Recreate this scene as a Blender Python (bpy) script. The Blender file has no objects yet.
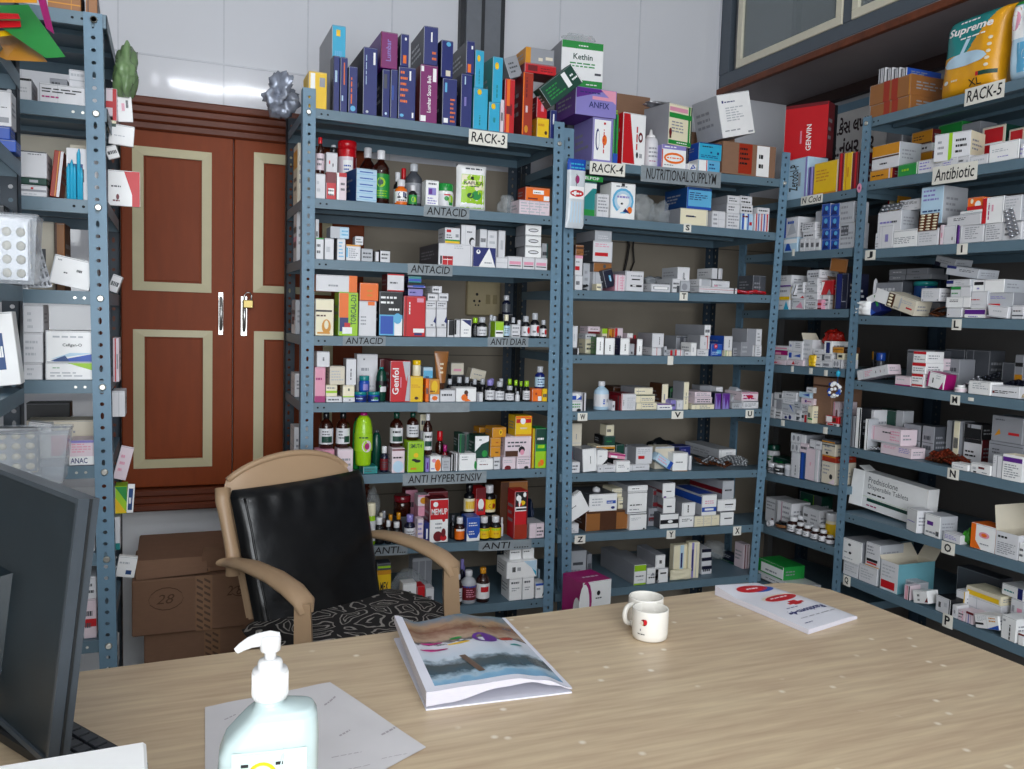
import bpy, math, random
from mathutils import Vector, Matrix, noise
PI = math.pi
random.seed(7)
COL = bpy.context.scene.collection
CH = 1.36                      # camera height above the floor
F_PX = 850.0
YAW, PITCH, ROLL = math.radians(21.951), math.radians(4.414), math.radians(1.742)

def cam_axes():
    cy, sy, cp, sp = math.cos(YAW), math.sin(YAW), math.cos(PITCH), math.sin(PITCH)
    f = Vector((sy*cp, cy*cp, -sp)); r = Vector((cy, -sy, 0)); u = r.cross(f)
    cr, sr = math.cos(ROLL), math.sin(ROLL)
    return f, cr*r + sr*u, -sr*r + cr*u
CF, CR, CU = cam_axes()

def at(x, y, ax, val):
    """the point of the photo's pixel on the world plane axis = val"""
    d = CF + CR*((x-512)/F_PX) - CU*((y-384.5)/F_PX)
    o = Vector((0, 0, CH))
    t = (val - o[ax]) / d[ax]
    return o + d*t

# ------------------------------------------------------------------ colours and materials
PAL = dict(w='dcdce0', W='f4f4f4', o='dcd3c0', g='93959c', G='4a4d54', k='121318', n='18246a', N='10142e', b='1f4fb0',
           l='5fb0da', c='2fa9cf', t='1b8585', T='0c4033', e='1f8f3c', i='9ccc1c', y='ecc010', r='c4121e', R='6d0f1a',
           m='a3126a', P='e39ab2', p='5c2088', v='8b82c6', a='ec6f14', A='d08c18', d='96602f', D='4c2a14', u='e4d2da',
           L='b9d6ea', s='b9bcc2', z='9e2b12', C='efe6c8', B='0e3f7a', q='6fa9b6', h='7c1d66')
NAME = dict(w='white', W='white', o='cream', g='grey', G='dark grey', k='black', n='navy', N='dark navy', b='blue',
            l='light blue', c='sky-blue', t='teal', T='dark green', e='green', i='lime', y='yellow', r='red', R='dark red',
            m='magenta', P='pink', p='purple', v='lavender', a='orange', A='amber', d='brown', D='dark brown', u='pale pink',
            L='pale blue', s='light grey', z='rust', C='ivory', B='deep blue', q='soft teal', h='plum')
def lin(h):
    if isinstance(h, str):
        c = [int(h[i:i+2], 16)/255 for i in (0, 2, 4)]
    else: c = h
    return tuple(x/12.92 if x <= .04045 else ((x+.055)/1.055)**2.4 for x in c) + (1,)
MATS = {}
def mat(key, hexc=None, rough=.5, metal=0, var=.06, scale=40, alpha=1, trans=0, emit=0, bump=0, spec=.5, coat=0, stretch=None, sss=0):
    if key in MATS: return MATS[key]
    m = bpy.data.materials.new(key); m.use_nodes = True; MATS[key] = m
    nt = m.node_tree; b = nt.nodes['Principled BSDF']
    c = lin(hexc or PAL[key])
    tc = nt.nodes.new('ShaderNodeTexCoord'); mp = nt.nodes.new('ShaderNodeMapping'); nz = nt.nodes.new('ShaderNodeTexNoise')
    nt.links.new(tc.outputs['Object'], mp.inputs[0]); nt.links.new(mp.outputs[0], nz.inputs['Vector'])
    if stretch: mp.inputs['Scale'].default_value = stretch
    nz.inputs['Scale'].default_value = scale; nz.inputs['Detail'].default_value = 4
    mx = nt.nodes.new('ShaderNodeMix'); mx.data_type = 'RGBA'
    mx.inputs['A'].default_value = tuple(min(1, x*(1+var)) for x in c[:3]) + (1,)
    mx.inputs['B'].default_value = tuple(x*(1-var*1.6) for x in c[:3]) + (1,)
    nt.links.new(nz.outputs['Fac'], mx.inputs['Factor']); nt.links.new(mx.outputs['Result'], b.inputs['Base Color'])
    b.inputs['Roughness'].default_value = rough; b.inputs['Metallic'].default_value = metal
    b.inputs['Specular IOR Level'].default_value = spec
    b.inputs['Alpha'].default_value = alpha; b.inputs['Transmission Weight'].default_value = trans
    b.inputs['Coat Weight'].default_value = coat
    if emit:
        b.inputs['Emission Color'].default_value = c; b.inputs['Emission Strength'].default_value = emit
    if bump:
        bp = nt.nodes.new('ShaderNodeBump'); bp.inputs['Strength'].default_value = bump; bp.inputs['Distance'].default_value = .01
        nt.links.new(nz.outputs['Fac'], bp.inputs['Height']); nt.links.new(bp.outputs[0], b.inputs['Normal'])
    return m
def pm(code, gloss=False):
    """printed card (or plastic) of a palette colour"""
    if gloss: return mat('plastic_'+code, PAL[code], rough=.22, var=.04, scale=12)
    return mat('card_'+code, PAL[code], rough=.42, var=.05, scale=25)
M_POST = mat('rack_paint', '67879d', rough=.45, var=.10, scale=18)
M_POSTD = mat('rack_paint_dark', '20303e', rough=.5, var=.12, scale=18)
M_SHELF = mat('shelf_paint', '5f7887', rough=.42, var=.10, scale=14)
M_BOLT = mat('bolt', 'c9c7bf', rough=.3, metal=.8)
M_HOLE = mat('hole_dark', '0b0f14', rough=.9)
M_PAPER = mat('tag_paper', 'e9e6dc', rough=.8)
M_TAPE = mat('tag_tape', '8b949a', rough=.6, var=.2, scale=50)
M_INK = mat('ink', '17171c', rough=.7)
M_FOIL = mat('foil', 'c3c5ca', rough=.28, metal=.9, var=.15, scale=60)
M_FOILB = mat('foil_brown', '7a4a30', rough=.3, metal=.8, var=.2, scale=60)
M_CLEAR = mat('clear_plastic', 'dfe6ea', rough=.10, alpha=.22, var=.1, scale=8, bump=.5)
M_BAG = mat('grey_poly', '9aa0a6', rough=.25, alpha=.75, var=.25, scale=14, bump=.6)
M_CARDB = mat('cardboard', '886650', rough=.85, var=.08, scale=30, stretch=(1, 1, 8))
M_GLASSB = mat('amber_glass', '2e0f07', rough=.08, var=.05, coat=.3)

# ------------------------------------------------------------------ mesh builder
class MB:
    def __init__(s): s.v = []; s.f = []; s.mi = []; s.mats = []; s.sm = []
    def m(s, mt):
        if mt not in s.mats: s.mats.append(mt)
        return s.mats.index(mt)
    def face(s, pts, mt, smooth=False):
        n = len(s.v); s.v.extend(Vector(p) for p in pts); s.f.append(tuple(range(n, n+len(pts)))); s.mi.append(s.m(mt)); s.sm.append(smooth)
    def mesh(s, verts, faces, mt, smooth=False):
        n = len(s.v); s.v.extend(Vector(p) for p in verts); k = s.m(mt)
        for f in faces: s.f.append(tuple(n+i for i in f)); s.mi.append(k); s.sm.append(smooth)
    def hexa(s, P, mt):
        """eight corners: bottom four counter-clockwise, then top four; mt a material or six [bottom, top, front(-y), right(+x), back, left]"""
        Fs = [(3, 2, 1, 0), (4, 5, 6, 7), (0, 1, 5, 4), (1, 2, 6, 5), (2, 3, 7, 6), (3, 0, 4, 7)]
        n = len(s.v); s.v.extend(Vector(p) for p in P)
        for i, f in enumerate(Fs):
            s.f.append(tuple(n+j for j in f)); s.mi.append(s.m(mt[i] if isinstance(mt, (list, tuple)) else mt)); s.sm.append(False)
    def box(s, x0, x1, y0, y1, z0, z1, mt):
        s.hexa([(x0, y0, z0), (x1, y0, z0), (x1, y1, z0), (x0, y1, z0), (x0, y0, z1), (x1, y0, z1), (x1, y1, z1), (x0, y1, z1)], mt)
    def cham(s, x0, x1, y0, y1, z0, z1, c, mt):
        """a box with chamfered edges; mt one or six as in hexa"""
        lo, hi = (x0, y0, z0), (x1, y1, z1)
        c = min(c, (x1-x0)*.2, (y1-y0)*.2, (z1-z0)*.2)
        ms = mt if isinstance(mt, (list, tuple)) else [mt]*6
        n = len(s.v); idx = {}
        for sx in (0, 1):
            for sy in (0, 1):
                for sz in (0, 1):
                    for ax in range(3):
                        sg = (sx, sy, sz); p = []
                        for k in range(3):
                            e = hi[k] if sg[k] else lo[k]
                            if k != ax: e += -c if sg[k] else c
                            p.append(e)
                        idx[(sx, sy, sz, ax)] = len(s.v); s.v.append(Vector(p))
        def F(q, mt):
            s.f.append(tuple(q)); s.mi.append(s.m(mt)); s.sm.append(False)
        g = lambda a, b, cc, ax: idx[(a, b, cc, ax)]
        F([g(0, 1, 0, 2), g(1, 1, 0, 2), g(1, 0, 0, 2), g(0, 0, 0, 2)], ms[0]); F([g(0, 0, 1, 2), g(1, 0, 1, 2), g(1, 1, 1, 2), g(0, 1, 1, 2)], ms[1])
        F([g(0, 0, 0, 1), g(1, 0, 0, 1), g(1, 0, 1, 1), g(0, 0, 1, 1)], ms[2]); F([g(1, 1, 0, 1), g(0, 1, 0, 1), g(0, 1, 1, 1), g(1, 1, 1, 1)], ms[4])
        F([g(1, 0, 0, 0), g(1, 1, 0, 0), g(1, 1, 1, 0), g(1, 0, 1, 0)], ms[3]); F([g(0, 1, 0, 0), g(0, 0, 0, 0), g(0, 0, 1, 0), g(0, 1, 1, 0)], ms[5])
        for a in (0, 1):
            for b in (0, 1):
                F([g(0, a, b, 1), g(1, a, b, 1), g(1, a, b, 2), g(0, a, b, 2)], ms[2 if a == 0 else 4])
                F([g(a, 0, b, 0), g(a, 1, b, 0), g(a, 1, b, 2), g(a, 0, b, 2)], ms[3 if a else 5])
                F([g(a, b, 0, 0), g(a, b, 1, 0), g(a, b, 1, 1), g(a, b, 0, 1)], ms[2])
                for cc in (0, 1): F([g(a, b, cc, 0), g(a, b, cc, 1), g(a, b, cc, 2)], ms[2])
    def lathe(s, prof, mt, seg=16, c=(0, 0, 0), smooth=True, sx=1, sy=1, mfun=None):
        n = len(s.v)
        for r, z in prof:
            for i in range(seg):
                a = 2*PI*i/seg; s.v.append(Vector((c[0]+r*sx*math.cos(a), c[1]+r*sy*math.sin(a), c[2]+z)))
        for j in range(len(prof)-1):
            mm = mfun(j) if mfun else mt
            for i in range(seg):
                k = (i+1) % seg
                s.f.append((n+j*seg+i, n+j*seg+k, n+(j+1)*seg+k, n+(j+1)*seg+i)); s.mi.append(s.m(mm)); s.sm.append(smooth)
        s.f.append(tuple(n+i for i in reversed(range(seg)))); s.mi.append(s.m(mt)); s.sm.append(False)
        t = n+(len(prof)-1)*seg
        s.f.append(tuple(t+i for i in range(seg))); s.mi.append(s.m(mfun(len(prof)-2) if mfun else mt)); s.sm.append(False)
    def tube(s, pts, r, mt, seg=8, smooth=True, radii=None, flat=1.0, up=None):
        pts = [Vector(p) for p in pts]; n0 = len(s.v)
        prevx = None
        for i, p in enumerate(pts):
            t = (pts[min(i+1, len(pts)-1)]-pts[max(i-1, 0)]).normalized()
            if up is not None: x = t.cross(Vector(up))
            else: x = t.cross(Vector((0, 0, 1))) if abs(t.z) < .95 else t.cross(Vector((0, 1, 0)))
            x.normalize()
            if prevx is not None and x.dot(prevx) < 0 and up is None: x = -x
            prevx = x; y = t.cross(x)
            rr = radii[i] if radii else r
            for k in range(seg):
                a = 2*PI*k/seg; s.v.append(p + x*(rr*math.cos(a)) + y*(rr*flat*math.sin(a)))
        for i in range(len(pts)-1):
            for k in range(seg):
                q = (k+1) % seg
                s.f.append((n0+i*seg+k, n0+i*seg+q, n0+(i+1)*seg+q, n0+(i+1)*seg+k)); s.mi.append(s.m(mt)); s.sm.append(smooth)
        s.f.append(tuple(n0+k for k in range(seg))); s.mi.append(s.m(mt)); s.sm.append(False)
        e = n0+(len(pts)-1)*seg; s.f.append(tuple(e+k for k in reversed(range(seg)))); s.mi.append(s.m(mt)); s.sm.append(False)
    def grid(s, fn, nu, nv, mt, smooth=True, mfun=None):
        n = len(s.v)
        for j in range(nv+1):
            for i in range(nu+1): s.v.append(Vector(fn(i/nu, j/nv)))
        for j in range(nv):
            for i in range(nu):
                a = n+j*(nu+1)+i; s.f.append((a, a+1, a+nu+2, a+nu+1)); s.mi.append(s.m(mfun(i/nu, j/nv) if mfun else mt)); s.sm.append(smooth)
    def xform(s, M, start=0):
        for i in range(start, len(s.v)): s.v[i] = M @ s.v[i]
    def build(s, name, parent=None, loc=None, rot=None, recalc=False):
        me = bpy.data.meshes.new(name); me.from_pydata([tuple(v) for v in s.v], [], s.f)
        for m_ in s.mats: me.materials.append(m_)
        me.polygons.foreach_set('material_index', s.mi); me.polygons.foreach_set('use_smooth', s.sm)
        me.validate(); me.update()
        o = bpy.data.objects.new(name, me); COL.objects.link(o)
        if parent is not None: o.parent = parent
        if loc is not None: o.location = loc
        if rot is not None: o.rotation_euler = rot
        return o
def empty(name, loc=(0, 0, 0), rot=(0, 0, 0), parent=None):
    o = bpy.data.objects.new(name, None); COL.objects.link(o); o.location = loc; o.rotation_euler = rot; o.empty_display_size = .05
    if parent is not None: o.parent = parent
    return o
def tag(o, label, cat, group=None, kind=None):
    if label: o['label'] = label
    if cat: o['category'] = cat
    if group: o['group'] = group
    if kind: o['kind'] = kind
    return o
def struct(o): o['kind'] = 'structure'; return o

# ------------------------------------------------------------------ printing on surfaces
_TX = {}
def text_shape(txt, shear=0, bold=0):
    k = (txt, shear, bold)
    if k in _TX: return _TX[k]
    cu = bpy.data.curves.new('lettering', 'FONT'); cu.body = txt; cu.resolution_u = 2; cu.shear = shear; cu.offset = bold
    o = bpy.data.objects.new('lettering', cu); COL.objects.link(o)
    bpy.context.view_layer.update()
    dg = bpy.context.evaluated_depsgraph_get()
    me = bpy.data.meshes.new_from_object(o.evaluated_get(dg))
    vs = [v.co.copy() for v in me.vertices]; fs = [tuple(p.vertices) for p in me.polygons]
    bpy.data.objects.remove(o); bpy.data.meshes.remove(me)
    x0 = min(v.x for v in vs); x1 = max(v.x for v in vs); y0 = min(v.y for v in vs); y1 = max(v.y for v in vs)
    vs = [((v.x-x0)/(x1-x0), (v.y-y0)/(y1-y0)) for v in vs]
    _TX[k] = (vs, fs, (x1-x0)/(y1-y0)); return _TX[k]

LEGIBLE = set('Kethin Lumbar_Sacro_Belt Lumbar Genfol TORCAL-D3 ANFIX ELPOP MEMUP ..MEX RAFULA GENVIN Zerodol-P ANAC Cefigan-O SMUTH IL'.split())
def p_rect(mb, mp, u0, v0, u1, v1, mt, nu=1, lift=1):
    for i in range(nu):
        a = u0+(u1-u0)*i/nu; b = u0+(u1-u0)*(i+1)/nu
        mb.face([mp(a, v0, lift), mp(b, v0, lift), mp(b, v1, lift), mp(a, v1, lift)], mt)
def p_text(mb, mp, txt, mt, u0, v0, u1, v1, rot=0, lift=2, shear=0, bold=.0):
    vs, fs, _ = text_shape(txt, shear, bold)
    out = []
    for x, y in vs:
        if rot == 90: x, y = 1-y, x
        elif rot == -90: x, y = y, 1-x
        elif rot == 180: x, y = 1-x, 1-y
        out.append(mp(u0+(u1-u0)*x, v0+(v1-v0)*y, lift))
    mb.mesh(out, fs, mt)
def p_oval(mb, mp, cx, cy, rx, ry, mt, n=14, lift=1):
    mb.face([mp(cx+rx*math.cos(2*PI*i/n), cy+ry*math.sin(2*PI*i/n), lift) for i in range(n)], mt)
def p_lines(mb, mp, u0, v0, u1, v1, n, mt, rng, nu=1, lift=2):
    h = (v1-v0)/max(n, 1)
    for k in range(n):
        v = v1-(k+.75)*h; x = u0; end = u1-(u1-u0)*rng.choice([0, .1, .25, .4])
        while x < end-.02:
            w = min((u1-u0)*rng.uniform(.10, .28), end-x)
            p_rect(mb, mp, x, v, x+w, v+h*.42, mt, nu, lift); x += w+(u1-u0)*.05

def carton_maps(w, d, h, e=.00035):
    """mapper per face of a box from (0..w, 0..d, 0..h)"""
    return {'f': lambda u, v, L=1: (u*w, -e*L, v*h), 'l': lambda u, v, L=1: (-e*L, d-u*d, v*h),
            'r': lambda u, v, L=1: (w+e*L, u*d, v*h), 't': lambda u, v, L=1: (u*w, v*d, h+e*L)}
def paint(mb, maps, feats, rng, nu=1):
    for idx, ft in enumerate([x.strip() for x in feats.split(';') if x.strip()]):
        fc = 'f'
        if ft[1:2] == ':': fc, ft = ft[0], ft[2:]
        if fc not in maps: continue
        mp = (lambda p, q, L=1, m0=maps[fc], k0=.35*idx: m0(p, q, L+k0)); a = ft.split(); k = a[0]; n = lambda i: float(a[i])
        if k == 'b': p_rect(mb, mp, 0.01, n(2), .99, n(3), pm(a[1]), nu)
        elif k == 'v': p_rect(mb, mp, n(2), 0.01, n(3), .99, pm(a[1]), nu)
        elif k == 'q': p_rect(mb, mp, n(2), n(3), n(4), n(5), pm(a[1]), nu)
        elif k == 'o': p_oval(mb, mp, n(2), n(3), n(4), n(5), pm(a[1]), lift=1.6)
        elif k == 'x':
            if len(a) >= 7: p_lines(mb, mp, n(1), n(2), n(3), n(4), int(a[5]), pm(a[6]), rng, nu)
            else: p_lines(mb, mp, .12, .2, .88, .8, int(a[1]) if len(a) > 1 else 3, pm('G'), rng, nu)
        elif k == 'd':  # slanted corner wedge: d col u0 v0 u1 v1 u2 v2
            mb.face([mp(n(2), n(3), 1.3), mp(n(4), n(5), 1.3), mp(n(6), n(7), 1.3)], pm(a[1]))
        elif k == 'T' and a[1] not in LEGIBLE:
            u0, v0, u1, v1 = n(3), n(4), n(5), n(6)
            if len(a) > 7 and a[7] in ('90', '-90'):
                p_lines(mb, lambda p, q, L=1: mp(u1-(u1-u0)*q, v0+(v1-v0)*p, L), 0, 0, 1, 1, 1, pm(a[2]), rng)
            else: p_lines(mb, mp, u0, v0, u1, v1, 1, pm(a[2]), rng, nu)
        elif k == 'T': p_text(mb, mp, a[1].replace('_', ' '), pm(a[2]), n(3), n(4), n(5), n(6), int(a[7]) if len(a) > 7 else 0, bold=.015)
# ------------------------------------------------------------------ racks
SH = {  # pixel heights of the shelf front edges at two columns of the photo
 'three': [((317,108),(551,138)),((317,198),(551,216)),((317,259),(551,270.5)),((316,336),(550,338.5)),((316,403),(549,402)),((377,474.5),(549,468.6)),((456,543),(546,539)),((470,606),(545,599))],
 'four': [((583,160),(772,178)),((583,215),(770,232)),((573,290),(765,295)),((571,355),(762,357)),((570,412),(760,409)),((567,474),(757,470)),((566,535),(752,525)),((620,588),(752,575))],
 'corner': [((785,200.6),(856,188)),((778,253),(850,248)),((775,310),(846,309)),((770,364.6),(842,369)),((768,418),(838,427.4)),((766,473),(832,486)),((764,526),(830,546.5)),((760,580),(828,607))],
 'five': [((870,118),(1020,78)),((870,181),(1020,158)),((875,249),(1020,239.5)),((860,315.5),(1020,319.4)),((852,380.3),(1020,400)),((848,447),(1020,483)),((845,513),(1020,562.7)),((842,574.4),(1020,646))],
 'left': [((62,8),(85,12)),((20,98.5),(85,102.6)),((40,196.5),(88,199)),((24,289),(88,291)),((26,380.5),(90,381)),((60,467),(92,466.5)),((60,556),(94,554)),((85,642),(97,640))],
}
RK = {}
class Rack:
    def __init__(s, key, ax, plane, s0, s1, depth, words):
        s.key, s.ax, s.plane, s.s0, s.s1, s.depth, s.words = key, ax, plane, s0, s1, depth, words
        s.z = []
        for a, b in SH[key]:
            A, B = at(*a, ax, plane), at(*b, ax, plane)
            sa, sb = s.S(A), s.S(B)
            s.z.append((sa, A.z, sb, B.z))
        RK[key] = s
    def S(s, P): return P.x if s.ax == 1 else -P.y
    def zs(s, i, x):
        sa, za, sb, zb = s.z[i]; k = (zb-za)/(sb-sa)
        if s.key == 'left': k = 0
        return za+k*(x-sa)
    def W(s, x, d, z):
        """rack-local (across, into the rack, up) to world"""
        return Vector((x, s.plane+d, z)) if s.ax == 1 else Vector((s.plane+d, -x, z))
    def rz(s): return 0 if s.ax == 1 else -PI/2
R3 = Rack('three', 1, 2.79, .39, 1.305, .46, 'rack three')
R4 = Rack('four', 1, 2.82, 1.335, 2.287, .46, 'rack four')
RC = Rack('corner', 0, 2.317, -3.13, -2.455, .44, 'the corner rack')
R5 = Rack('five', 0, 2.317, -2.45, -1.50, .44, 'rack five')
RL = Rack('left', 1, 2.25, -1.05, -.134, .50, 'the left rack')

def post_mesh(h, mt, bolts=(), flip=1):
    """slotted angle: front flange 40 mm (along +x*flip), side flange 40 mm going back (+y); a hole every 28 mm, every fourth a slot"""
    mb = MB(); W = .04; pitch = .0285; n = int(h/pitch)
    def flange(mp):
        for k in range(n+1):
            z0 = k*pitch; z1 = min(h, z0+pitch)
            if z1-z0 < pitch*.9:
                mb.face([mp(0, z0), mp(W, z0), mp(W, z1), mp(0, z1)], mt); continue
            cz = (z0+z1)/2; cx = W*.5
            rx, ry = (.0042, .0085) if k % 4 == 2 else (.0052, .0048)
            hole = [(cx+rx*math.cos(a*PI/4+PI/8), cz+ry*math.sin(a*PI/4+PI/8)) for a in range(8)]
            out = [(W, (cz+z1)/2), (W*.75, z1), (W*.25, z1), (0, (cz+z1)/2), (0, (cz+z0)/2), (W*.25, z0), (W*.75, z0), (W, (cz+z0)/2)]
            for a in range(8):
                b = (a+1) % 8
                mb.face([mp(*hole[a]), mp(*out[a]), mp(*out[b]), mp(*hole[b])], mt)
            for c, a, b in (((W, z1), 0, 1), ((0, z1), 2, 3), ((0, z0), 4, 5), ((W, z0), 6, 7)):
                mb.face([mp(*out[a]), mp(*c), mp(*out[b])], mt)
    flange(lambda x, z: (flip*x, 0, z)); flange(lambda x, z: (0, x, z))
    flange(lambda x, z: (flip*x, .002, z)); flange(lambda x, z: (flip*.002, x, z))
    for z in bolts:
        mb.lathe([(.0085, 0), (.0085, .003), (.006, .005)], M_BOLT, 8, c=(0, 0, 0))
        M = Matrix.Translation((flip*.018, 0, z)) @ Matrix.Rotation(PI/2, 4, 'X')
        mb.xform(M, len(mb.v)-24)
    return mb

def make_rack(R, label, top_px, front_lean, fposts=(0, 1), tags=(), mat_front=M_POST):
    root = empty('shelving_rack', R.W((R.s0+R.s1)/2, R.depth/2, 0)); tag(root, label, 'shelf rack', 'slotted steel racks')
    inv = root.matrix_world.copy(); root.rotation_euler.z = R.rz()
    def toloc(x, d, z): return (x-(R.s0+R.s1)/2, d-R.depth/2, z)
    zt = top_px
    for side in (0, 1):
        for back in (0, 1):
            x = R.s1 if side else R.s0
            zz = [R.zs(i, x)-.016 for i in range(8)]
            if not back:
                if side not in fposts: continue
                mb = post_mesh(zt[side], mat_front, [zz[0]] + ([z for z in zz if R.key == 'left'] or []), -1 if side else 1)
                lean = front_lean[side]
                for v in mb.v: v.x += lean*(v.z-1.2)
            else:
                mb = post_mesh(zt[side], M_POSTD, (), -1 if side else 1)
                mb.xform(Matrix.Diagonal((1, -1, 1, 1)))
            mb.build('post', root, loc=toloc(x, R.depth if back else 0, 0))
    # shelf boards with folded lips
    for i in range(8):
        mb = MB(); a, b = R.s0+.0035, R.s1-.0035; za, zb = R.zs(i, a), R.zs(i, b); LIP = .031; d0, d1 = .0045, R.depth-.0045; t = .0016
        def P(x, d, z): return toloc(x, d, z)
        # top plate
        mb.hexa([P(a, d0, za-t), P(b, d0, zb-t), P(b, d1, zb-t), P(a, d1, za-t), P(a, d0, za), P(b, d0, zb), P(b, d1, zb), P(a, d1, za)], M_SHELF)
        for dd in (d0, d1-t):   # front and rear lips
            mb.hexa([P(a, dd, za-LIP), P(b, dd, zb-LIP), P(b, dd+t, zb-LIP), P(a, dd+t, za-LIP), P(a, dd, za-t), P(b, dd, zb-t), P(b, dd+t, zb-t), P(a, dd+t, za-t)], M_SHELF)
        for xx, z in ((a, za), (b-t, zb)):
            mb.hexa([P(xx, d0, z-LIP), P(xx+t, d0, z-LIP), P(xx+t, d1, z-LIP), P(xx, d1, z-LIP), P(xx, d0, z-t), P(xx+t, d0, z-t), P(xx+t, d1, z-t), P(xx, d1, z-t)], M_SHELF)
        mb.hexa([P(a, d0+.002, za-LIP), P(b, d0+.002, zb-LIP), P(b, d0+.014, zb-LIP), P(a, d0+.014, za-LIP), P(a, d0+.002, za-LIP+t), P(b, d0+.002, zb-LIP+t), P(b, d0+.014, zb-LIP+t), P(a, d0+.014, za-LIP+t)], M_SHELF)
        for xx in (a+.052, a+.072, b-.072, b-.052):   # punched holes in the lip
            zz = R.zs(i, xx)-.016
            q = [P(xx+.0035*math.cos(k*PI/4), d0-.0004, zz+.0032*math.sin(k*PI/4)) for k in range(8)]
            mb.face(q, M_BOLT if R.key == 'left' and i not in (0, 2) else M_HOLE)
        # stiffening ribs pressed under the board
        for q in (.33, .66):
            dd = R.depth*q
            mb.hexa([P(a+.01, dd-.01, za-.014), P(b-.01, dd-.01, zb-.014), P(b-.01, dd+.01, zb-.014), P(a+.01, dd+.01, za-.014), P(a+.01, dd-.01, za-t), P(b-.01, dd-.01, zb-t), P(b-.01, dd+.01, zb-t), P(a+.01, dd+.01, za-t)], M_SHELF)
        so = mb.build('shelf_board', root)
        for tg in tags:
            if tg[0] != i: continue
            _, x0, y0, x1, y1, txt, rot = tg[:7]
            A = at(x0, y1, R.ax, R.plane); B = at(x1, y0, R.ax, R.plane)
            sa, sb = R.S(A), R.S(B); mid = at((x0+x1)/2, (y0+y1)/2, R.ax, R.plane)
            w = sb-sa; pmid = at((x0+x1)/2, y1, R.ax, R.plane).z; ptop = at((x0+x1)/2, y0, R.ax, R.plane).z; h = ptop-pmid; sl = abs((zb-za)/(b-a))*w*.8; pmid += sl/2; h -= sl
            mb = MB(); cx = (sa+sb)/2; k = math.tan(math.atan2(zb-za, b-a))
            def mp(u, v, L=1): return P(sa+u*w, d0-.0006-.0003*L+(-.0015*math.sin(u*PI)), pmid+v*h+k*(u-.5)*w)
            for q in range(4): mb.face([mp(q/4, 0, 0), mp((q+1)/4, 0, 0), mp((q+1)/4, 1, 0), mp(q/4, 1, 0)], (pm('P') if txt == 'o' else (M_TAPE if len(txt) > 6 and txt != 'Antibiotic' or (not txt and w > .05) else M_PAPER)))
            for q in range(4): mb.face([mp(q/4, 1, -1), mp((q+1)/4, 1, -1), mp((q+1)/4, 0, -1), mp(q/4, 0, -1)], M_PAPER)
            if txt and txt != 'o':
                wd = .06 if len(txt) > 2 else (.42 if txt == 'I' else .24)
                p_text(mb, mp, txt, M_INK, wd, .18, 1-wd, .86, rot, shear=.12 if len(txt) > 2 else 0, bold=.01 if len(txt) > 2 else .03)
            mb.build('shelf_tag', so)
    return root
# ------------------------------------------------------------------ goods on the shelves
CROP = {'A1': (300,10,.143), 'A2': (430,10,.1691), 'B1': (305,125,.13), 'B2': (425,125,.1367), 'C1': (305,215,.169), 'C2': (425,215,.169),
 'D1': (305,335,.1952), 'D2': (425,335,.195), 'E1': (360,470,.182), 'E2': (455,470,.182), 'F1': (545,20,.195), 'F2': (640,70,.1465),
 'G1': (560,160,.2148), 'H1': (700,0,.3164), 'H2': (760,90,.143), 'H3': (760,190,.182), 'H5': (740,450,.182), 'I1': (860,60,.169),
 'g1': (565,225,.11055), 'g2': (670,225,.11055), 'g3': (565,370,.143), 'g4': (665,370,.143), 'g5': (555,475,.1754), 'g6': (655,475,.1625),
 'g7': (565,305,.1074), 'g8': (665,305,.1074), 'i1': (860,180,.104), 'i2': (940,170,.104), 'i3': (850,255,.0975), 'i4': (930,255,.104),
 'i5': (845,340,.0879), 'i6': (930,340,.0918), 'i7': (840,395,.104), 'i8': (925,400,.130), 'o1': (835,470,.117), 'o2': (925,490,.130),
 'o3': (835,530,.130), 'o4': (925,570,.117), 'h2': (770,250,.0975), 'h3': (770,320,.0846), 'h4': (765,370,.091), 'h5': (760,425,.0975),
 'L1': (0,0,.26), 'L4': (0,60,.208), 'L5': (0,190,.208), 'L6': (0,300,.234), 'S': (930,0,.143)}
ITEMS = []
cur = dict(rack=None, shelf=0, crop=None, top=0, stack=0, base=0)
def sh(rack, shelf, crop, phrase=None):
    cur.update(rack=RK[rack], shelf=shelf, crop=CROP[crop], phrase=phrase or cur.get('phrase'), rng=random.Random(rack+str(shelf)+crop))
def px(x, y):
    ox, oy, s = cur['crop']; return ox+x*s, oy+y*s
def zbase(s0, s1):
    R = cur['rack']; return max(R.zs(cur['shelf'], s0), R.zs(cur['shelf'], s1)) + .0008
def span(x0, x1, yt, sb, ym=None):
    """pixel columns and top row to rack-local s0, s1 and height, on the plane sb behind the rack front"""
    R = cur['rack']; pl = R.plane+sb
    X0, Y = px(x0, yt); X1, _ = px(x1, yt)
    _, ymid = px(0, ym if ym is not None else yt+20)
    a = R.S(at(X0, ymid, R.ax, pl)); b = R.S(at(X1, ymid, R.ax, pl)); z = at((X0+X1)/2, Y, R.ax, pl).z
    return a, b, z
def reg(o, desc, cat, s, z, kind, uniq=False):
    R = cur['rack']
    ITEMS.append(dict(o=o, desc=desc, cat=cat, s=s, z=z, stack=cur['stack'], rack=R.key, shelf=cur['shelf'], phrase=cur['phrase'], kind=kind))
    return o
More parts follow.
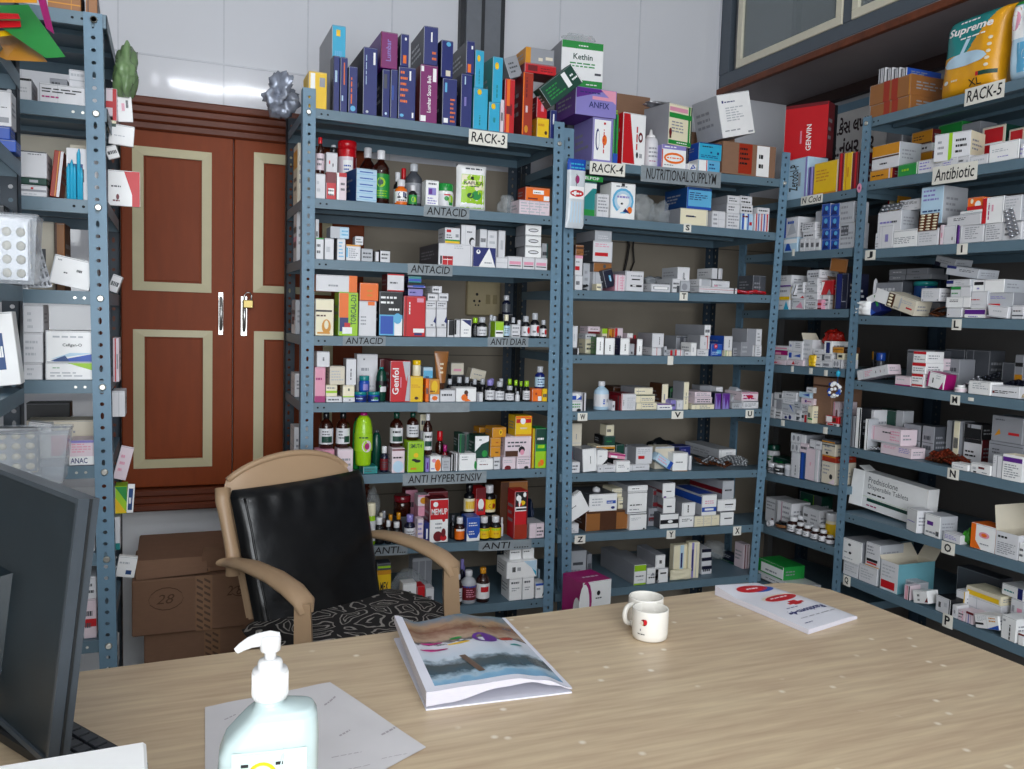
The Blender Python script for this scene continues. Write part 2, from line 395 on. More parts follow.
def describe(c, feats, w, h, kind='medicine carton'):
    size = 'small ' if w*h < .0016 else ''
    shape = 'flat ' if w > 2.3*h else ('tall ' if h > 1.7*w else '')
    cols = []
    for ft in feats.split(';'):
        ft = ft.strip()
        if ft[1:2] == ':': continue
        a = ft.split()
        if a and a[0] in 'bvqod' and len(a) > 1 and a[1] in NAME and a[1] != c and NAME[a[1]] not in [x[0] for x in cols]:
            cols.append((NAME[a[1]], {'b': 'band', 'v': 'stripe', 'q': 'panel', 'o': 'oval mark', 'd': 'corner'}[a[0]]))
    t = f"{size or shape}{NAME[c]} {kind}"
    if cols: t += ' with ' + (cols[0][0]+' '+cols[0][1] if len(cols) == 1 else cols[0][0]+' and '+cols[1][0]+' print')
    return t
FEATS_AUTO = ['x 3', 'x .1 .5 .9 .85 2 G; x .1 .15 .6 .35 1 g', 'x .15 .3 .85 .7 2 k', 'x .1 .2 .9 .9 4 g', 'x .2 .55 .8 .8 1 k; x .2 .2 .7 .4 2 g']

def carton_mesh(w, d, h, c, feats, rng, side=None, topc=None, open_end=False, flaps=None):
    mb = MB(); cm, sm, tm = pm(c), pm(side or c), pm(topc or side or c)
    mb.cham(0, w, 0, d, 0, h, .0012, [sm, tm, cm, sm, cm, sm])
    maps = carton_maps(w, d, h)
    if h > .02 and w > .02:   # tuck-flap seam of the end panel
        e = .0009/h; p_rect(mb, maps['f'], .01, 1-.0022/h-e, .99, 1-.0022/h, pm('g'), lift=.6)
        p_rect(mb, maps['f'], .0, .02, .0012/w, .98, pm('s'), lift=.7)
    # print on the long side panel as well
    if d > .05 and not any(x.strip().startswith(('l:', 'r:')) for x in feats.split(';')):
        dark = c in 'knNTpRDB'
        for f in 'lr':
            p_lines(mb, maps[f], .12, .3, .8, .75, 2 if h < .06 else 3, pm('s' if dark else 'g'), rng)
    paint(mb, maps, feats, rng)
    return mb

def kindname(w, h):
    return 'upright_carton' if h > 1.25*w else ('flat_carton' if w > 1.7*h else 'medicine_carton')
def _carton(x0, x1, yt, c, feats, desc, d, sb, yaw, base, side, topc, name, cat, dy=0):
    R = cur['rack']; rng = cur['rng']
    s0, s1, zt = span(x0, x1, yt, sb)
    s0 = max(s0, R.s0+.006); s1 = min(s1, R.s1-.006)
    w = max(.008, s1-s0-.0012)
    b = base if base is not None else zbase(s0, s1)
    h = max(.008, zt-b)
    if feats is None:
        feats = rng.choice(FEATS_AUTO) if c in 'wWouLsPCg' else 'x .15 .35 .85 .7 2 w'
        if min(w, h) < .018: feats = 'x .1 .25 .9 .75 1 G'
    d = min(d, R.depth-sb-.012)
    mb = carton_mesh(w, d, h, c, feats, rng, side, topc)
    for v in mb.v: v.x -= w/2
    P = R.W((s0+s1)/2, sb+dy, b)
    if name == 'medicine_carton': name = kindname(w, h)
    o = mb.build(name, loc=P, rot=(0, 0, R.rz()+math.radians(yaw)))
    reg(o, desc or describe(c, feats, w, h), cat, (s0+s1)/2, b, name); ITEMS[-1]['auto'] = desc is None
    cur.update(top=b+h+.0006, last=(s0, s1, sb, d))
    return o
def b(x0, x1, yt, c='w', feats=None, desc=None, d=.10, sb=.012, yaw=None, side=None, top=None, name='medicine_carton', cat='carton', base=None):
    cur['stack'] += 1
    if yaw is None: yaw = cur['rng'].uniform(-2, 2)
    return _carton(x0, x1, yt, c, feats, desc, d, sb, yaw, base, side, top, name, cat)
def u(x0, x1, yt, c='w', feats=None, desc=None, d=.09, sb=None, yaw=None, side=None, top=None, name='medicine_carton', cat='carton'):
    if yaw is None: yaw = cur['rng'].uniform(-3, 3)
    if sb is None: sb = cur['last'][2]+.001
    return _carton(x0, x1, yt, c, feats, desc, d, sb, yaw, cur['top'], side, top, name, cat)
def tilt(x0, x1, y0, y1, roll, c='w', feats=None, desc=None, d=.07, sb=.02, yaw=0, side=None, top=None, name='medicine_carton', cat='carton', w=None, h=None, new=True, minz=None):
    """a carton lying askew: pixel box of its outline, rotated by roll degrees in the plane of the rack front"""
    R = cur['rack']; rng = cur['rng']
    if new: cur['stack'] += 1
    s0, s1, zt = span(x0, x1, y0, sb); _, Y = px(0, y1); zb = at(px((x0+x1)/2, 0)[0], Y, R.ax, R.plane+sb).z
    lo = zbase(s0, s1) if minz is None else minz
    zb = max(zb, lo); W_, H_ = s1-s0, zt-zb; a = abs(math.radians(roll)); C, S_ = math.cos(a), math.sin(a)
    if w is None:
        if abs(C*C-S_*S_) > .25:
            w = (W_*C-H_*S_)/(C*C-S_*S_); h = (H_*C-W_*S_)/(C*C-S_*S_)
        if w is None or w < .012 or h < .012: w = W_*.8; h = H_*.55
    feats = feats if feats is not None else rng.choice(FEATS_AUTO)
    mb = carton_mesh(w, d, h, c, feats, rng, side, top)
    M = Matrix.Rotation(-math.radians(roll), 4, 'Y') @ Matrix.Translation((-w/2, 0, -h/2)); mb.xform(M)
    mz = min(v.z for v in mb.v)
    P = R.W((s0+s1)/2, sb, zb-mz)
    o = mb.build(name, loc=P, rot=(0, 0, R.rz()+math.radians(yaw)))
    reg(o, desc or ('tilted '+describe(c, feats, w, h)), cat, (s0+s1)/2, zb, name)
    cur['top'] = zt
    return o

PROF = {
 'syrup': ([(.0, 0), (.92, .0), (1, .02), (1, .60), (.93, .68), (.62, .76), (.40, .80), (.38, .84)], [(.44, .83), (.46, .84), (.46, .985), (.40, 1)], (.12, .56)),
 'small': ([(.0, 0), (.95, .0), (1, .03), (1, .56), (.9, .64), (.5, .70), (.5, .74)], [(.62, .73), (.64, .74), (.64, .98), (.56, 1)], (.08, .52)),
 'jar':   ([(.0, 0), (.9, .0), (1, .04), (1, .62), (.9, .70), (.86, .72)], [(.98, .70), (1.0, .72), (1.0, .97), (.92, 1)], (.10, .58)),
 'nozzle':([(.0, 0), (.93, .0), (1, .03), (1, .66), (.85, .76), (.6, .79)], [(.62, .78), (.58, .84), (.25, .88), (.13, 1)], (.10, .6)),
 'can':   ([(.0, 0), (.95, .0), (1, .02), (1, .86), (.97, .88)], [(1.03, .87), (1.03, .98), (.95, 1)], (.2, .75)),
 'shampoo': ([(.0, 0), (.8, .0), (.86, .03), (1, .45), (.98, .7), (.8, .86), (.55, .92), (.42, .94)], [(.42, .935), (.42, .98), (.30, 1)], (.28, .6)),
}
def bottle(x0, x1, yt, kind='syrup', body='k', cap='w', lab='w', desc=None, sb=.03, on=False, feats='x .1 .2 .9 .8 3 G', base=None, band=None, flat=1, ym=None, name=None, cat=None, glass=False):
    R = cur['rack']; rng = cur['rng']
    if not on: cur['stack'] += 1
    s0, s1, zt = span(x0, x1, yt, sb); s0 = max(s0, R.s0+.008); s1 = min(s1, R.s1-.008)
    bz = cur['top'] if on else (base if base is not None else zbase(s0, s1))
    h = max(.02, zt-bz); r = (s1-s0)/2*.97
    P1, P2, lb = PROF[kind]
    bm = M_GLASSB if glass else pm(body, True)
    name = name or {'syrup': 'medicine_bottle', 'small': 'medicine_bottle', 'jar': 'medicine_jar', 'nozzle': 'squeeze_bottle', 'can': 'powder_tin', 'shampoo': 'medicine_bottle'}[kind]
    mb = MB(); mb.lathe([(max(a, .001)*r, z*h) for a, z in P1], bm, 16, sy=flat)
    root = mb.build(name, loc=R.W((s0+s1)/2, sb+r*flat, bz), rot=(0, 0, R.rz()))
    mb = MB(); mb.lathe([(max(a, .001)*r, z*h) for a, z in P2], pm(cap, True), 14, sy=max(flat, .8)); mb.build('cap', root)
    if lab:
        mb = MB(); z0, z1 = lb[0]*h, lb[1]*h; rr = r*1.012+.0002
        if kind == 'shampoo': rr = r*1.03
        mb.grid(lambda a, q: (rr*math.sin((a-.5)*2.6*PI/1.4), -rr*flat*math.cos((a-.5)*2.6*PI/1.4), z0+(z1-z0)*q), 16, 1, pm(lab))
        mp = lambda a, q, L=1: ((rr+.0003*L)*math.sin((a-.5)*2.0), -(rr+.0003*L)*flat*math.cos((a-.5)*2.0), z0+(z1-z0)*q)
        ff = (f'q {band} 0 .3 1 .7; ' if band else '') + (feats or '')
        paint(mb, {'f': mp}, ff, rng, nu=5)
        mb.build('paper_label', root)
    cur.update(top=bz+h+.0005, last=(s0, s1, sb, 2*r))
    word = {'syrup': 'bottle', 'small': 'bottle', 'jar': 'jar', 'nozzle': 'squeeze bottle', 'can': 'tin', 'shampoo': 'bottle'}[kind]
    dd = desc or f"{'amber glass' if glass else NAME[body]} {word} with {NAME[cap]} cap" + (f" and {NAME[band or lab]} label" if lab else '')
    reg(root, dd, cat or ('jar' if kind == 'jar' else 'bottle'), (s0+s1)/2, bz, name)
    return root

def pillow(w, h, d, nu=14, nv=18, crumple=.15, seed=1, power=.5):
    """front and back skins of a stuffed bag, (x, y, z) with y the thickness"""
    def fn(sign):
        def f(a, q):
            e = (max(0, 1-(2*a-1)**4)*max(0, 1-(2*q-1)**6))**power
            n = noise.noise(Vector((a*3.1+seed, q*3.7, seed*2.3)))*crumple + noise.noise(Vector((a*9+seed, q*8, seed)))*crumple*.4
            n2 = noise.noise(Vector((q*4+seed*5, a*4, 1)))*crumple*.10
            return (w*(a-.5)*(1-.03*math.sin(q*PI))+n2*w*e, d/2*(sign*e*(1+n*2)), h*q)
        return f
    return fn(-1), fn(1), nu, nv
def pouch(x0, x1, yt, c='w', desc='', d=.05, sb=.02, seed=3, crumple=.15, mt=None, feats='', on=False, base=None, name='pouch', cat='pouch', yaw=0, mfun=None, back=None, roll=0, yb=None):
    R = cur['rack']
    if not on: cur['stack'] += 1
    s0, s1, zt = span(x0, x1, yt, sb); s0 = max(s0, R.s0+.006); s1 = min(s1, R.s1-.006)
    bz = cur['top'] if on else (base if base is not None else zbase(s0, s1))
    if yb is not None: bz = max(bz, at(px((x0+x1)/2, 0)[0], px(0, yb)[1], R.ax, R.plane+sb).z)
    w, h = s1-s0, max(.012, zt-bz)
    f1, f2, nu, nv = pillow(w, h, d, crumple=crumple, seed=seed)
    mb = MB(); m_ = mt or pm(c, True); mb.grid(f1, nu, nv, m_, mfun=mfun); mb.grid(f2, nu, nv, back or m_)
    mp = lambda a, q, L=1: tuple(Vector(f1(a, q))+Vector((0, -.0004*L, 0)))
    if feats:
        rng = cur['rng']
        for ft in feats.split(';'):
            ft = ft.strip(); k = ft.split()
            if k[0] == 'q':   # conforming patch
                u0, v0, u1, v1 = map(float, k[2:6])
                mb.grid(lambda a, q: mp(u0+(u1-u0)*a, v0+(v1-v0)*q, 1.2), 8, 6, pm(k[1]))
            elif k[0] == 'T':
                vs, fs, _ = text_shape(k[1].replace('_', ' '), 0, .015); u0, v0, u1, v1 = map(float, k[3:7])
                mb.mesh([mp(u0+(u1-u0)*x, v0+(v1-v0)*y, 4) for x, y in vs], fs, pm(k[2]))
            else: paint(mb, {'f': mp}, ft, rng, nu=5)
    if roll: mb.xform(Matrix.Rotation(-math.radians(roll), 4, 'Y'))
    o = mb.build(name, loc=R.W((s0+s1)/2, sb+d/2*.9, bz), rot=(0, 0, R.rz()+math.radians(yaw)))
    reg(o, desc, cat, (s0+s1)/2, bz, name); cur.update(top=zt, last=(s0, s1, sb, d))
    return o
def blister(x0, x1, y0, y1, desc, nx=4, nz=5, mt=None, dot=None, roll=0, sb=.02, on=True, lean=12, yaw=0):
    """a foil strip standing up, with rows of pill pockets"""
    R = cur['rack']
    if not on: cur['stack'] += 1
    s0, s1, zt = span(x0, x1, y0, sb); zb = at(px((x0+x1)/2, 0)[0], px(0, y1)[1], R.ax, R.plane+sb).z
    zb = max(zb, zbase(s0, s1)); w, h = s1-s0, max(zt-zb, .02)
    mb = MB(); mt = mt or M_FOIL; mb.box(-w/2, w/2, 0, .0006, 0, h, mt)
    dm = pm(dot) if dot else mt
    for i in range(nx):
        for j in range(nz):
            cx = -w/2+(i+.5)*w/nx; cz = (j+.5)*h/nz; rx, rz_ = w/nx*.36, h/nz*.34
            n0 = len(mb.v); mb.lathe([(1, 0), (.85, .55), (.4, .9), (.02, 1)], dm, 8)
            mb.xform(Matrix.Translation((cx, 0, cz)) @ Matrix.Rotation(PI/2, 4, 'X') @ Matrix.Diagonal((rx, rz_, .0042, 1)), n0)
    mb.xform(Matrix.Rotation(-math.radians(roll), 4, 'Y') @ Matrix.Rotation(-math.radians(lean), 4, 'X'))
    o = mb.build('blister_strip', loc=R.W((s0+s1)/2, sb, zb+.0005), rot=(0, 0, R.rz()+math.radians(yaw)))
    reg(o, desc, 'pill strip', (s0+s1)/2, zb, 'blister_strip'); return o
def strips(x0, x1, yt, desc, n=6, mt=None, sb=.03, seed=1, dy=.012, alt=None):
    """loose foil strips heaped flat on the board: each strip its own thing"""
    R = cur['rack']; rng = random.Random(seed); s0, s1, zt = span(x0, x1, yt, sb); s0 = max(s0, R.s0+.01); s1 = min(s1, R.s1-.01)
    bz = zbase(s0, s1); H = max(.012, zt-bz); cur['stack'] += 1
    for k in range(n):
        cur['same'] = True
        L, Wd = rng.uniform(.06, .085), rng.uniform(.026, .036)
        L = min(L, (s1-s0)*.9)
        mm = (alt if alt and k % 2 else mt) or M_FOIL
        mb = MB(); mb.box(-L/2, L/2, -Wd/2, Wd/2, 0, .0006, mm)
        for i in range(5):
            for j in range(2):
                n0 = len(mb.v); mb.lathe([(1, 0), (.8, .6), (.3, .95), (.02, 1)], mm, 8)
                mb.xform(Matrix.Translation((-L/2+(i+.5)*L/5, -Wd/2+(j+.5)*Wd/2, .0006)) @ Matrix.Diagonal((L/5*.36, Wd/2*.36, .0042, 1)), n0)
        cx = s0+L/2+(s1-s0-L)*((k+.5)/n if n > 1 else .5); cy = sb+Wd/2+.008+rng.uniform(0, .05)
        tl = rng.uniform(-22, 22)
        M = Matrix.Rotation(math.radians(rng.uniform(-30, 30)), 4, 'Z') @ Matrix.Rotation(math.radians(tl), 4, 'Y') @ Matrix.Rotation(math.radians(rng.uniform(5, 38)), 4, 'X')
        mb.xform(M); mz = min(v.z for v in mb.v)
        z = bz + (k % 4)*H*.18
        o = mb.build('blister_strip', loc=R.W(cx, cy, z-mz), rot=(0, 0, R.rz()))
        reg(o, desc, 'pill strip', cx, z, 'blister_strip'); ITEMS[-1]['same'] = True
def openbox(x0, x1, yt, c='w', feats='', desc='', d=.12, sb=.015, yaw=0, side=None, inner='o', flap=(.06, 60), on=False, flaps='b', name='open_carton', roll=0, base=None):
    """a carton with its lid open: four walls, a floor and upright flaps (b back, l left, r right, f front)"""
    R = cur['rack']; rng = cur['rng']
    if not on: cur['stack'] += 1
    s0, s1, zt = span(x0, x1, yt, sb); s0 = max(s0, R.s0+.006); s1 = min(s1, R.s1-.006)
    bz = cur['top'] if on else (base if base is not None else zbase(s0, s1)); w, h = s1-s0-.001, max(.02, zt-bz); d = min(d, R.depth-sb-.03)
    t = .0012; o_, s_, i_ = pm(c), pm(side or c), pm(inner); mb = MB()
    if c == 'd': o_ = s_ = i_ = M_CARDB
    mb.box(0, w, 0, d, 0, t, s_)
    mb.hexa([(0, 0, t), (w, 0, t), (w, t, t), (0, t, t), (0, 0, h), (w, 0, h), (w, t, h), (0, t, h)], [o_, i_, o_, o_, i_, o_])
    mb.hexa([(0, d-t, t), (w, d-t, t), (w, d, t), (0, d, t), (0, d-t, h), (w, d-t, h), (w, d, h), (0, d, h)], [s_, i_, i_, s_, s_, s_])
    mb.hexa([(0, t, t), (t, t, t), (t, d-t, t), (0, d-t, t), (0, t, h), (t, t, h), (t, d-t, h), (0, d-t, h)], [s_, i_, s_, i_, s_, s_])
    mb.hexa([(w-t, t, t), (w, t, t), (w, d-t, t), (w-t, d-t, t), (w-t, t, h), (w, t, h), (w, d-t, h), (w-t, d-t, h)], [s_, i_, s_, s_, s_, i_])
    paint(mb, carton_maps(w, d, h), feats, rng)
    root = None
    for v in mb.v: v.x -= w/2
    root = mb.build(name, loc=R.W((s0+s1)/2, sb, bz), rot=(0, math.radians(roll), R.rz()+math.radians(yaw)))
    L, an = flap; an = math.radians(an)
    for f in flaps:
        fb = MB(); c_, s2 = math.cos(an), math.sin(an)
        if f == 'b': fb.hexa([(-w/2, d, h), (w/2, d, h), (w/2, d+t, h), (-w/2, d+t, h), (-w/2*.96, d+L*c_, h+L*s2), (w/2*.96, d+L*c_, h+L*s2), (w/2*.96, d+L*c_+t, h+L*s2), (-w/2*.96, d+L*c_+t, h+L*s2)], [i_, i_, i_, i_, s_, i_])
        if f == 'f': fb.hexa([(-w/2, -t, h), (w/2, -t, h), (w/2, 0, h), (-w/2, 0, h), (-w/2*.96, -L*c_-t, h+L*s2), (w/2*.96, -L*c_-t, h+L*s2), (w/2*.96, -L*c_, h+L*s2), (-w/2*.96, -L*c_, h+L*s2)], o_)
        if f == 'l': fb.hexa([(-w/2-t, 0, h), (-w/2, 0, h), (-w/2, d, h), (-w/2-t, d, h), (-w/2-L*c_-t, .004, h+L*s2), (-w/2-L*c_, .004, h+L*s2), (-w/2-L*c_, d-.004, h+L*s2), (-w/2-L*c_-t, d-.004, h+L*s2)], i_)
        if f == 'r': fb.hexa([(w/2, 0, h), (w/2+t, 0, h), (w/2+t, d, h), (w/2, d, h), (w/2+L*c_, .004, h+L*s2), (w/2+L*c_+t, .004, h+L*s2), (w/2+L*c_+t, d-.004, h+L*s2), (w/2+L*c_, d-.004, h+L*s2)], i_)
        fb.build('flap', root)
    reg(root, desc, 'carton', (s0+s1)/2, bz, name); cur.update(top=bz+h+.0006, last=(s0, s1, sb, d))
    return root
def bag(x0, x1, yt, desc, mt=None, sb=.03, seed=1, d=.09, on=False, name='plastic_bag', rough=.35, cat='bag', yb=None, parts=None):
    """a crumpled plastic bag, resting on the board"""
    R = cur['rack']
    if not on: cur['stack'] += 1
    s0, s1, zt = span(x0, x1, yt, sb); s0 = max(s0, R.s0+.006); s1 = min(s1, R.s1-.006)
    bz = cur['top'] if on else zbase(s0, s1)
    if yb is not None: bz = max(bz, at(px((x0+x1)/2, 0)[0], px(0, yb)[1], R.ax, R.plane+sb).z)
    o = bag_mesh(s1-s0, d, max(.02, zt-bz), mt or M_CLEAR, seed, rough).build(name, loc=R.W((s0+s1)/2, sb+d/2, bz), rot=(0, 0, R.rz()))
    reg(o, desc, cat, (s0+s1)/2, bz, name); return o
def bag_mesh(w, d, h, mt, seed, rough=.35):
    import bmesh
    bm = bmesh.new(); bmesh.ops.create_icosphere(bm, subdivisions=4, radius=1)
    mb = MB(); vs = []
    for v in bm.verts:
        p = v.co.copy(); n = noise.noise(p*1.7+Vector((seed*3.1, 0, 0)))*rough + abs(noise.noise(p*4.3+Vector((0, seed*2.7, 0))))*rough*.6 + noise.noise(p*9+Vector((0, 0, seed)))*rough*.2
        vs.append(p*(1+n-.1))
    zs = [v.z for v in vs]; xs = [v.x for v in vs]; ys = [v.y for v in vs]
    sc = lambda v: ((v.x-(max(xs)+min(xs))/2)/(max(xs)-min(xs))*w, (v.y-(max(ys)+min(ys))/2)/(max(ys)-min(ys))*d, max(0, ((v.z-min(zs))/(max(zs)-min(zs)) - .08)/.92)*h)
    mb.mesh([sc(v) for v in vs], [tuple(x.index for x in f.verts) for f in bm.faces], mt, True)
    bm.free(); return mb
# ================================================================== RACK THREE
T0 = [(317,108)]
def zat(x, y, R): return at(x, y, R.ax, R.plane).z
make_rack(R3, 'blue-grey slotted steel rack marked RACK-3, behind the chair', (zat(310, 88, R3), zat(557, 121.5, R3)), (-.004, -.012), tags=[
 (0,469,131,508,146,'RACK-3',0), (1,424,206,470,218,'ANTACID',0), (2,408,264,453,275.5,'ANTACID',0), (3,343,336,386,346,'ANTACID',0), (3,488,337,529,347,'ANTI DIAR',0),
 (4,418,402.5,470,412.5,'',0), (5,403,472.5,487,484.5,'ANTI HYPERTENSIV',0), (6,372,545,408,556,'ANTI...',0), (6,479,540,532,551,'ANTI ......',0)])
P_ = 'on top of rack three'
sh('three', 0, 'A1', P_)
b(60,190,432,'y','q W .1 .1 .35 .95; q g .6 .6 .9 .85',d=.12,desc='yellow carton beside the corner post',yaw=0)
b(225,322,108,'c','q y .3 .88 .6 .95; x .2 .3 .8 .8 2 l',d=.26,sb=.07,side='g',desc='tallest sky-blue box with grey side',yaw=0)
b(232,280,320,'n','v N .0 .15; x .3 .4 .7 .9 1 L',d=.05,sb=.012,side='N')
b(284,336,330,'n','q a .45 .5 .6 .9; q L .2 .2 .4 .3',d=.05,sb=.012,side='N')
b(342,405,395,'n','T SUPPORT a .15 .2 .45 .95 90; o l .5 .1 .3 .06',d=.2,side='N')
b(445,545,262,'n','T BACK_REST L .15 .45 .25 .9 90; q W .7 .75 .85 .93; o s .3 .05 .1 .02',d=.24,side='N',desc='widest navy box with white lettering')
b(578,632,415,'n','q G .2 .6 .6 .9; o L .5 .08 .15 .03',d=.1,side='N')
b(636,686,415,'n','x .2 .2 .5 .9 1 b',d=.1,side='N')
cur['top'] += 0; u(567,686,155,'h','T Lumbar v .3 .2 .6 .8 90; v R .0 .04',d=.2,side='p',desc='plain plum box standing on two navy boxes',yaw=0)
b(692,812,400,'n','x .1 .3 .55 .95 6 a; q W .62 .75 .72 .93; q W .8 .05 .9 .15; o l .2 .08 .12 .03',d=.14,side='N',desc='navy box with orange printed lines')
u(705,765,168,'n','o W .6 .85 .12 .05; q a .3 .1 .7 .35',d=.12,side='N'); cur['stack'] -= 0
cur['top'] = cur['top']; 
cur['stack'] += 1
_t = zbase(1, 1)
sh('three', 0, 'A1', P_)
b(842,966,385,'h','T Lumbar_Sacro_Belt W .4 .18 .62 .82 90; q W .72 .72 .92 .95; q W .05 .02 .35 .12; q W .05 .88 .2 .97',d=.22,side='R',desc='plum box with white Lumbar Sacro Belt lettering',yaw=0)
u(868,968,115,'n','q W .5 .6 .6 .85; x .6 .1 .9 .4 2 a',d=.2,side='N')
sh('three', 0, 'A2', P_)
b(76,162,405,'n','x .55 .05 .9 .6 6 a; q W .1 .05 .4 .15; q l .15 .7 .3 .9',d=.14,side='N')
u(68,140,180,'n','o l .6 .9 .2 .06; q o .4 .05 .8 .2',d=.12,side='N')
b(186,252,378,'n','q L .3 .8 .4 .95; x .3 .3 .5 .7 1 v',d=.18,side='N')
u(216,266,182,'n','q W .6 .75 .8 .85; q a .2 .05 .6 .3',d=.18,side='G')
b(258,345,462,'c','o y .4 .9 .16 .07; T KNEE t .35 .1 .55 .5 90',d=.14,side='t')
u(268,322,238,'c','o y .4 .78 .18 .09; T KNEE t .35 .1 .6 .5 90',d=.12,side='t')
b(348,415,545,'c','o y .4 .85 .2 .1; x .4 .2 .7 .6 1 t',d=.14,side='t')
u(372,434,278,'c','o y .4 .8 .2 .08; T CAP t .3 .1 .6 .5 90',d=.18,side='t')
b(418,440,530,'u','x 1',d=.1)
b(444,505,408,'r','v a .2 .5; x .6 .2 .85 .7 1 R; q R .2 .35 .6 .5',d=.16,side='R',desc='shiny red carton beside the sky-blue boxes',yaw=0)
tilt(436,552,262,410,22,'g','x .2 .2 .8 .8 3 G',d=.1,sb=.04,desc='grey carton leaning on the red cartons',minz=cur['top'])
b(552,614,368,'z','T INSTA R .2 .6 .5 .95 90; v a .0 .12; o A .4 .1 .18 .06; x .3 .3 .6 .55 1 u',d=.18,side='R',desc='orange-red upright carton with round mark',yaw=0)
u(560,748,322,'r','q R .1 .2 .4 .8; x .5 .2 .9 .7 2 R',d=.1,side='R',desc='red carton lying across the upright one',yaw=0)
u(566,735,228,'g','q A 0 0 .18 1; q o .45 .2 .6 .4; q o .7 .3 .95 .5',d=.12,side='A',desc='grey carton with amber end, topmost of pile')
b(632,706,640,'y','o D .75 .25 .12 .1; x .1 .5 .6 .8 1 A',d=.08,side='A')
u(632,696,512,'r','x .4 .1 .8 .9 1 P',d=.07,side='R')
b(712,752,590,'n','q W .4 .5 .6 .85',d=.08)
P_ = 'on the upper antacid shelf'
sh('three', 1, 'B1', P_)
b(82,160,375,'w','x .1 .2 .5 .8 2 s',d=.07)
bottle(88,158,90,'syrup','R','r','u',on=True,sb=.03,glass=True,feats='x .1 .2 .9 .8 2 G')
b(163,242,362,'r','q R .0 .6 1 1; q W .2 .15 .8 .4; x .2 .1 .8 .4 2 G',d=.06)
b(163,252,212,'w','o r .3 .8 .06 .04; o k .6 .75 .05 .04; o r .7 .5 .05 .04; o k .3 .5 .05 .04; o A .5 .3 .06 .04; o r .25 .2 .05 .04; o k .75 .2 .05 .04',d=.05,sb=.08,desc='white carton dotted red and black',yaw=0)
bottle(195,255,150,'small','k','s',None,on=True,sb=.09,desc='dark bottle with silver cap behind dotted carton')
b(245,322,368,'u','v W 0 .25; x .4 .3 .8 .7 2 G; q r .2 .85 1 1',d=.06)
bottle(265,412,115,'can','r','r','u',sb=.15,feats='q W .2 .55 .7 .9; x .25 .6 .65 .8 2 b; q R .75 0 1 1',desc='tall red tin with pale label')
bottle(430,568,165,'syrup','D','w',None,sb=.17,glass=True,desc='amber glass bottle behind the big one')
bottle(532,672,185,'syrup','D','w','e',sb=.05,glass=True,feats='o i .4 .65 .25 .2; o T .4 .65 .14 .11; x .2 .05 .8 .35 3 i',desc='biggest amber bottle with green label')
b(393,560,338,'L',';'.join(f'q b .15 {q} .8 {q+.03}; q l 0 {q-.06} 1 {q-.05}' for q in (.12,.31,.5,.69,.88)),d=.15,side='B',sb=.004,desc='pale blue box of stacked strips in front',yaw=8)
bottle(690,752,360,'small','k','w','w',sb=.09)
bottle(738,795,330,'small','R','r','k',sb=.14)
bottle(786,926,290,'syrup','G','s','g',sb=.08,desc='grey plastic bottle with long neck',feats='x .2 .3 .8 .6 2 s')
bottle(703,802,415,'small','a','w','W',sb=.01,feats='o n .5 .72 .35 .25; q k .1 .4 .35 .55; q k .65 .4 .9 .55; q a 0 0 1 .12; x .2 .1 .8 .35 1 k',desc='orange bottle with blue and white label')
bottle(806,872,460,'small','k','w','e',sb=.014,feats='o i .5 .5 .3 .3')
sh('three', 1, 'B2', P_)
b(5,103,405,'W','q v .2 .45 .8 .72; q p .25 .48 .5 .68; x .15 .1 .85 .38 3 v; x .2 .8 .8 .95 1 G',d=.05,desc='white carton with lavender square',yaw=0)
bottle(105,226,425,'jar','W','e','w',sb=.012,feats='q r .3 .85 .7 .97; o i .75 .5 .2 .4; o e .45 .6 .14 .2; q e .6 .05 .9 .3',desc='white jar with dark green lid')
pouch(242,464,290,'W','white pouch with green RAFULA panel',d=.045,seed=3,crumple=.06,feats='q i .12 .05 .9 .78; q C .13 .45 .88 .77; o k .5 .7 .09 .04; T RAFULA k .2 .56 .85 .63; x .35 .5 .7 .55 1 G; o T .42 .32 .12 .06; o e .62 .33 .16 .1; x .25 .87 .85 .95 1 G',sb=.02)
b(688,916,555,'u','x .05 .1 .95 .9 4 s; q g .33 0 .34 1; q g .66 0 .67 1',d=.08,desc='low white carton with faint lines')
u(735,916,458,'a','q W .3 .5 .75 .8; T INDIA k .35 .55 .7 .7; q R .1 .1 .5 .2; q W .75 .05 .98 .4',d=.07,side='z',desc='orange carton with white name plate')
bag(560,700,500,'small clear crumpled bag',sb=.06,seed=4,d=.07)
P_ = 'on the middle antacid shelf'
sh('three', 2, 'C1', P_)
b(62,84,25,'w','x 2',d=.06,sb=.06)
b(64,112,135,'w','b e .93 1; x 2',d=.1,side='s')
b(116,172,138,'w','x .2 .2 .6 .8 1 s',d=.1,side='g')
b(190,240,140,'w','x .2 .1 .8 .9 5 l',d=.12,side='g')
u(150,262,70,'L','x .6 .2 .95 .8 2 l; v s .0 .5',d=.08,side='g',desc='pale blue carton lying across the top')
b(243,330,176,'w','b A .9 1; q l .0 .2 .12 .8; x .2 .15 .95 .8 5 g',d=.1,desc='white carton with amber top edge')
u(296,346,126,'w','x 2',d=.05)
b(334,402,200,'s','x 2',d=.06)
b(408,438,214,'w','v k 0 .3; b k 0 .06; b k .94 1',d=.1,side='k')
b(444,506,208,'w','b k .94 1; x 2',d=.1,side='k',yaw=6)
sh('three', 2, 'C2', P_)
b(80,284,170,'w','q r .12 .02 .42 .42; q W .14 .25 .4 .28; q k .05 .05 .1 .42; q W .26 .02 .27 .42; q R .15 .33 .4 .4; x .45 .75 .75 .95 2 s; v g .93 .94',d=.24,side='G',desc='biggest white carton with two red squares',yaw=0)
u(118,209,76,'w','b y 0 .14; b e .14 .24; q r .1 .7 .4 .88; q g .7 .4 .9 .6; x .1 .3 .6 .6 2 G',d=.08,yaw=0)
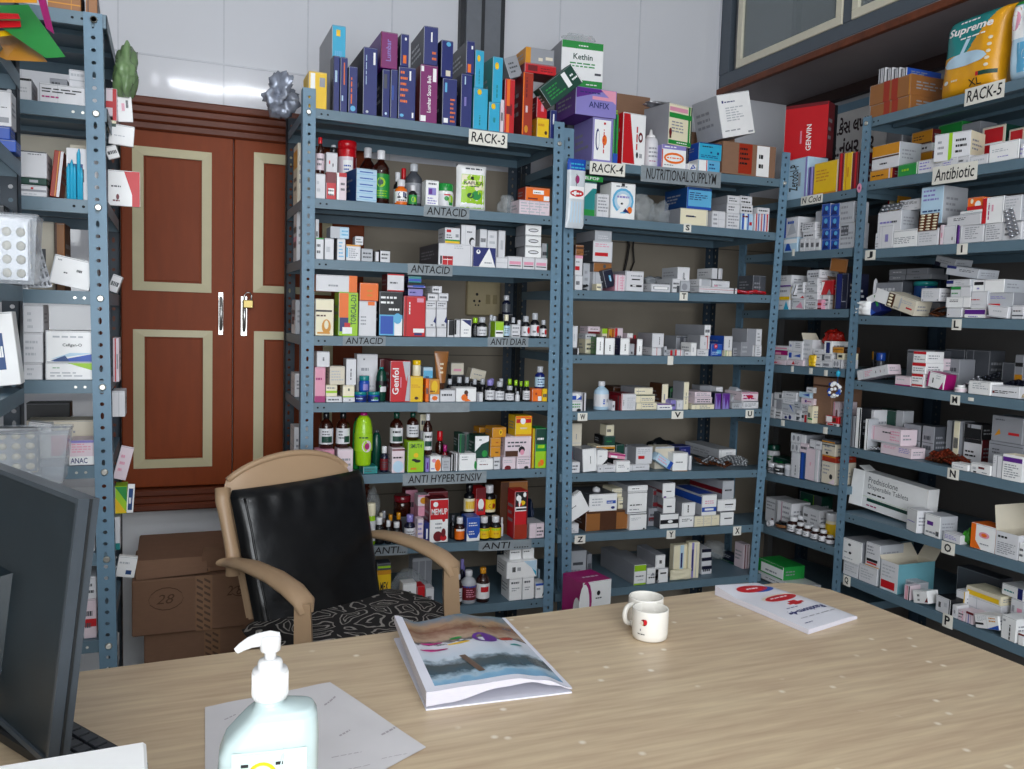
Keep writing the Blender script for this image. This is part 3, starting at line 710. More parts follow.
b(285,421,190,'W','q n 0 .02 .99 .98; d W .25 .02 .7 .97 .98 .02; o W .22 .75 .09 .11; o n .22 .78 .04 .05; x .5 .15 .85 .3 1 g',d=.1,desc='white carton with navy corner',yaw=0)
u(214,302,60,'w','o k .75 .22 .2 .2; o w .82 .16 .16 .16; x .4 .6 .8 .75 1 G; v s .28 .3',d=.1,side='g'); 
sh('three', 2, 'C2', P_)
cur['top'] = R3.zs(2, 1.05)+.0295
u(325,368,84,'w','x 2',d=.05,sb=.05); cur['top'] -= .04; cur['stack'] += 1
cur['top'] = R3.zs(2, 1.05)+.0295
u(370,428,92,'w','o k .7 .1 .12 .07; x .2 .5 .8 .9 2 s',d=.05,sb=.05); cur['stack'] += 1
b(420,491,250,'w','b s .48 .52',d=.08,sb=.02)
u(436,478,92,'w','x .3 .1 .8 .9 1 s',d=.05,sb=.05)
b(491,577,245,'w','q k .1 .2 .9 .28; q P .1 .35 .9 .6',d=.09,yaw=0); b(578,650,250,'w','q k .1 .2 .9 .28; q P .1 .35 .9 .6',d=.09,yaw=0); b(651,725,255,'w','q k .1 .2 .9 .28; q P .1 .35 .9 .6',d=.09,yaw=0)
_x = cur['top']
cur['last'] = (0,0,.03,0)
for k, t in enumerate((187,123,60)):
    u(592+k,690,t,'W','o k .5 .5 .32 .17; o w .5 .5 .28 .1; q k .3 .45 .7 .55; b k 0 .04',d=.09,side='g')
b(692,742,168,'w','v t .85 1; x 2',d=.06,sb=.12)
P_ = 'on the lower antacid shelf'
sh('three', 3, 'C1', P_)
b(62,172,497,'C','q k .0 .65 .9 .7; x .05 .5 .9 .6 1 D; o A .6 .25 .25 .2; o C .6 .3 .12 .12; q A .1 .05 .8 .1',d=.08,desc='cream carton with tan emblem',yaw=0)
b(200,316,458,'i','q a .02 .42 .5 .98; T TORCAL-D3 T .62 .25 .9 .95 90; q n .05 .1 .5 .42; q W .2 .05 .7 .2; q r .3 .2 .6 .3',d=.08,desc='lime and orange carton lettered TORCAL',yaw=0)
cur['last'] = (0,0,.02,0)
u(64,310,356,'w','q a .8 0 1 1; x .3 .25 .55 .5 1 g',d=.08,side='a',desc='long white carton with orange end',yaw=0)
b(320,424,510,'w','q a .5 .88 .9 .99; x .1 .3 .6 .6 3 g',d=.08,side='s',desc='tall white carton with orange tab',yaw=0)
u(324,436,402,'a','x .4 .2 .7 .7 2 A; b z .0 .04',d=.08,side='z',yaw=0)
b(441,581,452,'k','q l .0 .02 .99 .48; q b .05 .05 .6 .45; q W .65 .02 .99 .4; o l .78 .4 .18 .12; x .05 .7 .95 .92 2 W; x .4 .55 .9 .66 1 W',d=.09,desc='black carton with bright blue lower half',yaw=0)
u(487,588,350,'w','b r .93 1; b r 0 .07; x .15 .4 .9 .6 1 G',d=.08,side='R')
b(584,716,480,'r','T Domcal W .2 .55 .33 .85 90; q W .45 .1 .95 .2; q n .5 .03 .85 .09; v R .1 .13; q P .6 .85 .9 .95',d=.1,side='R',desc='red carton with slim white lettering',yaw=0)
u(610,700,437,'v','x .1 .3 .8 .7 1 n',d=.08,side='n'); u(605,715,402,'k','b v .2 .5; q b .3 .3 .9 .6',d=.08); u(612,690,362,'t','b b .2 .6',d=.07,side='n')
sh('three', 3, 'C2', P_)
b(4,66,665,'w','b s .96 1',d=.08); u(4,66,552,'w','d n .75 .3 1 .2 1 .6; v s .0 .03; x .5 .05 .8 .2 1 k',d=.08); u(6,66,508,'w','x 2',d=.08); u(16,78,465,'w','x 1',d=.08)
b(69,128,665,'w','b s .96 1',d=.08); u(68,130,552,'w','d n .75 .3 1 .2 1 .6; x .5 .05 .8 .2 1 k',d=.08); u(68,132,510,'w','x 2',d=.08); u(80,140,463,'w','x 1',d=.08); u(42,102,421,'w','x 1',d=.08)
b(133,172,620,'k','v w .05 .2; b w 0 .1',d=.08); b(174,209,620,'w','v k 0 .35; b w 0 .15',d=.08,side='k')
b(211,276,616,'W','d n .1 .95 .95 .95 .95 .6; x .3 .15 .9 .5 2 s',d=.08)
bottle(283,326,608,'small','k','i','k',sb=.03); bottle(318,378,604,'small','k','s','w',sb=.014,feats='x .1 .1 .9 .8 2 g')
bottle(382,412,590,'small','g','s',None,sb=.06)
bottle(395,436,598,'small','k','s',None,sb=.07,desc='dark bottle with silver cap behind lime carton')
b(415,468,630,'i','q W .05 .0 .95 .45; q k .1 .25 .9 .35',d=.05,sb=.012)
bottle(470,508,590,'small','k','C','L',sb=.02); b(512,566,648,'w','x .1 .3 .9 .9 2 g; q G .1 .1 .9 .2',d=.03,sb=.008); bottle(512,545,606,'small','k','s',None,sb=.05); bottle(546,580,622,'small','g','w','w',sb=.05)
for x0, x1, t in ((582,632,598),(636,688,580),(690,728,622)): bottle(x0,x1,t,'small','k','s','w',sb=.014,feats='o r .7 .6 .2 .35; x .1 .2 .5 .6 1 G')
b(462,520,585,'k','x 2',d=.05,sb=.1,desc='black carton behind the small bottles'); bottle(466,516,475,'small','N','s','G',on=True,sb=.11,desc='dark bottle standing above the others',feats='')
P_ = 'on the shelf below ANTI DIAR'
sh('three', 4, 'D1', P_)
b(50,106,165,'P','b m 0 .18; x .1 .6 .9 .75 1 m',d=.08,desc='pink carton with magenta base',yaw=0); u(60,128,85,'w','T 24 G .35 .4 .65 .8 90',d=.05)
b(108,190,316,'w','x 1',d=.07,yaw=0); u(106,166,256,'C','b i .3 .5; x .1 .6 .9 .9 1 g',d=.06); u(126,206,160,'o','x .1 .2 .9 .8 4 s',d=.06)
b(193,256,320,'w','x .5 .2 .7 .8 1 k',d=.07,yaw=0); u(193,254,258,'C','b i 0 .1; T R T .45 .4 .6 .9',d=.06); u(210,264,122,'w','T NEOCIP G .35 .2 .6 .9 90; v g 0 .03',d=.05,side='g')
b(266,374,98,'w','x .1 .05 .9 .45 4 s; T T G .3 .85 .4 .93; x .2 .6 .8 .75 1 g',d=.05,sb=.09,desc='tall white carton behind the blue jars',yaw=0)
bottle(256,324,292,'jar','b','t','n',sb=.01,feats='x .1 .3 .9 .8 1 L'); bottle(327,390,292,'jar','b','t','n',sb=.01,feats='o e .6 .5 .2 .3; q L .2 .1 .8 .3')
_tp = cur['top']; cur['top'] = _tp; bottle(282,336,210,'jar','b','t','b',on=True,sb=.012,feats='q v .3 0 .8 .8',desc='blue jar with teal lid on two others')
bottle(370,426,165,'shampoo','T','t','k',sb=.03,desc='dark green bottle with teal cap',feats='q w .3 0 .9 .5; o e .3 .5 .1 .1')
b(384,452,122,'R','x 2',d=.05,sb=.12,desc='dark red carton behind the Genfol box')
b(438,542,132,'r','T Genfol W .1 .18 .42 .82 90; d s .75 .02 .98 .02 .98 .98; d s .6 .98 .98 .98 .8 .5; q s .86 .02 .98 .98; x .5 .2 .62 .8 1 P',d=.09,side='R',desc='red and silver carton lettered Genfol',yaw=0)
b(539,606,212,'y','x .1 .55 .9 .7 2 A; o D .5 .15 .15 .06',d=.06,desc='yellow carton under a yellow-capped bottle',yaw=0)
bottle(556,600,130,'jar','C','y',None,on=True,sb=.02,desc='ivory bottle with tall yellow cap')
b(606,656,165,'L','b l .35 .9; x .2 .6 .8 .8 1 B; b k .0 .3',d=.05,sb=.06)
sh('three', 4, 'D2', P_)
b(3,22,225,'a','x 1',d=.06)
b(25,75,305,'w','o a .5 .5 .3 .3',d=.06,yaw=0); u(22,77,226,'A','o y .5 .5 .3 .4; x .1 .1 .9 .3 1 D',d=.06)
b(78,156,282,'w','x .1 .4 .8 .8 1 G',d=.07,yaw=0)
# inverted tube
def tube_pack(x0, x1, yt, c, desc, sb=.03):
    R = cur['rack']; s0, s1, zt = span(x0, x1, yt, sb); bz = cur['top']; h = zt-bz; w = s1-s0; mb = MB()
    def fn(a, q):
        an = 2*PI*a; r = w/2*(.62+.38*q); fl = 1-.93*q
        return (r*math.cos(an), r*.8*fl*math.sin(an), h*(.16+.8*q))
    mb.grid(fn, 20, 8, pm(c, True)); mb.box(-w/2, w/2, -.0012, .0012, h*.955, h, pm(c, True))
    root = mb.build('ointment_tube', loc=R.W((s0+s1)/2, sb+.02, bz)); mb = MB(); mb.lathe([(w*.24, 0), (w*.26, h*.03), (w*.26, h*.15), (w*.3, h*.165)], pm('D', True), 14); mb.build('cap', root)
    mb = MB(); mp = lambda a, q, L=1: tuple(Vector(fn(.5+.25+(a-.5)*.3, .15+.7*q))+Vector((0, -.0006*L, 0))); p_lines(mb, mp, .35, .2, .65, .8, 3, pm('C'), random.Random(2), lift=2); mb.build('lettering', root)
    reg(root, desc, 'tube', (s0+s1)/2, bz, 'ointment_tube')
tube_pack(56,130,85,'d','brown tube standing on its cap'); 
b(158,264,270,'W','o D .5 .65 .1 .17; o a .42 .3 .16 .24; d a .5 .3 .75 .05 .45 .02; q R .5 .4 .58 .6',d=.06,desc='white carton with drawn woman in orange',yaw=0)
b(136,206,205,'k','x 1',d=.05,sb=.17,desc='dark carton hidden behind the bottles'); u(134,200,143,'o','q P .2 .3 .8 .5',d=.05)
for x0, x1, t in ((115,150,226),(164,200,216),(204,236,216),(245,276,226),(284,320,226)): bottle(x0,x1,t,'small','k','s','k',sb=.09,feats='')
b(232,312,240,'k','x 1',d=.05,sb=.19,desc='dark carton beneath the tilted cream one'); tilt(230,316,168,240,-12,'o','x .2 .4 .8 .6 1 g',sb=.19,d=.05,minz=cur['top'])
b(266,298,295,'w','v g .0 .4',d=.03)
for x0, x1, t, cp in ((318,366,230,'v'),(368,416,240,'s'),(420,465,262,'s')): bottle(x0,x1,t,'small','k',cp,'w',sb=.012,feats='x .1 .2 .9 .9 2 g')
for x0, x1, t, cp in ((330,366,224,'v'),(380,412,224,'s'),(425,455,226,'i'),(458,484,232,'i'),(486,508,238,'i')): bottle(x0,x1,t,'small','k',cp,None,sb=.075)
bottle(467,490,290,'small','w','s',None,sb=.016); bottle(510,546,236,'small','k','i','w',sb=.012)
b(550,600,275,'a','q W .6 .05 .98 .4; o z .4 .6 .1 .1',d=.05,yaw=0); b(602,628,276,'y','x 1',d=.05,yaw=0)
cur['last'] = (0,0,.012,0); bottle(576,624,162,'small','n','s','L',on=True,sb=.015,desc='navy bottle on the yellow carton',feats='x .1 .1 .9 .9 3 n')
P_ = 'on the ANTI HYPERTENSIV shelf'
sh('three', 5, 'D1', P_)
b(62,152,588,'P','x 2',d=.06); bottle(78,152,400,'syrup','D','k','w',on=True,glass=True,feats='q T .1 .1 .9 .5; x .15 .55 .85 .9 2 G',desc='amber syrup bottle on pink carton')
b(166,247,585,'u','x .1 .3 .9 .7 2 g',d=.06); bottle(166,238,400,'syrup','D','k','w',on=True,glass=True,feats='q T .5 .1 .95 .5; x .1 .3 .6 .9 3 G')
bottle(248,290,425,'shampoo','e','T',None,sb=.1,desc='dull green bottle behind the lime one')
b(298,372,674,'t','x 2',d=.07,yaw=0); bottle(264,358,400,'shampoo','i','m','i',on=True,sb=.015,feats='T Candid T .15 .72 .9 .9; o u .6 .3 .28 .35; o m .6 .3 .14 .2',desc='tall lime bottle with pink tip')
bottle(346,398,490,'shampoo','T','G',None,sb=.08); bottle(390,432,572,'small','N','w','R',sb=.03)
b(445,512,580,'u','o L .5 .25 .42 .24; b R .9 .96; x .1 .55 .9 .7 1 k',d=.06,yaw=0); bottle(444,512,400,'syrup','D','T','w',on=True,glass=True,feats='q T .1 .1 .9 .45; x .1 .6 .9 .9 1 k')
b(527,612,545,'i','T SMUTH T .15 .78 .85 .92; o y .5 .55 .15 .08; o k .6 .36 .2 .05; o k .4 .4 .16 .04; x .2 .05 .8 .2 1 a; v e .97 .99',d=.06,desc='lime carton with dark leaf shapes',yaw=0); bottle(530,592,400,'syrup','D','T','w',on=True,glass=True,feats='x .1 .2 .9 .9 3 G')
b(592,642,490,'w','x 2',d=.05,sb=.1); u(590,640,405,'C','x 1',d=.05)
sh('three', 5, 'D2', P_)
b(2,24,632,'v','q p .3 .2 .7 .7',d=.04,yaw=0); b(26,84,620,'W','o a .7 .4 .28 .38; o P .35 .7 .2 .12; x .1 .1 .5 .3 1 v',d=.06,yaw=0)
bottle(-2,46,405,'syrup','D','w','w',on=True,glass=True,feats='q T .1 .2 .9 .5; x .1 .6 .9 .9 1 k',desc='amber syrup bottle on peach carton')
bottle(60,106,495,'small','R','r',None,sb=.1,glass=True); bottle(92,122,565,'small','R','m',None,sb=.06)
b(86,132,628,'s','x .2 .2 .8 .8 3 g',d=.06); b(134,150,612,'k','v w .1 .4',d=.06); b(151,168,608,'w','v k .1 .4',d=.06)
b(175,262,608,'W','T Telma G .15 .6 .5 .7; o e .98 .3 .08 .25; x .15 .75 .8 .85 1 g',d=.06,yaw=0)
cur['last']=(0,0,.03,0); u(172,206,505,'T','v e .3 .4',d=.06,sb=.03); cur['top']-=.0; 
b(212,242,508,'w','q T .0 0 .5 1; v G .8 .9',d=.06,sb=.08)
b(266,350,632,'W','T Nebistar R .15 .4 .85 .55; x .2 .7 .8 .85 1 s',d=.07,yaw=0); u(256,330,516,'T','d W .02 .98 .98 .98 .02 .3; d W .98 .98 .98 .75 .4 .6; o e .7 .2 .2 .15; T GLO T .3 .75 .6 .88',d=.07,yaw=0)
b(352,388,626,'w','v g .9 1; x 2',d=.07,yaw=0); u(334,388,572,'A','x .5 .3 .9 .6 1 D',d=.07); u(336,390,526,'A','x .5 .3 .9 .6 1 z',d=.07); u(345,418,474,'A','o y .6 .5 .12 .3; o D .6 .5 .05 .15',d=.07)
b(278,334,560,'k','x 1',d=.06,sb=.14,desc='dark carton behind the green-white one'); u(278,342,474,'A','x 2',d=.06)
b(398,466,625,'u','o R .4 .1 .25 .2; x .1 .5 .8 .8 2 s',d=.07,yaw=0); b(469,543,625,'u','o k .7 .1 .16 .12; x .1 .4 .9 .85 3 g',d=.07,yaw=0)
cur['last']=(0,0,.014,0); u(410,546,520,'u','o k .64 .34 .12 .17; o P .66 .22 .08 .14; q D .02 .02 .5 .3; x .1 .45 .8 .8 2 G',d=.08,desc='wide pale carton showing a dark-haired face',yaw=0)
u(464,550,415,'y','q r .05 .65 .95 .85; o W .45 .75 .16 .16; b A .0 .1; b a .88 .99; x .3 .3 .7 .5 1 o',d=.07,desc='yellow and red carton topmost of its stack',yaw=0)
b(552,566,480,'A','v i .3 .6',d=.05); b(568,627,478,'e','q T .02 .6 .98 .98; b i .0 .42; o a .6 .14 .2 .08; o A .4 .1 .15 .07; T Hepano W .15 .68 .9 .8; q i .2 .5 .8 .58',d=.07,desc='tall green carton with lime base',yaw=0)
P_ = 'on the shelf below ANTI HYPERTENSIV'
sh('three', 6, 'E1', P_)
bottle(44,92,185,'jar','i','C','w',sb=.012,feats='')
bag(40,130,100,'crumpled clear bag at the rear',sb=.2,seed=6,d=.08)
for x0, x1, t, c_ in ((104,134,238,'o'),(155,188,248,'A'),(198,236,238,'A'),(120,150,228,'g')): bottle(x0,x1,t,'small','D',c_,None,sb=.1,glass=True)
for x0, x1, t in ((84,140,265),(142,178,280),(182,232,290)): bottle(x0,x1,t,'small','k','w','k',sb=.02,feats='')
b(200,285,255,'G','x 1',d=.06,sb=.14,desc='dark carton under the fallen jar')
bottle(196,292,146,'jar','R','R',None,on=True,sb=.13,desc='dark red jar above the small bottles',glass=True)
bottle(252,312,250,'small','N','v','w',sb=.03,feats='x .1 .2 .9 .8 3 G')
b(316,350,268,'u','x .1 .1 .9 .9 4 v',d=.04,sb=.012); b(352,382,290,'n','q W .4 .2 .7 .7',d=.04,sb=.012)
b(318,384,200,'P','x 2',d=.05,sb=.08); u(318,382,138,'u','o A .5 .5 .3 .3; b P .85 1',d=.05)
b(250,318,110,'P','x 2',d=.06,sb=.2,side='R'); b(374,484,118,'R','b g .0 .2',d=.06,sb=.12)
b(385,488,160,'W','q r .02 .53 .98 .98; T MEMUP W .08 .64 .94 .78; o W .3 .88 .14 .06; o R .45 .14 .25 .12; o r .75 .1 .18 .07; o R .75 .22 .12 .1; o r .75 .52 .08 .05; x .3 .3 .7 .48 2 g',d=.07,side='R',desc='red and white carton lettered MEMUP',yaw=0)
bottle(530,584,265,'small','D','w','a',glass=True,sb=.014,feats='b W .8 1',desc='amber bottle with orange and white label')
bottle(500,532,250,'small','k','G','k',sb=.05,feats='')
sh('three', 6, 'E2', P_)
b(65,139,258,'b','b W .0 .12; d W .02 .02 .3 .02 .02 .35; d W .98 .02 .7 .02 .98 .35; x .15 .6 .8 .8 2 W; x .15 .25 .8 .45 2 W',d=.06,desc='bright blue carton with white print',yaw=0)
bottle(140,202,262,'small','k','w','y',sb=.012,feats='b i .75 .95; T VAL A .2 .3 .8 .6'); bottle(203,266,258,'small','k','w','y',sb=.012,feats='b i .75 .95; T VAL A .2 .3 .8 .6'); bottle(252,270,262,'small','w','w',None,sb=.06)
b(58,112,245,'k','x 1',d=.06,sb=.075,desc='black carton behind bottles, lower left'); bottle(60,120,82,'small','k','k','C',on=True,sb=.08,feats='b y .2 .8')
b(122,164,250,'k','x 1',d=.06,sb=.075,desc='black carton behind bottles, middle'); u(116,172,98,'r','b R .6 1; o W .5 .4 .3 .2; x .2 .1 .8 .3 1 G',d=.06)
b(174,236,247,'k','x 1',d=.06,sb=.075,desc='black carton behind bottles, centre'); bottle(166,236,88,'small','k','w','y',on=True,sb=.08,feats='o z .6 .5 .3 .2; b C .0 .2')
b(252,402,62,'d','v D .0 .3',d=.2,sb=.085,side='D',name='cardboard_box',desc='brown box with darker left edge',yaw=0,cat='box')
b(329,402,115,'r','q k .05 .62 .95 .98; o W .3 .85 .2 .06; o y .6 .75 .2 .05; o r .4 .72 .16 .04; d W .2 .95 .5 .8 .35 .65; o W .75 .92 .12 .05; q W .05 .58 .95 .67; q k .1 .6 .9 .64; v R .9 .99; b z .0 .3',d=.07,desc='tall red carton with checkered top',yaw=0)
b(408,492,292,'u','x .5 .1 .95 .8 3 G; v g .44 .46',d=.09,side='s'); bag(412,500,165,'dark blue crumpled bag at the rear',mt=mat('blue_poly','1b2b4a',rough=.3,var=.2,bump=.4),sb=.14,seed=9,d=.1)
P_ = 'on the lowest shelf of rack three'
sh('three', 7, 'E1', P_)
b(94,172,552,'y','T ..MEX k .1 .5 .8 .72; b W .0 .12; b A .9 1',d=.05,sb=.02,desc='yellow carton beside the chair arm',yaw=0)
u(96,170,512,'G','b i .3 .6',d=.05); bag(180,400,560,'clear plastic wrapping heaped flat',sb=.09,seed=11,d=.1)
b(235,312,622,'W','x 2',d=.05); b(314,358,636,'r','x 1',d=.05); b(360,408,648,'w','x 1',d=.05)
b(288,398,482,'s','q g .0 .0 .3 .9; q g .35 .0 .63 .9; q g .68 .0 .97 .9',d=.05,sb=.2)
sh('three', 7, 'E2', P_)
bottle(48,132,562,'syrup','s','w','R',sb=.014,feats='b b .88 1; x .2 .2 .9 .8 4 P',desc='clear bottle with dark red label'); bottle(131,204,545,'syrup','k','A','W',sb=.014,glass=True,feats='q r .2 .45 .8 .8',desc='amber bottle with gold cap'); bottle(6,48,578,'syrup','R','w','w',sb=.014,glass=True)
for x0, x1, t in ((30,60,492),(36,64,528),(52,78,560)): bottle(x0,x1,t,'small','N','v',None,sb=.1+.02*(x0-30)/10)
for x0, x1, t in ((66,76,380),(96,106,380),(208,218,380),(236,250,540)): pass
b(298,369,595,'W','x .15 .7 .85 .9 1 G; x .2 .4 .8 .6 2 g',d=.08,yaw=0); b(371,436,588,'W','x .15 .7 .85 .9 1 G; x .2 .4 .8 .6 2 g',d=.08,yaw=0)
cur['last']=(0,0,.008,0); u(284,452,500,'W','d c .7 .98 .98 .98 .98 .02; d L .55 .98 .98 .98 .98 .3; x .18 .2 .3 .9 1 k; x .35 .3 .5 .8 1 g',d=.1,desc='wide white carton with blue corner',yaw=0)
u(300,366,434,'W','x .1 .6 .9 .8 1 k',d=.06,sb=.03); cur['top'] -= .0; 
cur['stack']+=1; cur['top'] = ITEMS[-1]['z']; u(371,436,428,'W','x .1 .6 .9 .8 1 k',d=.06,sb=.03)
b(442,502,622,'W','d k .6 .1 .98 .3 .8 .5; b b .85 1; x .1 .5 .5 .8 1 g',d=.06,yaw=0); b(456,500,545,'L','x 1',d=.05,sb=.09)

# ================================================================== RACK FOUR
make_rack(R4, 'blue-grey slotted steel rack marked RACK-4 in the corner', (zat(575, 129, R4), zat(777, 151, R4)), (-.033, .03), tags=[
 (0,590,162,626,175.5,'RACK-4',0), (0,641,168,722,185,'NUTRITIONAL SUPPLYM',0), (1,684,223.5,692,232,'S',0), (2,680,292,688.5,300.5,'T',0), (3,668,356,674,365,'',0),
 (4,578,413,588,421,'W',0), (4,672,411,684,419,'V',0), (4,746,410,754.5,418,'U',0), (6,575,535.5,586,544,'Z',0), (6,667,530.5,676,539,'Y',0), (6,733.5,526.5,742,535.5,'X',0)])
P_ = 'on top of rack four'
sh('four', 0, 'F1', P_)
openbox(165,540,372,'d','','wide brown open carton lying behind the boxes',d=.12,sb=.30,flap=(.03,85),flaps='b',name='cardboard_box')
b(95,298,345,'k','x 1',d=.08,sb=.19,desc='dark carton beneath the Kethin box')
u(90,298,112,'W','b e .84 1; b e .0 .15; T Kethin T .28 .6 .74 .73; T Menarini W .4 .88 .65 .94; x .2 .42 .8 .55 2 e; x .6 .04 .95 .09 1 W; q G .8 .28 .95 .33',d=.14,side='g',desc='tall white box with green bands lettered Kethin',yaw=-6)
_tb = cur['top']
tilt(-2,172,252,452,40,'T','q W .62 .2 .74 .9; x .8 .3 .95 .7 2 W; x .1 .2 .55 .8 4 e; q W .97 .02 .99 .98',d=.055,sb=-.062,desc='dark green carton slanting across the gap between racks',w=.155,h=.075)
cur['stack'] += 1; cur['top'] = _tb
bag(110,295,65,'clear crumpled bag on the Kethin box',on=True,sb=.14,seed=13,d=.1)
b(246,350,502,'v','q W .08 .05 .92 .95; o n .25 .5 .1 .25; o W .27 .5 .07 .2; T ORSL r .5 .2 .62 .8 90; o a .6 .5 .12 .12; q r .54 .85 .64 .9; q v .9 0 1 1',d=.16,side='v',desc='lavender carton with white framed front',yaw=0)
cur['last']=(0,0,.006,0); u(158,370,352,'v','d p .02 .98 .8 .98 .02 .6; T ANFIX n .32 .3 .82 .52; x .1 .78 .6 .88 1 n; q P .4 .6 .95 .72; d P .6 .98 .98 .98 .98 .5',d=.17,side='p',desc='lavender carton lettered ANFIX on another',yaw=0)
b(353,380,482,'e','v T .3 .6; b b 0 .2',d=.1,side='e',yaw=0); u(352,374,462,'i','x 1',d=.06) 
b(398,524,480,'W','d r .02 .98 .3 .98 .02 .02; d r .3 .98 .55 .02 .02 .02; q r .02 .02 .2 .98; o k .65 .2 .05 .06; o R .78 .55 .1 .1; o W .78 .55 .05 .05; T FRESH r .55 .3 .68 .9 -90; x .75 .1 .92 .3 1 g',d=.1,side='r',desc='white carton with red curved edge',yaw=6)
bottle(528,600,555,'nozzle','w','W','w',desc='white squeeze bottle with pointed nozzle',feats='x .15 .3 .85 .9 3 g; x .2 .1 .8 .2 1 m')
sh('four', 0, 'F2', P_)
b(150,318,515,'W','b v .82 1; x .1 .86 .9 .98 1 W; o a .5 .45 .42 .24; o W .5 .45 .34 .14; T HORLICKS a .2 .4 .8 .52; x .1 .1 .6 .2 1 g; q r .0 .0 .04 .8',d=.1,side='v',desc='white carton with orange oval',yaw=0)
u(186,374,240,'C','v e .84 .92; v T .95 1; b e .02 .12; b e .66 .78; q P .02 .82 .8 .92; x .12 .3 .8 .6 4 g; o R .08 .3 .06 .1; q D .04 .15 .12 .3; T Emovita W .35 .04 .8 .1',d=.14,side='g',desc='cream carton with green bands and shiny wrap',yaw=12)
bag(60,330,205,'silvery wrap on the green-banded carton',mt=M_FOIL,on=True,sb=.05,seed=17,d=.1,rough=.5)
b(322,398,520,'N','x 2',d=.1,sb=.08); b(330,392,640,'W','d b .1 .1 .9 .4 .5 .9; o W .5 .5 .12 .12',d=.03,sb=.006,yaw=14)
b(398,548,615,'l','q W .02 .05 .42 .95; v r .36 .4; x .5 .2 .9 .8 2 B',d=.12,side='W',yaw=0); u(402,560,500,'c','b B .94 1; x .1 .1 .9 .3 2 B; x .15 .7 .6 .85 1 N; q n .8 .35 .88 .5; q n .5 .4 .58 .5',d=.13,side='b',yaw=0)
tilt(520,800,145,478,14,'W','T HIPPO n .2 .78 .62 .84; q n .12 .79 .17 .85; x .2 .35 .75 .7 6 s; x .1 .12 .9 .18 1 g; q g .8 .04 .95 .08',d=.17,sb=.03,side='s',desc='big white box tipped over the others',minz=cur['top']+.001,w=.155,h=.165)
openbox(566,930,505,'d','q W .64 .02 .88 .98; x .68 .2 .84 .8 2 k; q z .3 .05 .55 .98; x .32 .3 .5 .9 4 k','open brown box with white slip',d=.26,sb=.012,flap=(.09,82),flaps='b',name='cardboard_box')
P_ = 'on rack four shelf tagged S'
sh('four', 1, 'G1', P_)
b(100,172,102,'t','b W .82 .96; d W .1 .5 .9 .9 .2 .9; b e .0 .2',d=.14,sb=.03,side='e',desc='teal carton under a green lid',yaw=0)
u(102,205,74,'e','T ELPOP W .1 .25 .8 .8',d=.14,sb=.015,side='T',desc='dark green carton lettered ELPOP',yaw=6)
b(172,230,158,'w','x .1 .2 .9 .9 5 g; v s .5 .52',d=.08,sb=.012)
b(238,353,108,'W','o l .5 .5 .44 .36; o L .5 .5 .36 .29; o W .5 .5 .25 .2; x .2 .86 .8 .95 1 g; q k .42 .9 .55 .99; T OMEGA v .25 .55 .75 .68; d W .15 .1 .55 .45 .7 .25; o a .78 .25 .1 .1; d n .6 .3 .8 .15 .5 .2; o k .45 .42 .05 .03',d=.09,desc='white carton with pale blue disc',yaw=0)
bag(358,470,148,'knotted clear bag of small vials',sb=.02,seed=21,d=.1); bag(455,540,178,'second clear bag of vials',sb=.05,seed=22,d=.1)
b(560,690,228,'C','x .2 .45 .8 .6 1 k; q n .2 .48 .5 .58; v s .95 .97',d=.16,side='g',yaw=0); u(592,708,130,'l','b b .0 .12; b B .88 1; x .1 .4 .9 .8 4 n; v b .0 .05',d=.16,side='B',desc='blue carton with a lifted white lid',yaw=0)
pouch(590,708,95,'s','grey paper flap over the blue carton',d=.02,sb=.05,on=True,seed=4,name='folded_leaflet',cat='leaflet')
b(708,771,238,'w','v s .48 .5; b s .48 .5; x .1 .1 .45 .9 3 g',d=.16)
b(776,838,248,'w','x .1 .1 .9 .9 4 g; v s .48 .5',d=.2); u(776,838,204,'w','x 2',d=.2,side='g'); u(780,838,166,'w','x 2',d=.2,side='g')
b(842,900,250,'L','v b .1 .25; v W .3 .45; v b .55 .65; q r .7 .3 .9 .5; x .1 .7 .9 .95 1 R',d=.16,yaw=0); u(840,898,208,'w','x .1 .1 .9 .9 2 k',d=.18); u(838,896,168,'w','x .1 .1 .9 .9 2 k',d=.18)
b(905,975,250,'w','v r .1 .18; v b .25 .32; v r .45 .52; v b .62 .7; v r .82 .9',d=.12); u(918,976,222,'w','x 1',d=.12)
P_ = 'on rack four shelf tagged T'
sh('four', 2, 'g1', P_)
b(92,162,455,'w','x 1',d=.14); u(92,164,276,'w','q r .0 .25 .6 .45; b P .85 1; x .1 .6 .9 .75 1 g',d=.14,side='g'); u(98,172,180,'d','b D .6 .8; x .1 .1 .9 .4 2 D',d=.14,side='D')
b(165,242,345,'s','v W .9 1; x .2 .3 .7 .8 2 g',d=.14,sb=.08,side='g')
b(255,345,425,'s','v g .2 .25',d=.1,sb=.05); u(258,425,340,'d','o G .6 .6 .08 .2',d=.14,sb=.05,side='G'); u(255,432,146,'w','q r .1 .28 .78 .45; x .1 .7 .9 .9 2 P; v s .97 1',d=.15,sb=.035,side='G',desc='white carton with wide red bar held high',yaw=0); u(270,428,52,'s','x .2 .2 .8 .6 2 w',d=.15,sb=.05,side='g')
strips(95,265,515,'black spectacle-like wrapper by the post',n=2,mt=mat('black_film','14161a',rough=.25),seed=3)
b(285,330,532,'C','x 1',d=.04,sb=.008); tilt(340,462,388,572,16,'N','T VIT L .5 .3 .75 .7 90; q l .5 .35 .7 .65',sb=.02,d=.08,desc='dark blue carton leaning sideways')
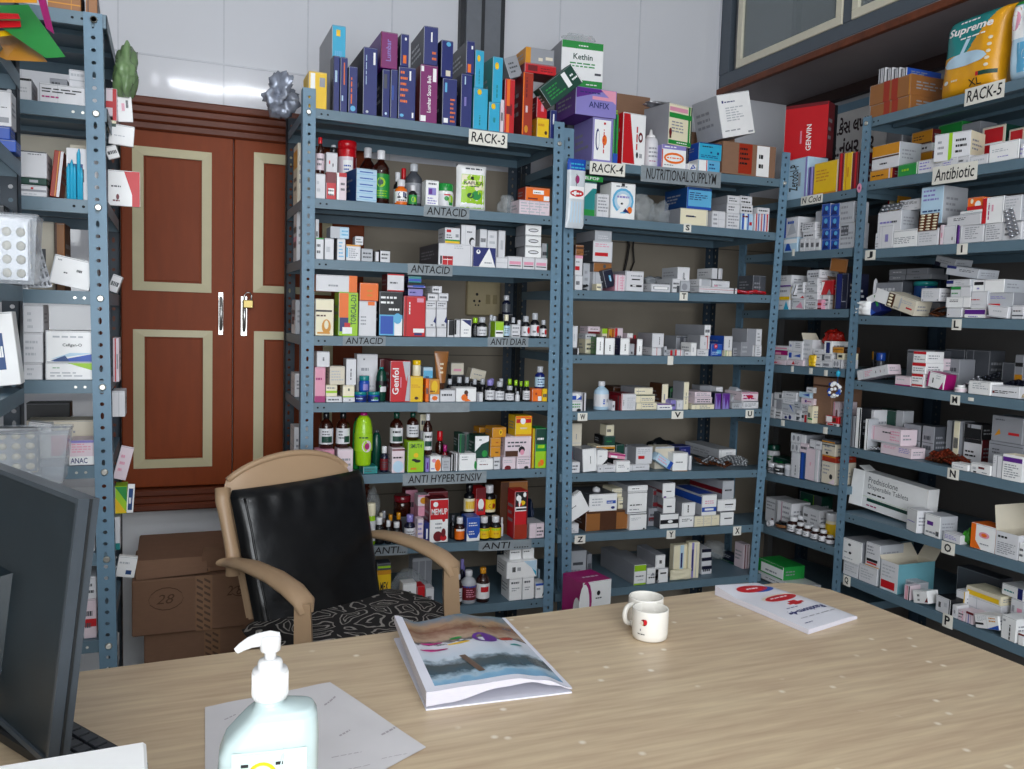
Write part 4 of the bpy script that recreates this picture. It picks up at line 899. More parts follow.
b(455,546,450,'u','v P .2 .3; x .5 .1 .9 .9 5 P; v P .7 .75',d=.12,side='P'); b(546,715,418,'w','q k .35 .56 .8 .62; q k .28 .22 .9 .32; x .3 .7 .9 .85 1 g; v g .04 .06; q W .4 .24 .6 .3',d=.12,side='g',desc='square white carton with black bars',yaw=0)
b(780,955,535,'w','q g .1 .3 .9 .7; q W .15 .35 .85 .65',d=.12); bag(720,985,452,'dark grey plastic bag lying low',mt=M_BAG,sb=.15,seed=25,d=.12)
sh('four', 2, 'g2', P_)
b(22,92,485,'w','q G .6 0 .95 .5; x 2',d=.12,side='s'); b(96,186,508,'s','o g .4 .5 .3 .3; b k .0 .12',d=.12); u(70,180,382,'w','T IL G .45 .1 .65 .6',d=.12,side='s')
b(262,610,565,'w','b r .58 .64; v G .9 .94; x .1 .1 .7 .4 1 s',d=.12,desc='long low white tray',yaw=0); u(262,372,490,'s','v w .0 .2; v w .95 1; b w .0 .1',d=.1,side='w'); cur['stack']+=1; cur['top']=ITEMS[-1]['z']; u(380,545,505,'w','x .1 .2 .7 .5 1 g; q P .1 .1 .3 .3',d=.1)
b(378,478,490,'k','x 1',d=.08,sb=.12,desc='black carton at the rear'); u(378,478,392,'w','v k .5 .6; v g .85 .9',d=.1)
for k in range(3): tilt(620+k*78,712+k*78,588-k*3,628,(-6,8,-4)[k],'r','q R .1 .2 .9 .5; x .2 .5 .8 .9 1 P',d=.05,sb=.012+.02*k,desc='flat shiny red sachet',name='sachet',cat='sachet',w=.055,h=.012)
b(752,885,458,'G','x .1 .3 .8 .7 2 g; v g .5 .53',d=.1,sb=.07)
P_ = 'on rack four second shelf above W'
P_ = 'on rack four shelf with blank tag'
sh('four', 3, 'g7', P_)
b(64,128,398,'k','v w .85 1',d=.14); u(66,122,196,'w','x .3 .1 .5 .9 1 s',d=.14,side='s')
b(190,292,318,'C','x 2',d=.06,sb=.12); cur['top'] += 0; u(190,290,268,'w','x 1',d=.06); u(212,328,200,'u','b R .0 .3; x .2 .5 .9 .8 1 G',d=.07)
b(345,396,220,'C','b i .8 1; x 2',d=.06,sb=.14); b(406,464,220,'A','v z .6 .8; x .1 .3 .5 .8 2 D',d=.06,sb=.14); b(466,542,214,'u','v r .0 .3; x 2',d=.06,sb=.14); b(578,634,264,'u','v r .6 .75; b W .8 1',d=.06,sb=.13); b(640,665,280,'R','v r .2 .6',d=.06,sb=.12)
for x0, x1, t, sd, yw in ((296,362,300,'e',-16),(375,463,308,'R',-12),(520,602,310,'n',-12),(672,722,318,'R',-14)): b(x0,x1,t,'W','T VOGLI k .4 .25 .62 .8 90; v g .9 .93; b s .0 .05',d=.15,side=sd,yaw=yw,sb=.012)
b(602,650,362,'s','q k .3 .1 .6 .3',d=.1,sb=.04,side='g')
b(728,806,360,'G','b g .2 .3; b g .5 .6',d=.12,sb=.1)
b(810,905,396,'w','v r .45 .5; v k .9 .95',d=.12); u(814,922,264,'w','T ATEN k .55 .2 .68 .8 90; v s .06 .08',d=.12,side='g')
b(925,950,385,'s','x 1',d=.1)
sh('four', 3, 'g8', P_)
b(0,70,420,'s','v r .7 1; x 2',d=.08,sb=.02); b(92,176,416,'w','v r .0 .2; v r .6 .66; q s .8 0 1 1',d=.07); b(184,238,435,'w','x 1',d=.06); b(242,297,352,'W','x .3 .1 .5 .9 1 s',d=.07)
b(300,408,412,'w','x .1 .2 .9 .8 2 g; b s .45 .5',d=.08); u(328,420,284,'w','v r .72 .8; q R .5 .88 .7 .98; T DIA g .4 .3 .55 .6 90',d=.09,side='g')
b(105,330,290,'g','q G .2 .8 .25 .98; b G .9 .95; q G .15 .6 .3 .95',d=.09,sb=.13,side='g',desc='wide grey carton with dark frame lines'); u(368,430,186,'W','v s .5 .55; x 1',d=.2,side='g',sb=.07,desc='tallest white carton with long grey side')
b(430,536,362,'b','o r .4 .8 .16 .2; o P .4 .8 .08 .1; x .1 .1 .9 .4 2 L; q l .5 .2 .9 .5',d=.08,side='b',desc='blue carton with red dot'); b(556,625,424,'C','v e .1 .2; v g .5 .55',d=.1); u(552,630,290,'w','T OKAC k .5 .2 .7 .8 90; v s .08 .1',d=.16,side='b')
b(634,700,400,'g','v R .85 1; x 2',d=.08,sb=.03)
b(702,838,345,'g','v w .9 1; x .1 .2 .5 .8 2 s',d=.08,sb=.012,yaw=8); b(842,902,376,'w','x .2 .1 .8 .9 4 g',d=.08); u(766,906,222,'w','q g .0 .0 .6 1; x .7 .2 .9 .8 3 g',d=.1,side='g')
P_ = 'on rack four shelf tagged W V U'
sh('four', 4, 'g3', P_)
b(42,122,215,'w','x .1 .3 .9 .8 2 e; o k .7 .1 .2 .15',d=.1,yaw=0); u(42,118,158,'w','b b .1 .6; d W .5 .1 .9 .5 .5 .9',d=.1); b(126,150,160,'w','v k .0 .4; v s .8 .9',d=.1,yaw=0)
bottle(232,330,82,'syrup','L','w','w',desc='tall bottle with long clear neck',feats='T DEXO b .3 .2 .6 .9 90; x .65 .2 .85 .8 1 g'); b(331,352,218,'w','x 1',d=.05)
b(370,393,180,'R','v k .0 .3',d=.1); b(394,498,166,'w','v r .02 .06; T CORAL G .12 .3 .2 .85 90; x .4 .1 .95 .8 6 s',d=.1,side='R',yaw=0)
b(498,642,228,'C','b G .06 .14; x .3 .35 .9 .9 2 g; v g .24 .25',d=.12,side='g'); u(494,632,170,'C','b T .82 .95; x .3 .2 .9 .6 2 g; v g .24 .25',d=.12,side='g'); u(488,614,124,'C','x .1 .3 .6 .6 1 g; v g .2 .21',d=.12,side='g')
b(340,485,118,'D','x 2',d=.1,sb=.2,desc='dark brown carton behind the cream stack'); b(680,724,98,'C','x .3 .2 .5 .8 1 g',d=.1,side='D',sb=.05); b(645,752,236,'W','b p .82 1; T SUMO n .15 .25 .85 .55',d=.08)
sh('four', 4, 'g4', P_)
b(40,78,210,'v','x 1',d=.08); b(82,130,210,'w','x .3 .1 .5 .9 1 s; v s .85 1',d=.08,yaw=0); b(38,130,126,'e','b T .3 .8; b C .0 .14',d=.08,sb=.12,side='T'); b(133,170,84,'C','T MEDI G .35 .2 .6 .9 90; b s .45 .47',d=.08,side='g',yaw=0)
b(184,346,238,'C','x .35 .1 .9 .8 2 g; v g .18 .19; b k .92 1',d=.12); u(206,332,190,'u','b g .05 .15; x 2',d=.12); u(208,326,154,'u','x .1 .2 .9 .8 2 g',d=.12)
b(350,396,162,'p','d v .1 .0 .5 .0 .2 .9; d v .5 .0 .9 .0 .7 .6',d=.08,yaw=0,side='N'); b(400,456,162,'p','d v .1 .0 .5 .0 .2 .9; d v .5 .0 .9 .0 .7 .6',d=.08,yaw=0,side='N'); b(356,406,118,'w','x 2',d=.06,sb=.12); b(244,342,108,'g','x 2',d=.06,sb=.16)
tilt(455,540,120,272,-26,'s','x .2 .2 .8 .8 3 g',sb=.07,d=.05); b(470,540,230,'s','x 2',d=.06,sb=.014)
b(545,656,216,'w','b G .85 .95; x .1 .2 .9 .7 3 g',d=.12); u(537,652,155,'u','b m .85 .95; o r .5 .5 .2 .2; x .1 .1 .9 .8 2 m',d=.12)
P_ = 'on rack four shelf below W'
sh('four', 5, 'g3', P_)
b(25,106,645,'w','x 2',d=.06,sb=.012,yaw=0); b(42,138,535,'G','x 2',d=.08,sb=.09,side='G'); u(42,120,374,'o','T CAL g .4 .3 .6 .7 90; b s .12 .14',d=.05,sb=.1); b(28,56,570,'R','x 1',d=.05,sb=.08)
tilt(122,228,526,718,4,'W','T OLIZ G .5 .35 .62 .7 90; v s .88 .9',sb=.02,d=.09,side='g',desc='tall white carton leaning slightly',w=.058,h=.088)
b(230,352,665,'w','v s .32 .34; x .4 .4 .9 .7 1 g; o k .12 .5 .03 .1',d=.07,yaw=0); u(226,300,560,'W','x .2 .5 .6 .7 1 s; d k .5 .02 .98 .4 .98 .1',d=.06)
b(222,352,600,'k','x 1',d=.08,sb=.1,desc='dark carton under the cream and green ones'); u(216,356,530,'C','b A .6 .9; q k .5 .5 .9 .7; x .1 .1 .9 .4 2 G',d=.08); u(265,352,462,'T','T SHINE e .3 .3 .85 .6; v k .0 .12',d=.08,side='k'); u(288,346,384,'C','x 1',d=.05)
b(356,416,520,'T','x .2 .3 .8 .7 2 e',d=.06,sb=.09)
b(430,592,660,'w','v s .24 .26; x .4 .4 .9 .7 1 g',d=.07,sb=.03,yaw=0); u(497,614,538,'w','q r .14 .3 .52 .48; x .1 .6 .9 .9 3 s; o k .93 .1 .02 .03',d=.08,side='g',yaw=0)
b(418,494,605,'s','q r .1 .0 .8 .2',d=.06,sb=.1,side='g'); u(418,494,538,'g','x .2 .4 .8 .8 2 s',d=.06)
b(358,456,636,'W','x .15 .4 .7 .7 2 g; b k -.03 .0; o s .85 .3 .06 .08',d=.025,sb=.004,yaw=0,desc='white carton in front of the pale row')
tilt(300,430,605,655,-8,'P','b m .6 .9; q W .1 .1 .5 .5',sb=.03,d=.05,w=.07,h=.02,minz=cur['top'])
b(632,765,536,'o','b s .92 1',d=.06,sb=.06); tilt(640,750,600,700,-32,'L','v b .8 1; x .1 .2 .7 .8 2 P',sb=.012,d=.04,desc='pale blue carton slanting down',w=.08,h=.032)
sh('four', 5, 'g4', P_)
b(60,182,600,'N','b b .8 1',d=.06,sb=.1); u(62,182,532,'n','x .4 .5 .95 .7 1 v; q N .0 .4 .3 .9',d=.06)
b(58,160,580,'W','T Galvus G .2 .42 .7 .55; v s .95 .97; b A -.03 .0',d=.05,sb=.012,yaw=-5); b(165,190,600,'s','v W .3 .6',d=.04,sb=.02)
bag(-90,130,478,'black plastic bag slumped at the rear',mt=mat('black_poly','15181c',rough=.3,var=.2,bump=.4),sb=.2,seed=31,d=.1)
b(262,500,640,'G','x 1',d=.12,sb=.14,desc='dark carton supporting a white one'); u(378,496,556,'W','x .4 .2 .9 .8 3 s; v s .1 .12',d=.26,side='s',desc='deep white carton raised at the rear')
strips(250,520,640,'brown foil strip in the loose heap',n=9,mt=M_FOILB,alt=M_FOIL,seed=5); strips(500,640,605,'silver foil strip in the loose heap',n=5,seed=6)
P_ = 'on rack four shelf tagged Z Y X'
sh('four', 6, 'g5', P_)
b(65,136,280,'w','x .1 .1 .9 .6 3 g; b s .8 .82',d=.1,yaw=0); tilt(62,180,120,268,30,'W','x .3 .5 .6 .6 1 G; x .1 .7 .5 .85 1 s; v k .0 .01',sb=.02,d=.03,desc='white carton leaning at an angle',minz=cur['top'],w=.09,h=.085)
b(176,425,205,'d','v D .32 .7; v A .95 1; b D .9 1',d=.15,sb=.03,side='D',name='cardboard_box',desc='brown box with dark middle panel',cat='box',yaw=0); _t = cur['top']
u(195,356,108,'W','q b .62 .42 .95 .6; T Livogen W .65 .45 .92 .56; o n .85 .18 .07 .08; x .1 .3 .5 .8 3 s',d=.15,side='G',sb=.03,desc='white carton with small blue logo',yaw=0); bottle(226,266,70,'nozzle','w','W',None,on=True,sb=.06,desc='white nozzle tip bottle behind carton')
cur['stack']+=1; cur['top']=_t; u(358,406,128,'C','x .2 .3 .8 .6 1 k; b s .7 .75',d=.08,sb=.05); u(326,398,76,'C','x .2 .3 .8 .6 2 G; b s .7 .75',d=.08,sb=.06)
b(425,524,222,'W','o k .85 .06 .06 .05; x .1 .6 .7 .8 2 s; b k .97 1',d=.14,yaw=0); u(415,527,92,'W','T Clearfold k .12 .34 .92 .46; b k .92 .94; b G .05 .08; x .1 .15 .9 .25 1 g',d=.16,side='g',desc='white carton with bold black lettering',yaw=0); u(415,530,60,'W','x .2 .3 .8 .6 1 k',d=.16,side='g')
b(534,604,190,'g','b R .3 .5; x 2',d=.12,sb=.06,side='g'); u(560,608,80,'G','b R .1 .3; b R .7 .9',d=.12,side='g')
sh('four', 6, 'g6', P_)
b(32,146,236,'W','b k .3 .58; o W .55 .45 .14 .1; b G .94 1',d=.2,side='G',yaw=0); u(52,126,140,'W','q G .3 .4 .7 .48; l:b R .3 .5',d=.2,side='g'); u(48,125,50,'W','q G .3 .4 .7 .46; o p .2 .05 .12 .06; l:b R .3 .5',d=.2,side='g')
b(148,240,252,'W','x .2 .5 .7 .8 2 G; o G .8 .6 .06 .06',d=.18,yaw=0,side='g'); u(166,250,170,'W','T GEFA k .35 .25 .55 .85 90; v s .08 .1',d=.2,side='g')
b(242,398,250,'C','v s .35 .37; v s .66 .68; x .1 .2 .9 .8 3 o',d=.15,yaw=0,side='g'); u(290,382,122,'W','b b .18 .4; q W .2 .24 .8 .34; x .2 .55 .8 .75 2 P; l:b b .55 .9; t:b b .1 .9',d=.22,side='s',desc='white carton with bright blue band')
b(402,486,222,'W','q k .3 .45 .85 .53; b G .92 1',d=.2,side='g',yaw=0); u(386,498,150,'W','q k .4 .5 .85 .6; x .4 .3 .8 .4 1 s',d=.22,side='g'); u(416,490,36,'s','x .2 .4 .85 .6 1 k; l:b R .3 .55',d=.22,side='g')
P_ = 'on lowest shelf of rack four'
sh('four', 7, 'g5', P_)
b(85,180,432,'s','q G .2 .5 .8 .6; x .1 .1 .9 .4 2 g',d=.1,sb=.14,side='g'); b(184,212,450,'g','x 1',d=.08,sb=.15); b(66,98,620,'w','x 2',d=.06,sb=.05)
def magenta_box():
    o = b(152,330,604,'W','q m .0 .0 .0 .0; o m .12 .6 .2 .42; o W .06 .55 .18 .42; o k .55 .75 .06 .05; x .45 .62 .75 .68 1 G; o R .5 .2 .2 .05; o W .5 .2 .16 .03; t:x .25 .3 .8 .5 1 u; l:o W .75 .35 .18 .3; l:d W .6 .02 .9 .02 .8 .5',d=.13,sb=-.19,side='m',top='m',yaw=8,base=.262,desc='magenta and white box in front of the rack foot')
    mb = MB(); mb.cham(0, .16, 0, .15, 0, .26, .003, M_CARDB); x_ = ITEMS[-1]['s']
    tag(mb.build('cardboard_box', loc=(x_-.08, 2.625, .0005)), 'brown box on the floor carrying the magenta and white box', 'box')
magenta_box()
b(452,522,512,'W','q i .02 .68 .98 .98; b i .0 .08; T Zincofy k .12 .38 .85 .5; x .3 .2 .8 .3 1 s',d=.28,side='g',desc='white carton with lime top and base',yaw=0)
b(524,592,528,'W','x .15 .3 .9 .5 1 k; b s .6 .62; d g .3 .5 .7 .5 .5 .7',d=.26,side='g',yaw=0)
sh('four', 7, 'g6', P_)
b(1,82,574,'W','q k .4 .6 .85 .7; q g .1 .1 .3 .2; b s .95 1',d=.22,side='g',yaw=0); u(4,64,492,'W','T 8 k .4 .2 .7 .8; v s .1 .12',d=.16,side='g')
b(116,206,430,'C','v L .45 .7; q n .5 .3 .62 .75; b s .0 .1',d=.03,sb=.05,desc='tall cream packet with blue stripe',yaw=0); b(210,274,414,'C','v v .3 .5; q n .32 .2 .46 .8; v s .7 .75',d=.03,sb=.03,desc='taller cream packet with navy stripe',yaw=-8)
pouch(104,236,585,'C','cream pouch lying in front of packets',d=.03,sb=.015,seed=8)
b(286,350,560,'w','b N .6 1; x 1',d=.1,sb=.06); u(286,350,508,'w','b N .6 1',d=.1); u(288,346,455,'w','b N .6 1',d=.1)
bag(355,480,425,'large clear plastic bag',sb=.2,seed=35,d=.12); b(482,590,560,'T','x .2 .3 .8 .7 2 g',d=.1,sb=.14); u(490,540,495,'N','x 1',d=.08); b(545,598,428,'u','v R .2 .35; v R .6 .7',d=.06,sb=.08)
# ================================================================== CORNER RACK (along the right wall, beside rack four)
make_rack(RC, 'blue-grey slotted steel rack tucked into the corner', (1.98, 1.98), (0, 0), fposts=(0,), tags=[
 (0,800,195,822,204,'N Cold',0), (1,791,249,794,256,'',0), (3,790,366,793,372,'',0), (3,808,368,812,374,'',0), (3,823,370,827,376,'',0), (4,780,420,784,426,'',0), (4,822,427,827,434,'',0)])
P_ = 'on the corner rack, top shelf'
sh('corner', 0, 'H2', P_)
b(186,336,480,'L','T Zerodol-P k .2 .2 .6 .86 90; x .6 .1 .75 .9 1 g; v v .9 .98',d=.1,desc='pale blue carton lettered Zerodol-P upright',yaw=0); _t=cur['top']
b(338,368,538,'v','v n .35 .6',d=.1)
b(382,550,500,'y','x .1 .4 .8 .8 4 A; b A .0 .06; v u .96 .99',d=.1,desc='wide yellow carton with faint print',yaw=0)
b(553,590,440,'R','v r .3 .7',d=.1); b(592,645,436,'y','v A .3 .4; x .5 .2 .8 .8 1 A',d=.1); b(648,692,432,'R','v r .5 .8',d=.1)
cur['top'] = max(_t, cur['top']-.03); cur['last']=(0,0,.01,0); cur['stack']+=1; cur['top']=_t
u(226,436,95,'r','T GENVIN W .52 .15 .64 .62 90; x .38 .15 .44 .7 1 P; b R .94 1',d=.07,side='R',desc='big red carton lettered GENVIN on top of others',yaw=28,sb=.045)
cur['top']=_t; cur['stack']+=1; u(478,494,100,'k','v G .4 .6; b W .85 .9; b W .62 .64',d=.04,sb=.14,desc='tall black carton behind the red one')
sh('corner', 1, 'H3', 'on the corner rack, second shelf')
P_ = 0
b(132,205,262,'L','d b .1 .1 .6 .1 .3 .9; b W .6 .9',d=.1); u(130,212,150,'w','v b .0 .2; d s .3 .1 .9 .2 .6 .9; x .3 .6 .9 .9 1 b',d=.1)
for k in range(4): b(220+k*28,247+k*28,265,'w','x .2 .1 .8 .9 1 G',d=.08,yaw=0)
cur['last']=(0,0,.012,0); u(236,304,228,'w','x .1 .3 .9 .7 1 k',d=.08); u(232,304,178,'w','x .1 .2 .9 .9 3 G',d=.08)
b(306,337,115,'s','b g .5 .55; x .2 .1 .7 .4 2 g',d=.08,sb=.04)
for a, c_ in ((340,386),(388,436)):
    b(a,c_,272,'b','d n .1 .1 .8 .1 .4 .9; o l .6 .6 .2 .2',d=.08,side='w',yaw=0); u(a,c_,215,'b','d n .1 .1 .8 .1 .4 .9; o l .6 .6 .2 .2',d=.08,side='w',yaw=0); u(a,c_,142,'b','d n .1 .1 .8 .1 .4 .9; o l .5 .6 .2 .2',d=.08,side='w',yaw=0); u(a,c_,75,'b','d n .1 .1 .8 .1 .4 .9; o l .6 .6 .2 .2',d=.08,side='w',yaw=0)
b(440,520,180,'s','x .1 .1 .9 .9 4 g; q G .1 .5 .6 .9',d=.07); u(440,518,65,'s','x .1 .1 .9 .9 3 g',d=.07)
sh('corner', 2, 'h2', 'on the corner rack, third shelf')
b(85,200,512,'w','d c .5 .02 .98 .02 .7 .9; x .1 .3 .4 .6 1 g',d=.1); u(84,206,380,'w','b y .0 .25; x .2 .5 .8 .9 1 g',d=.1,side='C'); u(58,224,260,'w','b p .02 .14; x .2 .5 .8 .85 2 g; q k .15 .75 .3 .85',d=.1)
b(226,358,500,'w','d P .3 .2 .9 .1 .7 .7; x .1 .6 .6 .9 1 g',d=.09); u(232,356,440,'w','d r .6 .1 .9 .1 .8 .5; x .1 .3 .5 .8 1 k',d=.08,yaw=10); u(246,352,330,'w','b G .3 .36; x 2',d=.07,yaw=-8)
tilt(212,268,372,462,-20,'w','v k .8 1',d=.04,sb=.004,w=.02,h=.045)
for k,(x0,x1,t) in enumerate(((362,484,578),(362,484,512),(364,488,440),(366,490,365),(384,490,290),(378,515,205))):
    (b if k==0 else u)(x0,x1,t,'w','x .1 .3 .9 .8 1 g; x .3 .1 .9 .4 1 k; b s .0 .06',d=.09)
b(487,532,508,'P','b r .4 .65; b R .0 .15',d=.07)
b(540,608,460,'w','b s .4 .5; x 2',d=.06,sb=.03); u(528,652,310,'r','d W .02 .1 .3 .9 .02 .9; d g .5 .0 .9 .0 .7 .4',d=.06,desc='crumpled red and white carton'); 
openbox(610,665,300,'d','','narrow brown carton with raised flap',d=.1,sb=.05,flap=(.06,40),flaps='l',name='cardboard_box')
b(682,805,240,'N','v n .1 .5; q s .55 .2 .57 .85; q s .57 .2 .9 .22',d=.1,desc='dark navy carton behind the post',yaw=0)
def flap_board():
    tilt(590,825,90,238,-8,'d','v D .98 1',sb=.02,d=.004,desc='loose cardboard flap over the navy carton',name='cardboard_sheet',cat='cardboard',minz=cur['top']+.001,w=.085,h=.05)
flap_board()
sh('corner', 3, 'h3', 'on the corner rack, fourth shelf')
b(20,190,470,'u','o r .2 .4 .2 .2; x .1 .2 .9 .7 2 P',d=.09); u(52,212,415,'w','x .3 .1 .7 .9 1 g',d=.09); u(50,214,360,'m','q P .1 .1 .5 .6',d=.09); u(46,222,305,'w','q P .1 .3 .9 .6',d=.09)
b(200,392,470,'u','d r .3 .2 .5 .2 .4 .8; x .5 .2 .9 .8 2 g; v s .5 .52',d=.1); u(206,380,368,'w','q b .1 .2 .3 .8; d b .4 .4 .9 .3 .9 .7',d=.09); u(226,386,250,'w','v s .3 .32; x .1 .3 .25 .8 1 b; x .5 .3 .9 .9 3 g',d=.09)
openbox(390,505,232,'w','x .1 .2 .9 .9 4 s','white carton with torn open lid',d=.08,sb=.02,flap=(.03,60),flaps='l')
pouch(446,532,410,'y','crumpled yellow sachet',d=.03,sb=.004,seed=5,name='sachet',cat='sachet')
b(533,612,478,'w','x .1 .2 .9 .6 1 k',d=.08); u(530,612,405,'w','x .3 .3 .7 .7 1 k',d=.08,side='G'); u(512,632,342,'w','x .2 .3 .5 .8 1 g; v s .5 .52',d=.08)
b(616,736,482,'w','q g .1 .2 .7 .6; x .2 .3 .6 .5 1 k',d=.08); u(640,736,402,'w','q g .1 .3 .8 .7',d=.08); u(644,736,250,'W','q n .25 .05 .75 .9',d=.08,desc='white carton with dark blue square')
b(740,852,466,'w','o g .25 .5 .12 .3; o g .55 .5 .12 .3; x .1 .0 .9 .15 1 k; v G .85 .9',d=.08); u(792,872,392,'C','q k .2 .3 .8 .7',d=.07); u(740,870,318,'A','b D .5 .6; x .1 .2 .8 .4 1 D',d=.08,side='D')
bag(568,765,95,'crumpled red plastic bag over the cartons',mt=mat('red_poly','a11d12',rough=.25,var=.3,bump=.5),on=True,sb=.05,seed=41,d=.09)
sh('corner', 4, 'h4', 'on the corner rack, fifth shelf')
b(28,112,402,'w','v s .4 .44; x .5 .2 .9 .8 2 g',d=.09); u(28,80,255,'w','x 2',d=.09,side='g')
b(116,182,430,'w','x .1 .2 .9 .8 2 G',d=.08); u(92,182,320,'g','q w .1 .1 .4 .9',d=.08); u(100,196,250,'w','q G .6 .2 .9 .8',d=.08)
b(186,338,470,'w','o n .3 .3 .1 .2; o n .6 .4 .1 .3; x .1 .6 .9 .9 1 g',d=.09); u(186,330,375,'s','d b .55 .9 .7 .9 .9 .1; x .1 .2 .5 .6 1 g',d=.09); u(192,340,305,'w','v s .1 .12; x .2 .2 .9 .8 2 s',d=.09); u(188,350,240,'w','v s .1 .14; x .3 .3 .9 .7 1 g',d=.09)
b(342,400,440,'w','q G .1 .1 .6 .4; x 2',d=.08); u(320,400,350,'s','x 2',d=.08)
b(402,466,490,'w','v r .5 .9; q k .0 .5 .4 .9',d=.07); u(404,496,438,'w','x .1 .2 .9 .8 2 k; v s .5 .52',d=.07); u(404,500,378,'w','x .1 .2 .9 .8 2 k; v s .5 .52',d=.07); u(400,535,310,'u','x .5 .3 .9 .7 1 m; q p .3 .3 .45 .7',d=.07); u(372,500,245,'L','d b .3 .5 .9 .3 .9 .8',d=.07); u(452,538,190,'w','x .2 .3 .8 .7 1 k',d=.07)
b(472,528,395,'C','b e .2 .3; x 1',d=.06,sb=.004)
openbox(535,742,82,'d','b D .8 .84','tall open cardboard box on end',d=.15,sb=.03,flap=(.05,30),flaps='b',name='cardboard_box')
b(672,800,585,'w','q r .1 .2 .6 .8; q G .65 .2 .9 .8',d=.01,sb=.006); u(670,808,505,'r','q W .05 .1 .5 .9; q D .55 .2 .8 .8',d=.012); 
b(752,815,350,'u','v P .1 .3; x .5 .2 .9 .9 1 R',d=.09,sb=.04)
sh('corner', 5, 'h5', 'on the corner rack, sixth shelf')
b(130,300,335,'T','x .2 .5 .8 .8 1 e',d=.06,sb=.09); bottle(58,124,388,'jar','w','w','G',sb=.02,feats='x .2 .2 .8 .8 2 W'); bottle(126,216,408,'can','w','W','k',sb=.014,feats='x .2 .3 .8 .8 1 W',desc='white tub with black label'); bottle(230,302,405,'jar','w','w','s',sb=.012,feats='x .1 .2 .6 .9 2 g')
b(50,122,395,'T','x 1',d=.06,sb=.11); bottle(52,136,200,'jar','w','T','w',on=True,sb=.1,feats='x .1 .2 .9 .8 2 e; o k .5 .3 .2 .15',desc='white jar with dark green lid, raised')
b(322,412,282,'w','T Zerodol G .45 .1 .65 .8 90; v s .1 .14',d=.12,yaw=0,side='B'); u(316,408,182,'w','o g .25 .5 .12 .3; o g .7 .5 .12 .3; v s .48 .5; b s .0 .08',d=.1,side='g'); u(322,470,92,'w','o g .2 .5 .08 .3; o g .5 .5 .08 .3; v s .33 .35; v s .66 .7',d=.1,side='g')
b(415,470,282,'B','v b .2 .7',d=.1,yaw=0); u(412,498,186,'u','x 1',d=.1)
b(474,606,242,'u','x .35 .4 .45 .65 1 P; v s .75 .8; v w .8 1',d=.12,yaw=0,side='s',desc='tall pale carton beside a blue one'); u(510,632,158,'w','v s .5 .54; x .6 .3 .9 .8 1 g; q G .05 .0 .4 .15',d=.1,side='g')
b(636,778,380,'o','x .1 .4 .6 .9 3 g; o k .7 .35 .12 .12; d u .5 .05 .98 .02 .98 .3',d=.1,yaw=0); u(636,780,316,'z','b A .8 1',d=.1); u(636,778,190,'o','x .2 .3 .9 .9 2 g; o k .4 .2 .1 .1; b G .8 .9',d=.1); u(636,770,150,'G','b A .2 .5',d=.1)
sh('corner', 6, 'H5', 'on the corner rack, seventh shelf')
b(142,202,265,'w','x .1 .5 .9 .9 3 g; v s .9 1; q R .6 .1 .8 .2',d=.1,sb=.07); b(206,284,285,'w','v m .3 .34; x .4 .3 .9 .9 3 g',d=.1,sb=.06)
b(345,438,320,'w','x .5 .2 .9 .8 4 g; x .1 .3 .4 .8 2 k',d=.07,sb=.09)
b(330,450,240,'T','o e .3 .6 .2 .2; v i .62 .64; v G .66 1',d=.06,sb=.19,desc='dark green carton at the rear')
bottle(458,506,345,'jar','C','w','y',sb=.08,feats='x .2 .2 .8 .5 1 A')
for x0,x1,t in ((290,332,362),(352,388,410),(408,452,408)): bottle(x0,x1,t,'small','D','w','u',sb=.07,glass=True)
for x0,x1,t in ((244,292,368),(290,332,400),(330,370,414),(371,415,430),(417,458,440),(456,494,470)): bottle(x0,x1,t,'small','D','w','w',sb=.014,glass=True,feats='x .1 .2 .9 .8 2 G',desc='brown glass bottle with white cap')
bottle(172,240,392,'small','k','k','d',sb=.03)
def tape_roll():
    R = cur['rack']; s0, s1, zt = span(136,174,385,.008); mb = MB(); r = (zt-zbase(s0,s1))/2
    prof = []
    for i in range(24):
        a = 2*PI*i/24
        for (rr, y) in ((r,0),(r,.02),(r*.6,.02),(r*.6,0)): prof.append((rr*math.cos(a), y, r+rr*math.sin(a)))
    n=24; fs=[]
    for i in range(n):
        k=(i+1)%n
        for j in range(4): fs.append((i*4+j, i*4+(j+1)%4, k*4+(j+1)%4, k*4+j))
    mb.mesh(prof, fs, pm('w')); cur['stack']+=1
    o = mb.build('tape_roll', loc=R.W((s0+s1)/2,.008,zbase(s0,s1)), rot=(0,0,R.rz())); reg(o,'white ring of adhesive tape standing up','tape',(s0+s1)/2,0,'tape_roll')
tape_roll()
sh('corner', 7, 'H5', 'on the corner rack, lowest shelf')
b(96,318,708,'w','x .2 .4 .8 .6 1 k; b g .0 .08',d=.12,sb=.0,desc='flat white carton under a green one',yaw=0); u(100,240,618,'W','b e .8 1; x .3 .2 .8 .5 1 g; v e .0 .12; b e .0 .1',d=.11,side='e',top='e',desc='white carton with bright green lid',yaw=0)

